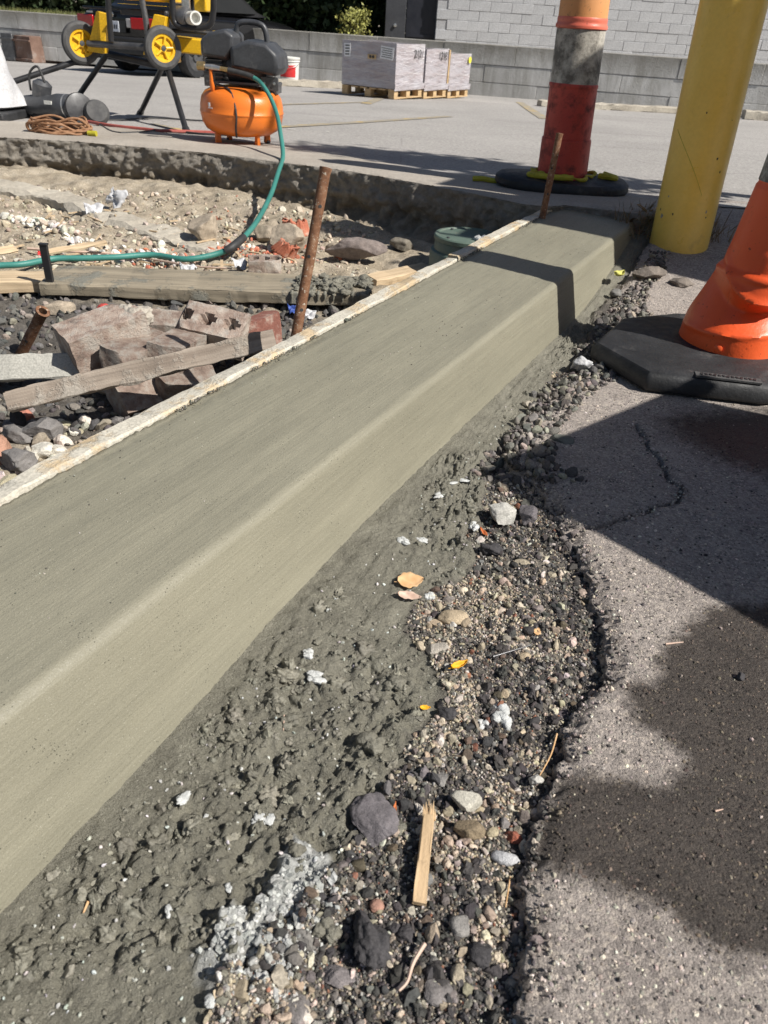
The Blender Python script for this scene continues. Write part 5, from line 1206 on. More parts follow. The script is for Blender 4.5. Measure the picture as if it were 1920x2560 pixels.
for nm, mt, sq in [('lower_sleeve', 'red_faded_plastic', [(0.103, 0.045), (0.1005, 0.18), (0.0995, 0.19), (0.0955, 0.192)]), ('red_body', 'red_faded_plastic', [(0.0955, 0.186), (0.094, 0.372), (0.096, 0.375), (0.096, 0.384), (0.092, 0.389)]),
                   ('white_band', 'dirty_reflective_sleeve', [(0.0935, 0.384), (0.0932, 0.568), (0.092, 0.570)]), ('pink_ring', 'pink_plastic', [(0.092, 0.566), (0.0985, 0.570), (0.0985, 0.580), (0.0945, 0.585), (0.0945, 0.602), (0.091, 0.608)]),
                   ('orange_band', 'peach_faded_plastic', [(0.0925, 0.604), (0.090, 0.80)]), ('upper_white_band', 'dirty_reflective_sleeve', [(0.0905, 0.798), (0.089, 0.95)]), ('top_cap', 'red_faded_plastic', [(0.088, 0.945), (0.085, 1.0), (0.05, 1.04), (0.03, 1.08), (0.0001, 1.085)])]:
    MB().lathe(prof(sq), 48, (0, 0, 0), None, tfn).build(nm, mt, tb, sharp=40)
yr = MB(); pth = []
for k in range(61):
    a = 2 * math.pi * k / 60; r = 0.115 + 0.009 * math.sin(a * 5 + 1) + 0.006 * math.sin(a * 11); pth.append((r * 1.08 * math.cos(a), r * math.sin(a), 0.058 + 0.006 * math.sin(a * 7)))
yr.tube(pth, [0.006 + 0.003 * math.sin(k * 0.9) for k in range(61)], 8); yr.tube(smooth_path([(0.15, -0.02, 0.058), (0.19, -0.05, 0.062), (0.215, -0.03, 0.056), (0.17, 0.0, 0.064)], 5), [0.013] * 16, 8); yr.tube(smooth_path([(-0.12, -0.06, 0.06), (-0.15, -0.09, 0.058), (-0.06, -0.13, 0.06), (0.02, -0.14, 0.062)], 5), [0.011] * 16, 8)
ro = yr.build('yellow_rope', 'rope_yellow', None, loc=t0); tag(ro, 'yellow tape twisted around the foot of the red marker tube', 'tape')
q = L(1050, 398); tag(MB().tube(smooth_path([(-0.06, 0.012, 0.014), (-0.02, 0.0, 0.018), (0.02, -0.004, 0.014), (0.06, -0.012, 0.016)], 5), [0.011] * 16, 8).build('yellow_tape_end', 'rope_yellow', None, loc=q + Vector((0, -0.03, 0.008))), 'loose yellow tape end lying left of the marker tube base', 'tape')

# --- yellow bollard
bz = float(za(np.array([0.99]), np.array([2.84]))[0]); bl = thing('bollard', 'tall yellow painted steel bollard behind the curb end', 'bollard', (0.99, 2.84, bz))
def bfn(p, a): return Vector((p.x - 0.03 * p.z, p.y, p.z))
MB().lathe(prof([(0.1, -0.1), (0.1, 1.15)]), 64, (0, 0, 0), None, bfn).build('post', 'yellow_paint', bl)
MB().lathe([(0.1003, 1.149), (0.094, 1.19), (0.07, 1.23), (0.035, 1.25), (0.0001, 1.255)], 48, (-0.0345, 0, 0)).build('domed_cap', 'yellow_paint', bl)
pth = []
for k in range(14):
    a = rad(-165 + 6 * k); pth.append(bfn(Vector((0.1004 * math.cos(a), 0.1004 * math.sin(a), 0.36 - 0.009 * k - 0.0004 * k * k)), a))
MB().tube(pth, 0.0007, 5).build('scratch', 'rope_yellow', bl)
rng = np.random.default_rng(77)
for i in range(10):
    a = rad(rng.uniform(-175, -40)); zc = rng.uniform(0.02, 0.9) if i > 4 else rng.uniform(0.03, 0.2); rr = rng.uniform(0.0012, 0.0030) * (2.2 if i < 3 else 1); nn = Vector((math.cos(a), math.sin(a), 0)); c_ = bfn(Vector((0.1001 * math.cos(a), 0.1001 * math.sin(a), zc)), a); tg = Vector((-math.sin(a), math.cos(a), 0)); V = []
    for k in range(9): b_ = 2 * math.pi * k / 9; q_ = rr * rng.uniform(0.6, 1.2); V.append(c_ + tg * q_ * math.cos(b_) + Vector((0, 0, 1.5 * q_ * math.sin(b_))) + nn * 0.0002)
    MB().extr(V, nn * 0.0004).build('paint_chip', 'grey_mortar' if i < 3 else 'black_metal', bl)
# weeds and dry leaves by the bollard
wd = thing('dry_weed', 'clump of withered weeds and dry leaves between curb end and bollard', 'weed', (0.90, 3.0, 0.09)); rng = np.random.default_rng(9)
lv = None
for i in range(30):
    a = rng.uniform(-3.1, 3.1); r = rng.uniform(0.0, 0.11); l = rng.uniform(0.04, 0.09)
    V = []; 
    for u in np.linspace(0, 1, 7):
        for v in (-1, 0, 1): V.append((u * l, v * l * 0.16 * math.sin(math.pi * min(u + 0.08, 1)), 0.25 * l * math.sin(u * 2.6) + 0.04 * l * abs(v)))
    o = mesh_np('withered_leaf', V, gridf(7, 3), 'leaf_dry' if i % 3 else 'leaf_tan', wd); o.location = (r * math.cos(a), r * 0.7 * math.sin(a), rng.uniform(0, 0.06)); o.rotation_euler = (rng.uniform(-0.5, 0.5), rng.uniform(-0.9, 0.4), rng.uniform(0, 6.28))
for i in range(14):
    a = rng.uniform(0, 6.28); b_ = Vector((rng.normal(0, 0.03), rng.normal(0, 0.03), -0.02)); e = b_ + Vector((0.05 * math.cos(a), 0.04 * math.sin(a), rng.uniform(0.06, 0.14)))
    MB().tube(smooth_path([b_, (b_ + e) / 2 + Vector((0, 0, 0.02)), e + Vector((0.03 * math.cos(a), 0, -0.01))], 4), 0.0011, 4).build('stem', 'leaf_dry', wd)
gv = []; gf = []
for i in range(420):
    a = rng.uniform(0, 6.28); r_2 = rng.uniform(0.09, 0.22); bx, by = 0.99 + r_2 * math.cos(a), 2.92 + r_2 * math.sin(a) * 0.9; 
    if by < 2.84: continue
    z = float(za(np.array([bx]), np.array([by]))[0]) - 0.004; h = rng.uniform(0.02, 0.09); d = rng.uniform(0, 6.28); dx, dy = 0.002 * math.cos(d), 0.002 * math.sin(d); lx, ly = rng.normal(0, 0.02), rng.normal(0, 0.02); k = len(gv)
    gv += [(bx - dx, by - dy, z), (bx + dx, by + dy, z), (bx + dx * 0.5 + lx * 0.5, by + dy * 0.5 + ly * 0.5, z + h * 0.6), (bx + lx, by + ly, z + h)]; gf.append((k, k + 1, k + 2, k + 3))
o = mesh_np('grass', gv, gf, 'leaf_dry'); tag(o, 'thin dry grass around the foot of the bollard', None, None, 'stuff')

# ================================================================== AIR COMPRESSOR AND HOSE
k0 = L(526, 312); cp = thing('air_compressor', 'orange pancake air compressor with black shroud at the sidewalk edge', 'compressor', k0, rad(-4))
tp_ = [(0.0001, 0.045), (0.09, 0.046), (0.15, 0.056), (0.188, 0.078), (0.207, 0.11), (0.214, 0.145), (0.2145, 0.153), (0.217, 0.156), (0.217, 0.160), (0.2145, 0.163), (0.213, 0.19), (0.205, 0.225), (0.186, 0.25), (0.15, 0.268), (0.09, 0.276), (0.0001, 0.278)]
MB().lathe(tp_, 64).build('tank', 'orange_paint', cp, sharp=50)
for i, a in enumerate((-2.35, -0.8, 0.8, 2.35)):
    x, y = 0.15 * math.cos(a), 0.15 * math.sin(a); f_ = MB().box((x, y, 0.035), (0.035, 0.02, 0.06), Matrix.Rotation(a, 3, 'Z'), 0.8).build('foot_bracket', 'orange_paint', cp, 0.003)
    MB().lathe([(0.015, 0), (0.017, 0.008), (0.012, 0.016)], 12, (x, y, 0.0)).build('rubber_foot', 'black_rubber', f_)
MB().box((0.02, 0, 0.292), (0.36, 0.16, 0.012)).box((0.17, -0.08, 0.30), (0.09, 0.012, 0.06)).box((-0.14, -0.07, 0.30), (0.06, 0.012, 0.06)).box((0.19, 0.02, 0.275), (0.012, 0.12, 0.05)).build('mounting_plate', 'grey_metal', cp, 0.002)
for x in (0.145, 0.195): MB().lathe([(0.007, 0), (0.007, 0.005), (0.0001, 0.006)], 8, (x, -0.087, 0.302), Vector((0, -1, 0))).build('bolt', 'silver_metal', cp)
MB().lathe([(0.06, -0.11), (0.075, -0.10), (0.075, 0.10), (0.06, 0.11)], 28, (0.05, 0.0, 0.365), Vector((1, 0, 0))).build('motor', 'charcoal_plastic', cp)
def hull(name, pts, y0, y1, mat, bev=0.02, sq=0.9):
    n = len(pts); cx = sum(p[0] for p in pts) / n; cz = sum(p[1] for p in pts) / n
    V = [(cx + (x - cx) * sq, y0, cz + (z - cz) * sq) for x, z in pts] + [(x, y0 + 0.03, z) for x, z in pts] + [(x, y1 - 0.03, z) for x, z in pts] + [(cx + (x - cx) * sq, y1, cz + (z - cz) * sq) for x, z in pts]
    F = [tuple(range(n))] + [tuple(3 * n + i for i in range(n - 1, -1, -1))]
    for r in range(3):
        for i in range(n): F.append((r * n + i, (r + 1) * n + i, (r + 1) * n + (i + 1) % n, r * n + (i + 1) % n))
    return MB().add(V, F).build(name, mat, cp, bev, 30, bseg=3)
hull('motor_shroud', [(-0.02, 0.36), (0.21, 0.335), (0.232, 0.37), (0.225, 0.43), (0.17, 0.475), (0.07, 0.485), (-0.02, 0.45)], -0.135, 0.12, 'charcoal_plastic', 0.012)
hull('pump_shroud', [(-0.175, 0.40), (-0.04, 0.39), (0.0, 0.44), (0.005, 0.50), (-0.04, 0.525), (-0.13, 0.505), (-0.175, 0.47)], -0.11, 0.11, 'charcoal_plastic', 0.012)
MB().box((-0.12, 0, 0.34), (0.09, 0.14, 0.11)).build('crankcase', 'charcoal_plastic', cp, 0.012)
for i in range(5): MB().box((-0.12, -0.005, 0.315 + i * 0.018), (0.10, 0.155, 0.005)).build('cooling_fin', 'grey_metal', cp)
MB().tube(smooth_path([(-0.015, 0.0, 0.50), (0.0, 0.0, 0.545), (0.05, 0.0, 0.556), (0.11, 0.0, 0.55), (0.135, 0.0, 0.525), (0.145, 0.0, 0.47)], 6), 0.014, 10).build('carry_handle', 'charcoal_plastic', cp)
MB().box((0.12, -0.128, 0.449), (0.085, 0.003, 0.010), Matrix.Rotation(-0.75, 3, 'X')).build('worn_logo_strip', 'paper_label', cp)
MB().tube([(-0.175, -0.15, 0.362), (-0.14, -0.15, 0.362)], [0.02, 0.02], 16).build('regulator_knob', 'brass', cp)
MB().tube([(-0.14, -0.15, 0.362), (-0.10, -0.15, 0.36), (-0.06, -0.152, 0.356)], [0.010, 0.013, 0.011], 14).build('manifold', 'silver_metal', cp)
MB().tube([(-0.06, -0.152, 0.356), (-0.02, -0.155, 0.352)], 0.011, 6).build('quick_coupler', 'brass', cp)
MB().tube([(-0.11, -0.15, 0.355), (-0.11, -0.15, 0.30), (-0.11, -0.13, 0.262)], [0.008, 0.009, 0.014], 12).build('outlet_pipe', 'orange_paint', cp)
MB().tube(smooth_path([(-0.10, -0.10, 0.285), (-0.03, -0.150, 0.272), (0.01, -0.192, 0.235), (0.028, -0.2165, 0.16), (0.02, -0.206, 0.10), (0.01, -0.165, 0.055)], 6), 0.005, 8).build('drain_line', 'cord_black', cp)
MB().box((-0.11, -0.212, 0.20), (0.012, 0.002, 0.018), Matrix.Rotation(-0.5, 3, 'Z')).box((-0.105, -0.213, 0.185), (0.03, 0.002, 0.004), Matrix.Rotation(-0.5, 3, 'Z')).build('worn_decal', 'paper_label', cp)
# hose
hs = k0 + Matrix.Rotation(rad(-4), 3, 'Z') @ Vector((-0.02, -0.155, 0.352))
pts = [hs, DY(548, 168, hs.y - 0.02), DY(575, 195, hs.y - 0.07), DY(596, 240, hs.y - 0.16), DY(606, 290, 3.98), P(611, 337, lotz(3.8) + 0.026), DY(601, 372, 3.66), DY(583, 425, 3.44), DY(550, 485, 3.10), DY(510, 527, 2.86)] + [atT(q, 0.022) for q in [(470, 548), (400, 560), (330, 560), (250, 559), (180, 563), (115, 569), (50, 577), (-20, 586), (-200, 605)]]
for i in range(6, len(pts)): pts[i].z = max(pts[i].z, zp - 0.02, ztp(pts[i].x, pts[i].y) + 0.02)
ho = thing('air_hose', 'green rubber air hose looping from the compressor down into the trench', 'hose', hs)
sp_ = smooth_path(pts, 8); MB().tube([p_ - hs for p_ in sp_[6:]], 0.0105, 12).build('hose_line', 'green_hose_rubber', ho)
MB().tube([p_ - hs for p_ in sp_[:9]], 0.0135, 12).build('strain_relief', 'cord_black', ho)
MB().tube([p_ - hs for p_ in sp_[69:78]], 0.0150, 12).build('repair_sleeve', 'cord_black', ho)

# ================================================================== SAW ON FOLDING STAND
wY = 5.35
wl, wr = DY(175, 93, wY + 0.08), DY(351, 104, wY - 0.05); axc = (wl + wr) / 2
ss = thing('saw_stand', 'rolling saw stand with yellow wheels and black splayed legs', 'saw stand', (axc.x, axc.y, lotz(axc.y)))
O = Vector(ss.location)
def loc(p): return Vector(p) - O
wax = (wr - wl).normalized()
def wheel(c, nm):
    t_ = bpy.data.objects.new('wheel', None); COL.objects.link(t_); t_.parent = ss; t_.location = loc(c)
    wd2 = (wax + Vector((-0.1, -0.85, 0.0))).normalized()
    MB().lathe([(0.075, -0.022), (0.098, -0.026), (0.112, -0.018), (0.118, 0.0), (0.112, 0.018), (0.098, 0.026), (0.075, 0.022), (0.075, -0.022)], 40, (0, 0, 0), wd2, None, False).build('tyre', 'rubber_scuffed', t_)
    MB().lathe([(0.0001, 0.012), (0.02, 0.018), (0.022, 0.006), (0.055, 0.004), (0.06, 0.016), (0.078, 0.018), (0.079, -0.018), (0.0001, -0.018)], 40, (0, 0, 0), wd2).build('rim', 'tool_yellow', t_)
    sd = wd2.orthogonal().normalized()
    for k in range(5):
        d = Matrix.Rotation(k * 2 * math.pi / 5, 3, wd2) @ sd; MB().tube([d * 0.018 + wd2 * 0.012, d * 0.06 + wd2 * 0.012], 0.008, 8).build('spoke', 'tool_yellow', t_)
    MB().lathe([(0.014, 0.014), (0.014, 0.022), (0.0001, 0.024)], 14, (0, 0, 0), wd2).build('hub_cap', 'charcoal_plastic', t_)
wheel(wl, 'l'); wheel(wr, 'r')
MB().tube([loc(wl) + wax * 0.05, loc(wr) - wax * 0.03], 0.019, 14).build('axle', 'grey_metal', ss)
for c, dx in ((wl, 0.10), (wr, -0.07)):
    b = loc(c) + wax * dx; MB().extr([b + Vector((-0.06, 0, -0.04)), b + Vector((0.04, 0, -0.05)), b + Vector((0.10, 0.0, 0.16)), b + Vector((0.03, 0.0, 0.17))], (0.01, 0.06, 0)).build('side_bracket', 'tool_yellow', ss, 0.003)
def leg(pb, pt):
    MB().tube([loc(pt), loc(pb) + (loc(pt) - loc(pb)) * 0.04], 0.017, 12).build('leg', 'black_metal', ss); l_ = MB().tube([loc(pb) + Vector((0, 0, 0.0)), loc(pb) + (loc(pt) - loc(pb)) * 0.07], [0.024, 0.021], 12).build('rubber_foot', 'black_rubber', ss)
lg = [L(404, 288), L(302, 247), L(147, 240)]
tr_ = DY(354, 144, (lg[0].y + lg[1].y) / 2); tl_ = DY(232, 116, lg[2].y - 0.25)
leg(lg[0], DY(360, 142, tr_.y - 0.05)); leg(lg[1], DY(350, 146, tr_.y + 0.05)); leg(lg[2], tl_); leg(Vector((lg[2].x - 0.25, lg[2].y - 0.95, lotz(lg[2].y - 0.95))) + Vector((-0.3, 0, 0)), tl_ + Vector((-0.02, -0.1, 0)))
MB().tube([loc(tl_), loc(tr_)], 0.022, 12).build('cross_rail', 'black_metal', ss)
MB().tube(smooth_path([loc(DY(240, 90, wY)), loc(DY(237, 50, wY)), loc(DY(234, 5, wY)), loc(DY(233, -30, wY))], 4), 0.017, 10).build('upright_tube', 'black_metal', ss)
MB().tube(smooth_path([loc(DY(320, 96, wY)), loc(DY(316, 50, wY)), loc(DY(308, 5, wY)), loc(DY(305, -30, wY))], 4), 0.017, 10).build('upright_tube', 'grey_metal', ss)
e1 = DY(378, 112, wY + 0.25); e2 = DY(466, 122, wY + 0.3)
MB().box(loc((e1 + e2) / 2) + Vector((0, 0, 0.045)), ((e2 - e1).length, 0.16, 0.085), Matrix.Rotation(0.04, 3, 'Y')).build('side_tray', 'tool_yellow', ss, 0.008)
MB().box(loc(e1) + Vector((-0.01, 0.0, -0.03)), (0.06, 0.12, 0.06)).box(loc(e2) + Vector((0.02, -0.02, 0.05)), (0.05, 0.1, 0.18), Matrix.Rotation(-0.3, 3, 'Y')).box(loc(e2) + Vector((-0.02, 0, -0.05)), (0.03, 0.06, 0.06)).build('tray_end_bracket', 'tool_yellow', ss, 0.006)
for i in range(4): MB().box(loc(e2) + Vector((0.005 + 0.004 * i, -0.085, 0.0 + 0.03 * i)), (0.014, 0.02, 0.018)).build('latch_slot', 'black_metal', ss)
MB().tube(smooth_path([loc(DY(372, 66, wY + 0.2)), loc(DY(420, 68, wY + 0.2)), loc(DY(475, 74, wY + 0.25))], 5), 0.012, 8).build('top_rail', 'black_metal', ss)
sw = thing('table_saw', 'yellow table saw body with grey motor and black cage tubes on the stand', 'table saw', DY(350, 60, wY + 0.1)); O2 = Vector(sw.location)
def lo2(p): return Vector(p) - O2
def sbox(px0, px1, Y, d, mat, nm, bev=0.008):
    a = DY(px0[0], px0[1], Y); b = DY(px1[0], px1[1], Y); c = (a + b) / 2; return MB().box(lo2(c) + Vector((0, d / 2, 0)), (abs(b.x - a.x), d, abs(b.z - a.z))).build(nm, mat, sw, bev)
sbox((256, -60), (368, 6), wY + 0.02, 0.34, 'tool_yellow', 'saw_body'); sbox((258, 17), (362, 38), wY + 0.05, 0.3, 'charcoal_plastic', 'lower_housing'); sbox((254, 7), (370, 15), wY - 0.005, 0.03, 'tool_yellow', 'front_rail')
sbox((388, -40), (412, 50), wY + 0.04, 0.03, 'silver_metal', 'side_plate', 0.003); sbox((416, -30), (447, 26), wY + 0.05, 0.12, 'tool_yellow', 'side_cover')
mc = DY(396, 38, wY + 0.04); MB().lathe([(0.05, -0.07), (0.058, -0.05), (0.058, 0.03), (0.045, 0.05)], 24, lo2(mc), Vector((0.8, -0.5, 0))).build('motor', 'grey_metal', sw)
dp = DY(418, 39, wY - 0.03); MB().lathe([(0.036, -0.06), (0.036, 0.04), (0.027, 0.04), (0.025, 0.0), (0.0001, 0.0)], 28, lo2(dp), Vector((0.55, -0.8, 0.05))).build('dust_port', 'off_white_plastic', sw)
MB().tube(smooth_path([lo2(DY(372, -40, wY)), lo2(DY(373, 20, wY)), lo2(DY(380, 52, wY)), lo2(DY(415, 60, wY)), lo2(DY(450, 56, wY)), lo2(DY(460, 30, wY)), lo2(DY(461, -40, wY))], 6), 0.018, 12).build('cage_tube', 'black_metal', sw)

# ================================================================== TOOLS AND SACK AT LEFT
sk = L(28, 256); sx = sk.x - 0.36; sc_ = thing('white_sack', 'white bulging sack with red lettering at the left edge', 'sack', (sx, sk.y, lotz(sk.y)))
def skf(p, a):
    k = 1 + 0.035 * math.sin(a * 4 + p.z * 7) + 0.02 * math.sin(a * 9 - p.z * 15); return Vector((p.x * k, p.y * k * 0.7, p.z))
MB().lathe(prof([(0.36, 0.05), (0.425, 0.07), (0.40, 0.14), (0.372, 0.24), (0.352, 0.36), (0.338, 0.48), (0.325, 0.60), (0.29, 0.72), (0.18, 0.80), (0.06, 0.83), (0.08, 0.87), (0.05, 0.9), (0.0001, 0.9)]), 72, (0, 0, 0), None, skf).build('sack_body', 'white_sheet', sc_, sharp=70)
MB().box((0.02, 0.0, 0.025), (0.80, 0.5, 0.05)).build('black_block', 'black_rubber', sc_, 0.01)  # flat black block under the sack
def text_part(txt, size, mat, parent, loc_, rot, name='lettering', ext=0.001):
    cu = bpy.data.curves.new('t', 'FONT'); cu.body = txt; cu.size = size; cu.extrude = ext; cu.align_x = 'CENTER'
    to = bpy.data.objects.new('t', cu); COL.objects.link(to); dg = bpy.context.evaluated_depsgraph_get(); me = bpy.data.meshes.new_from_object(to.evaluated_get(dg)); bpy.data.objects.remove(to)
    me.materials.clear(); me.materials.append(G[mat]); o_ = bpy.data.objects.new(name, me); COL.objects.link(o_); o_.parent = parent; o_.location = loc_; o_.rotation_euler = rot; return o_
ipx = DY(6, 149, sk.y - 0.12) - Vector(sc_.location); aa = math.acos(max(-1, min(1, ipx.x / 0.345))); 
text_part('IE', 0.07, 'red_print', sc_, (0.352, -0.085, ipx.z - 0.03), (rad(84), 0, rad(66)), 'lettering', 0.006)
for i in range(3): MB().box((0.340, -0.085, ipx.z + 0.10 + 0.02 * i), (0.06, 0.010, 0.006), Matrix.Rotation(rad(66), 3, 'Z')).build('small_print', 'black_print', sc_)
g0 = L(118, 262); gt = thing('cutoff_saw', 'black and grey handheld power tool lying on the lot by the sack', 'power tool', (g0.x, g0.y + 0.08, lotz(g0.y + 0.08)), rad(-8))
MB().lathe([(0.03, -0.20), (0.055, -0.18), (0.065, -0.08), (0.058, 0.0), (0.068, 0.05), (0.066, 0.14), (0.045, 0.17)], 28, (-0.04, 0, 0.075), Vector((1, -0.1, 0.06))).build('motor_body', 'charcoal_plastic', gt)
MB().lathe([(0.03, -0.05), (0.052, -0.04), (0.055, 0.04), (0.03, 0.06)], 24, (-0.10, 0.02, 0.15), Vector((0.3, 0, 1))).build('top_housing', 'charcoal_plastic', gt)
MB().tube(smooth_path([(-0.16, 0, 0.15), (-0.15, 0.0, 0.24), (-0.09, 0, 0.28), (-0.06, 0, 0.20)], 6), 0.007, 8).build('handle_loop', 'cord_black', gt)
MB().lathe([(0.085, -0.012), (0.09, 0.0), (0.085, 0.012), (0.03, 0.02), (0.0001, 0.02)], 32, (0.16, -0.03, 0.075), Vector((0.75, -0.6, 0.25))).build('blade_guard', 'black_metal', gt)
MB().lathe([(0.06, -0.03), (0.075, 0.0), (0.06, 0.03), (0.0001, 0.03)], 28, (0.25, 0.0, 0.06), Vector((0.5, -0.7, 0.4))).build('dust_cover', 'rubber_scuffed', gt)
MB().box((-0.02, -0.068, 0.10), (0.05, 0.006, 0.02), Matrix.Rotation(-0.1, 3, 'Z')).build('worn_badge', 'off_white_plastic', gt)
MB().lathe([(0.067, -0.004), (0.068, 0.0), (0.067, 0.004)], 28, (0.075, -0.012, 0.082), Vector((1, -0.1, 0.06))).build('clamp_band', 'silver_metal', gt)
MB().box((0.0, 0.0, 0.02), (0.30, 0.09, 0.03)).build('skid_foot', 'black_metal', gt, 0.01)
# coil of brown cord
c1 = P(130, 281, lotz(4.1) + 0.02); coil = thing('cord_coil', 'bundle of brown extension cord heaped on the sidewalk', 'cord', (c1.x, c1.y, lotz(c1.y) + 0.012)); rng = np.random.default_rng(12)
for i in range(13):
    pth = []; r1 = rng.uniform(0.11, 0.165); r2 = rng.uniform(0.03, 0.07); oy = rng.uniform(-0.02, 0.02); zz = 0.010 + 0.0055 * i; t1 = rng.uniform(-0.18, 0.18); ph = rng.uniform(0, 6)
    for k in range(40):
        a = 2 * math.pi * k / 39; x = r1 * math.cos(a); y = r2 * math.sin(a) + oy; pth.append((x * math.cos(t1) - y * math.sin(t1), x * math.sin(t1) + y * math.cos(t1), max(0.007, zz * (0.6 + 0.4 * math.sin(a * 2 + ph)) + 0.006 * math.sin(a * 5 + i))))
    MB().tube(pth, 0.0055, 7).build('cord_loop', 'cord_brown', coil)
MB().tube([(0.155, -0.03, 0.014), (0.20, -0.035, 0.014)], [0.012, 0.014], 10).build('plug', 'rope_yellow', coil)
def cord(px, mat, label, r=0.006):
    pts_ = []
    for x, y in px:
        q_ = L(x, y); on = q_.y < np.interp(q_.x, bk_x, bk_y); q_ = P(x, y, lotz(q_.y) + 0.012 + r) if on else q_ + Vector((0, 0, r + 0.004)); pts_.append(q_)
    b_ = pts_[0].copy(); return tag(MB().tube([p_ - b_ for p_ in smooth_path(pts_, 6)], r, 7).build('cord', mat, None, loc=b_), label, 'cord')
cord([(192, 268), (225, 274), (262, 279), (310, 284), (350, 288), (420, 290), (470, 292)], 'cord_red', 'faded red cord running from the brown coil to the compressor', 0.009)
cord([(188, 255), (210, 268), (245, 285), (300, 286), (360, 285), (430, 293), (500, 296)], 'cord_black', 'black cord snaking between coil and saw legs')
cord([(200, 262), (260, 262), (330, 258), (420, 263), (440, 264)], 'cord_black', 'thin black cord farther out on the lot', 0.005)

# ================================================================== BACKGROUND: bucket, pallets, wall, car, building, trees
bk = L(625, 184); bu = thing('bucket', 'white lidded plastic bucket with red label by the wall', 'bucket', bk)
MB().lathe([(0.125, 0.0), (0.13, 0.004), (0.146, 0.30), (0.156, 0.303), (0.156, 0.312), (0.149, 0.316), (0.150, 0.336)], 40).build('pail', 'off_white_plastic', bu)
MB().lathe([(0.157, 0.328), (0.160, 0.332), (0.160, 0.352), (0.152, 0.358), (0.145, 0.352), (0.0001, 0.352)], 40).build('lid', 'off_white_plastic', bu)
V = []
for k in range(13):
    a = rad(-150 + 9 * k); 
    for z in (0.11, 0.26): rr = 0.1302 + 0.0158 * z / 0.30 + 0.0015; V.append((rr * math.cos(a), rr * math.sin(a), z))
mesh_np('label_panel', V, [[2 * i, 2 * i + 2, 2 * i + 3, 2 * i + 1] for i in range(12)], 'red_print', bu)
MB().tube([(0.157 * math.cos(rad(-180 + 9 * k)), 0.157 * math.sin(rad(-180 + 9 * k)) - 0.004, 0.30 - 0.07 * math.sin(rad(9 * k))) for k in range(21)], 0.003, 6).build('bail_handle', 'silver_metal', bu)

# pallets with stretch wrapped cartons
pc0 = L(851, 215.5); th = rad(29); d1 = Vector((-math.cos(th), math.sin(th), 0)); d2 = Vector((math.sin(th), math.cos(th), 0))
def pallet_stack(origin, w1, w2, h, lab, idx):
    ang = math.atan2(d2.y, d2.x)
    pt = thing('wooden_pallet', lab[0], 'pallet', origin, ang, 'pallets by the wall')     # local x = along d2, local y = along d1
    def pb(x0, x1, y0, y1, z0, z1, nm): MB().box(((x0 + x1) / 2, (y0 + y1) / 2, (z0 + z1) / 2), (x1 - x0, y1 - y0, z1 - z0)).build(nm, 'pallet_wood', pt, 0.002)
    nbd = 6
    for i in range(nbd):
        y = (w1 - 0.1) * i / (nbd - 1); pb(-0.01, w2 + 0.01, y, y + 0.09, 0.088, 0.104, 'deck_board')
    for i in range(3):
        y = (w1 - 0.09) * i / 2
        for j in range(3): x = (w2 - 0.1) * j / 2; pb(x, x + 0.09, y + 0.002, y + 0.086, 0.0165, 0.0875, 'block')
        pb(0.002, w2 - 0.002, y, y + 0.088, 0.003, 0.016, 'bottom_board')
    bx = thing('wrapped_carton', lab[1], 'carton', Vector(origin) + Vector((0, 0, 0.106)), ang, 'cartons on pallets by the wall')
    # body with sagging wrap: subdivided box, slightly uneven
    bm = bmesh.new(); bmesh.ops.create_cube(bm, size=1.0); bmesh.ops.subdivide_edges(bm, edges=bm.edges[:], cuts=11, use_grid_fill=True)
    for v in bm.verts:
        c = v.co.copy(); n_ = mnoise.noise(Vector((c.x * 3 + idx * 5, c.y * 3, c.z * 2))) * 0.010; v.co = Vector(((c.x + 0.5) * w2 + n_, (c.y + 0.5) * w1 + n_, (c.z + 0.5) * h + n_ * 0.8))
    me = bpy.data.meshes.new('carton_body'); bm.to_mesh(me); bm.free(); me.materials.append(G['stretch_wrap']); me.polygons.foreach_set('use_smooth', np.full(len(me.polygons), True)); me.set_sharp_from_angle(angle=rad(45))
    o_ = bpy.data.objects.new('carton_body', me); COL.objects.link(o_); o_.parent = bx
    MB().box((w2 / 2, -0.012, 0.02), (w2 + 0.04, 0.012, 0.07), Matrix.Rotation(0.1, 3, 'X')).build('wrap_skirt', 'stretch_wrap', bx, 0.004)
    for xx in ((w2 - 0.006,) if idx == 1 else ()): MB().box((xx, -0.008, h / 2), (0.03, 0.010, h * 0.98)).box((xx + (-0.012 if xx < 0.1 else 0.012), 0.006, h / 2), (0.008, 0.04, h * 0.98)).build('corner_guard', 'pallet_wood', bx)
    return bx
H1 = 0.47
labs = [('pallet under the front wrapped carton with paper labels', 'front wrapped carton carrying two white paper labels'), ('pallet under the middle wrapped carton', 'middle wrapped carton with black handwritten mark'), ('pallet under the last wrapped carton', 'last wrapped carton with yellow dot sticker')]
w2s = [0.70, 0.63, 0.63]; acc = 0.0
W1 = 0.76
bxs = []
for i in range(3):
    o0 = pc0 + d2 * acc; o0.z = lotz(o0.y); bxs.append(pallet_stack(o0, W1, w2s[i], H1 - 0.03 * i, labs[i], i)); acc += w2s[i] + 0.05
MB().box((-0.012, 0.12, 0.37), (0.003, 0.18, 0.13), Matrix.Rotation(0.08, 3, 'X')).build('paper_label', 'paper_label', bxs[0])
for i in range(5): MB().box((-0.015, 0.12, 0.415 - 0.022 * i), (0.002, 0.15 - 0.02 * (i % 2), 0.006), Matrix.Rotation(0.08, 3, 'X')).build('print_line', 'black_print', bxs[0])
MB().box((-0.012, 0.68, 0.37), (0.003, 0.09, 0.14), Matrix.Rotation(-0.04, 3, 'X')).build('paper_label', 'paper_label', bxs[0])
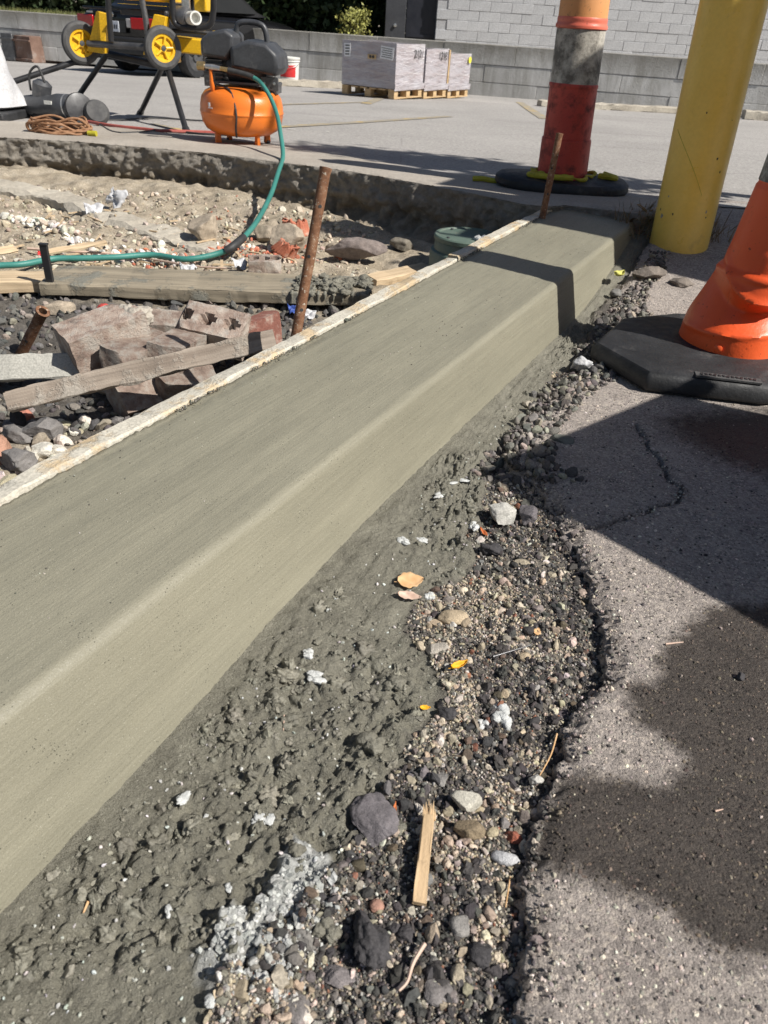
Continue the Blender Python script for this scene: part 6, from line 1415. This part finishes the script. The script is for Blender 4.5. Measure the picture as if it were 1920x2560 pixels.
for i in range(4): MB().box((-0.015, 0.68, 0.415 - 0.03 * i), (0.002, 0.06, 0.012), Matrix.Rotation(-0.04, 3, 'X')).build('print_line', 'black_print', bxs[0])
MB().box((-0.012, 0.33, 0.32), (0.003, 0.12, 0.05)).build('wood_patch', 'pallet_wood', bxs[0])
for yy in (0.31, 0.35): MB().lathe([(0.016, 0), (0.016, 0.003), (0.0001, 0.004)], 12, (-0.014, yy, 0.32), Vector((-1, 0, 0))).build('patch_hole', 'black_print', bxs[0])
for b_, tx, lx in ((bxs[0], '2121', 0.53), (bxs[1], '1218', 0.43)): text_part(tx, 0.12, 'black_print', b_, (lx, -0.016, 0.33), (rad(90), 0, 0), 'handwritten_mark')
MB().lathe([(0.04, 0), (0.04, 0.002), (0.0001, 0.003)], 20, (0.56, -0.016, 0.34), Vector((0, -1, 0))).build('dot_sticker', 'yellow_sticker', bxs[2])

# retaining wall
wa = L(640, 177); wb = L(1500, 241); wdv = (wb - wa); wdv.z = 0; wu = wdv.normalized(); wang = math.atan2(wu.y, wu.x)
WH = DY(940, 84, (wa.y + wb.y) / 2).z - lotz((wa.y + wb.y) / 2)
rw = thing('retaining_wall', 'long low weathered concrete retaining wall behind the parking lot', 'wall', (wa.x, wa.y + 0.02, lotz(wa.y)), wang)
rng = np.random.default_rng(17); hts = [0.0, 0.30 * WH, 0.63 * WH, WH]
MB().box((3.0, 0.19, (WH - 0.05) / 2), (30, 0.2, WH - 0.05)).build('core', 'weathered_wall_concrete', rw)
for r in range(3):
    x = -9.0 - 0.35 * r
    while x < 14:
        l = rng.uniform(1.0, 1.25) if r else rng.uniform(1.9, 2.4); z0, z1 = hts[r], hts[r + 1]; y0 = 0.0 - (0.0 if r < 2 else 0.006) + rng.uniform(-0.003, 0.003)
        MB().box((x + l / 2, y0 + 0.05, (z0 + z1) / 2), (l - 0.004, 0.10, z1 - z0 - 0.004)).build('wall_panel', 'weathered_wall_concrete', rw, 0.006); x += l
MB().box((3.0, 0.20, WH - 0.012), (30, 0.36, 0.02)).build('coping', 'weathered_wall_concrete', rw, 0.006)
# terrace behind the wall
tv = []; 
for yy in (0.25, 1.5, 4, 9, 20, 60, 180):
    for xx in np.linspace(-90, 90, 40): v = Vector((xx, yy, 0)); v.rotate(Matrix.Rotation(wang, 3, 'Z')); tv.append((wa.x + v.x, wa.y + v.y, lotz(wa.y) + WH - 0.05 - 0.035 * min(yy, 5.0)))
o = mesh_np('terrace_ground', tv, gridf(7, 40), 'trench_soil', None, True, {'dark': np.full(len(tv), 0.4)}); tag(o, None, None, None, 'structure')
gv = []; gf = []; gc = []
for i in range(5200):
    x = rng.uniform(-9.5, -1.2); y = rng.uniform(0.42, 1.6); v = Vector((x, y, 0)); v.rotate(Matrix.Rotation(wang, 3, 'Z')); z = lotz(wa.y) + WH - 0.05; h = rng.uniform(0.04, 0.12); a = rng.uniform(0, 3.14); dx, dy = 0.006 * math.cos(a), 0.006 * math.sin(a); k = len(gv); bx, by = wa.x + v.x, wa.y + v.y
    lx, ly = rng.normal(0, 0.03), rng.normal(0, 0.03); gv += [(bx - dx, by - dy, z), (bx + dx, by + dy, z), (bx + lx, by + ly, z + h)]; gf.append((k, k + 1, k + 2)); c = np.array([0.16, 0.17, 0.06]) * rng.uniform(0.6, 1.4); gc += [c, c, c]
o = mesh_np('grass', gv, gf, 'foliage', None, False, {'col': np.array(gc)}); tag(o, 'strip of short grass on top of the retaining wall at left', None, None, 'stuff')
# parking kerbs and rubble at the wall foot
def stop(pxa, pxb, hgt, lab, dep=0.16):
    a = L(*pxa); b = L(*pxb); d = b - a; o_ = rough_board('parking_kerb', (d.length, dep, hgt), 'tan_concrete', 0.008, int(pxa[0]), None, 30); orient(o_, a + Vector((0, dep / 2, hgt / 2)), d); tag(o_, lab, 'kerb', 'tan kerbs at the wall foot')
stop((520, 182), (738, 192), 0.085, 'tan kerb between bucket and pallets'); stop((1166, 230), (1470, 246), 0.07, 'long tan kerb behind the marker tube'); stop((1608, 258), (1760, 268), 0.10, 'tan kerb end right of the bollard')
for i, (px, wp) in enumerate([((1590, 254), 22), ((1565, 256), 16), ((1545, 250), 12), ((1575, 262), 12)]):
    q_ = L(*px); V = rockshape(I2, np.random.default_rng(60 + i), 12, (1, 0.8, 0.7), 0.1) * wp / 2 / 150; o_ = mesh_np('broken_concrete', V, I2[1], 'tan_concrete'); o_.location = q_ + Vector((0, 0, wp / 2 / 150 * 0.5)); tag(o_, ['largest broken concrete lump at the kerb end by the bollard', 'second broken concrete lump left of the largest one by the bollard', 'leftmost small broken concrete lump near the kerb end', 'smallest broken concrete crumb in front of the kerb end'][i], 'rubble', 'broken concrete at the kerb end')
# rusty barrier plates at left
for i, (xa, xb, mt, lab, hh) in enumerate([(8, 34, 'grey_metal', 'grey steel plate at the left end of the rusty barrier', 0.42), (36, 72, 'rusted_plate', 'left rusty brown barrier box against the wall', 0.40), (74, 146, 'rusted_plate', 'right rusty brown barrier box partly behind the car', 0.36)]):
    a = L(xa, 131 + i * 2); b = L(xb, 133 + i * 3); d = b - a; bt = thing('rusty_barrier', lab, 'barrier', a, math.atan2(d.y, d.x))
    MB().box((d.length / 2, 0.15, hh / 2), (d.length, 0.28, hh), None, 0.93).build('steel_box', mt, bt, 0.01)
    MB().box((d.length / 2, -0.004, hh * 0.82), (d.length * 0.98, 0.03, 0.03)).build('rib', mt, bt, 0.004); MB().box((d.length / 2, -0.002, hh * 0.1), (d.length * 0.98, 0.03, 0.04)).build('rib', mt, bt, 0.004)

# --- black sedan, seen from behind
cl = L(160, 148); cr_ = L(388, 168); axv = (cr_ - cl); axv.z = 0; cs = 0.86
car = thing('parked_car', 'black sedan seen from behind with red tail lights, parked by the wall', 'car', ((cl + cr_) / 2) + axv.normalized() * 0.40 + Vector((-axv.y, axv.x, 0)).normalized() * 0.35, math.atan2(axv.y, axv.x)); car.scale = (cs,) * 3
# local: x right, y forward, z up ; rear axle at y=0
sec = [(-0.98, 0.62, 0.34, 0.70, 0.80), (-1.00, 0.76, 0.26, 0.86, 0.86), (-0.95, 0.83, 0.22, 0.97, 0.90), (-0.8, 0.86, 0.20, 1.0, 0.9), (-0.3, 0.88, 0.19, 1.01, 0.9), (0.4, 0.885, 0.18, 1.0, 0.9), (1.6, 0.885, 0.18, 0.98, 0.9), (2.6, 0.88, 0.18, 0.94, 0.9), (3.3, 0.84, 0.2, 0.86, 0.88), (3.62, 0.72, 0.26, 0.74, 0.84), (3.7, 0.5, 0.34, 0.62, 0.8)]
V = []; nsec = 22
for y, hw, z0, z1, top in sec:
    for k in range(nsec):
        a = 2 * math.pi * k / nsec; cx = math.copysign(abs(math.cos(a)) ** 0.42, math.cos(a)); sz = math.copysign(abs(math.sin(a)) ** 0.55, math.sin(a)); zc = (z0 + z1) / 2; h = (z1 - z0) / 2
        wdt = hw * (1.0 if sz < 0.2 else 1 - (1 - top) * (sz - 0.2) / 0.8 * 0.6); V.append((wdt * cx, y, zc + h * sz))
F = [(i * nsec + k, i * nsec + (k + 1) % nsec, (i + 1) * nsec + (k + 1) % nsec, (i + 1) * nsec + k) for i in range(len(sec) - 1) for k in range(nsec)]
F += [tuple(range(nsec)), tuple((len(sec) - 1) * nsec + k for k in range(nsec - 1, -1, -1))]
o = MB().add(V, F).build('body', 'car_black', car, sharp=80); o.modifiers.new('sub', 'SUBSURF').render_levels = 2
cab = [(-0.42, 0.70, 1.0), (-0.05, 0.62, 1.30), (0.25, 0.58, 1.40), (1.0, 0.58, 1.43), (1.55, 0.60, 1.36), (2.2, 0.70, 0.98)]
V = []
for y, hw, z in cab: V += [(-hw - 0.10, y, 0.95), (-hw - 0.02, y, 0.5 * (0.95 + z)), (-hw, y, z - 0.05), (-hw + 0.1, y, z), (hw - 0.1, y, z), (hw, y, z - 0.05), (hw + 0.02, y, 0.5 * (0.95 + z)), (hw + 0.10, y, 0.95)]
F = [(i * 8 + k, (i + 1) * 8 + k, (i + 1) * 8 + k + 1, i * 8 + k + 1) for i in range(len(cab) - 1) for k in range(7)] + [tuple(range(8)), tuple(40 + k for k in range(7, -1, -1))]
MB().add(V, F).build('roof', 'car_black', car, sharp=40)
MB().extr([(-0.60, -0.35, 1.035), (0.60, -0.35, 1.035), (0.52, -0.07, 1.275), (-0.52, -0.07, 1.275)], (0, -0.012, 0.012)).build('rear_window', 'car_glass', car)
for s_ in (-1, 1): MB().extr([(s_ * 0.70, 0.1, 1.0), (s_ * 0.70, 1.9, 1.0), (s_ * 0.62, 1.4, 1.30), (s_ * 0.62, 0.35, 1.33)], (s_ * 0.05, 0, 0)).build('side_window', 'car_glass', car)
MB().box((0, -1.0, 0.46), (1.64, 0.16, 0.24)).box((0, -1.04, 0.56), (1.5, 0.12, 0.05)).build('rear_bumper', 'car_trim', car, 0.05, bseg=3)
MB().box((0, -1.005, 0.96), (1.3, 0.03, 0.04)).build('boot_lip', 'car_black', car, 0.012)
for s_ in (-1, 1):
    MB().box((s_ * 0.64, -0.985, 0.78), (0.46, 0.05, 0.16), Matrix.Rotation(s_ * 0.20, 3, 'Z')).build('tail_light', 'tail_light', car, 0.015); MB().box((s_ * 0.345, -1.01, 0.78), (0.09, 0.04, 0.13)).build('reverse_light', 'tail_light_clear', car, 0.01)
MB().box((0, -1.02, 0.72), (0.56, 0.03, 0.17)).build('plate_recess', 'car_trim', car, 0.008)
npl = MB().box((0, -1.045, 0.72), (0.305, 0.012, 0.15)).build('number_plate', 'number_plate', car, 0.004)
for i in range(6): MB().box((-0.105 + 0.042 * i, -1.0525, 0.715), (0.026, 0.003, 0.06)).build('plate_mark', 'lot_yellow_line' if i in (2, 3) else 'dark_post_paint', npl)
MB().lathe([(0.035, 0), (0.035, 0.008), (0.028, 0.01), (0.024, 0.004), (0.0001, 0.004)], 20, (0, -1.015, 0.885), Vector((0, -1, 0))).build('badge', 'silver_metal', car)
MB().box((-0.5, -1.012, 0.90), (0.14, 0.006, 0.025)).build('model_script', 'silver_metal', car)
for sx_ in (-1, 1):
    for y in (0.0, 2.65):
        t_ = bpy.data.objects.new('wheel', None); COL.objects.link(t_); t_.parent = car; t_.location = (sx_ * 0.76, y, 0.31)
        MB().lathe([(0.20, -0.10), (0.29, -0.10), (0.31, -0.06), (0.31, 0.06), (0.29, 0.10), (0.20, 0.10), (0.20, -0.10)], 36, (0, 0, 0), Vector((1, 0, 0)), None, False).build('tyre', 'black_rubber', t_)
        MB().lathe([(0.205, -0.08), (0.205, 0.075), (0.18, 0.085), (0.06, 0.06), (0.05, 0.09), (0.0001, 0.09)], 30, (0, 0, 0), Vector((sx_, 0, 0))).build('rim', 'grey_metal', t_)
MB().tube([(0.45, -1.0, 0.24), (0.45, -0.6, 0.24)], 0.03, 12).build('exhaust', 'grey_metal', car)

# --- block building
YB = 17.5; bx0 = DY(941, 60, YB).x; gz = lotz(wa.y) + WH - 0.05 - 0.16
bd = thing('block_building', 'grey painted concrete block building beyond the wall', 'building', (bx0, YB, gz))
MB().box((7.5, 4.012, 2.6), (14.98, 8.0, 5.6)).build('wall', 'block_joint', bd)
blk = MB().box((0, 0, 0), (0.402, 0.1, 0.160)).build('block', 'block_paint', bd, 0.006); first = True
for r in range(12):
    for c in range(24):
        xx = 0.205 + 0.407 * c - (0.2035 if r % 2 else 0)
        if xx < 0.19: continue
        if first: ob = blk; first = False
        else: ob = blk.copy(); COL.objects.link(ob); ob.parent = bd
        ob.location = (xx + rng.uniform(-0.003, 0.003), 0.05 + rng.uniform(-0.004, 0.004), -0.08 + 0.1645 * r + rng.uniform(-0.002, 0.002))
MB().box((7.5, 4.05, 5.45), (15.2, 8.2, 0.12)).build('roof_edge', 'dark_post_paint', bd)
dw = DY(831, 50, YB - 0.15); dg_ = thing('dark_gate', 'dark metal gate leaf and post between hedge and block building', 'gate', (dw.x, YB + 0.1, gz)); gw = bx0 - dw.x
MB().box((gw * 0.20, 0, 1.3), (gw * 0.40, 0.12, 2.9)).build('post', 'dark_post_paint', dg_, 0.01); MB().box((gw * 0.70, 0.06, 1.3), (gw * 0.58, 0.05, 2.9)).build('leaf_panel', 'dark_door_paint', dg_, 0.005)
for zz in (0.2, 1.2, 2.2): MB().box((gw * 0.70, 0.025, zz), (gw * 0.56, 0.02, 0.05)).build('rail', 'dark_door_paint', dg_)
MB().lathe([(0.03, 0), (0.03, 0.03), (0.0001, 0.035)], 12, (gw * 0.2, -0.06, 0.35), Vector((0, -1, 0))).build('lock_disc', 'silver_metal', dg_)

# --- trees / hedge
def tree(name, cx, cy, w_, h, label, nleaf, c, seed, leafs=0.17, trunk=True, cat='tree', zlo=0.1):
    rng = np.random.default_rng(seed); t_ = thing(name, label, cat, (cx, cy, gz))
    stems = []
    pth = [(0, 0, -0.1), (0.04, 0.02, h * 0.3), (-0.05, 0.05, h * 0.6), (0.02, 0, h * 0.85)]
    MB().tube(smooth_path(pth, 5), [0.10 * (1 - 0.75 * i / 15) for i in range(16)], 9).build('trunk', 'bark', t_)
    cl_ = []
    for i in range(12):
        a = rng.uniform(0, 6.28); zz = rng.uniform(zlo + 0.1, 0.85) * h; e = Vector((math.cos(a) * w_ * rng.uniform(0.4, 0.85), math.sin(a) * w_ * rng.uniform(0.3, 0.7), zz + 0.15 * h)); MB().tube([(0, 0, zz * 0.7), e * 0.5 + Vector((0, 0, zz * 0.4)), e], [0.035, 0.02, 0.006], 6).build('limb', 'bark', t_); cl_.append(e)
    cen = np.array([[*e] for e in cl_] + [[rng.normal(0, w_ * 0.5), rng.normal(0, w_ * 0.4), rng.uniform(zlo, 1) * h] for _ in range(60)])
    k = rng.integers(0, len(cen), nleaf); pos = cen[k] + rng.normal(0, 1, (nleaf, 3)) * np.array([w_ * 0.22, w_ * 0.2, h * 0.10]); pos[:, 2] = np.abs(pos[:, 2])
    R = randrot(nleaf, rng); s_ = leafs * rng.uniform(0.6, 1.3, nleaf)
    q4 = np.array([[-0.5, 0, 0], [0, -0.3, 0.06], [0.5, 0, 0], [0, 0.3, 0.06]]); V = np.einsum('nij,kj->nki', R, q4) * s_[:, None, None] + pos[:, None, :]
    cols = np.repeat(np.array(c) * rng.uniform(0.55, 1.5, (nleaf, 1)), 4, 0)
    mesh_np('crown', V.reshape(-1, 3), np.arange(nleaf * 4).reshape(-1, 4), 'foliage', t_, False, {'col': cols}); return t_
tx = lambda px, Y: DY(px, 30, Y).x
DG = (0.035, 0.055, 0.02)
tree('hedge_tree', tx(800, 19.6), 19.6, 0.9, 3.2, 'dark hedge tree nearest to the metal gate', 12000, DG, 1, zlo=0.0)
tree('hedge_tree', tx(690, 20.0), 20.0, 1.1, 3.4, 'dark hedge tree in the middle between gate and saw', 14000, DG, 2, zlo=0.0)
tree('hedge_tree', tx(560, 20.4), 20.4, 1.2, 3.6, 'dark hedge tree behind the saw and compressor', 14000, (0.03, 0.05, 0.018), 3, zlo=0.0)
tree('hedge_tree', tx(420, 20.8), 20.8, 1.3, 3.4, 'dark hedge tree hidden mostly by the saw', 13000, DG, 4, zlo=0.0)
tree('hedge_tree', tx(240, 21.5), 21.5, 1.5, 3.6, 'dark hedge tree above the black car', 13000, DG, 5, zlo=0.0)
tree('hedge_tree', tx(40, 22), 22.0, 1.6, 3.4, 'dark hedge tree far left beyond the grass', 13000, DG, 6, zlo=0.0)
tree('yellow_shrub', tx(768, 17.2), 17.2, 0.28, 0.55, 'small yellow-green shrub in front of the dark hedge', 900, (0.30, 0.30, 0.09), 7, 0.07, cat='shrub', zlo=0.05)

# ================================================================== UNSEEN SHADE CASTERS ADDED JUST RIGHT OF THE VIEW (their shade falls into it)
jb = thing('shade_chest', 'unseen grey steel chest added right of the view to cast shade', 'tool chest', (1.03, 0.92, 0.0), math.atan2(-0.74, 0.67))  # box added out of view to cast the foreground shadow wedge
MB().box((0.55, 0.32, 0.44), (1.1, 0.64, 0.82)).build('chest_body', 'grey_metal', jb, 0.01); MB().box((0.55, 0.32, 0.885), (1.12, 0.66, 0.06)).build('chest_lid', 'grey_metal', jb, 0.01)
for x in (0.1, 1.0):
    for y in (0.06, 0.58): MB().box((x, y, 0.015), (0.1, 0.08, 0.03)).build('skid', 'black_metal', jb)
for x in (0.25, 0.85): MB().tube([(x - 0.06, -0.005, 0.6), (x - 0.06, -0.04, 0.6), (x + 0.06, -0.04, 0.6), (x + 0.06, -0.005, 0.6)], 0.008, 8).build('handle', 'silver_metal', jb)
cbz = 0.12
cb = thing('shade_cabinet', 'unseen tall green cabinet added right of the view to cast shade', 'cabinet', (2.1, 2.56, cbz), math.atan2(-0.40, 0.915))  # added out of view to shade the bollard and marker tube
MB().box((0.3, -0.25, 0.95), (0.58, 0.40, 1.8)).build('low_shade_side', 'green_lid_plastic', cb, 0.02); MB().box((0.3, 0.2, 1.06), (0.6, 0.5, 2.06)).build('cabinet_body', 'green_lid_plastic', cb, 0.02); MB().box((0.3, 0.2, 2.12), (0.66, 0.56, 0.06)).build('cabinet_roof', 'green_lid_plastic', cb, 0.02); MB().box((0.3, -0.455, 1.05), (0.5, 0.02, 1.9)).build('cabinet_door', 'green_lid_plastic', cb, 0.006); MB().box((0.3, 0, 0.03), (0.62, 0.92, 0.06)).build('plinth', 'tan_concrete', cb)  # stepped heights shape how far the added shade reaches

tree('shade_caster_tree', 3.2, 2.92, 0.33, 3.5, 'unseen young tree added right of the view to cast shade', 2600, (0.06, 0.09, 0.03), 31, 0.10, zlo=0.72)  # tree added out of view to dapple the lot with shade
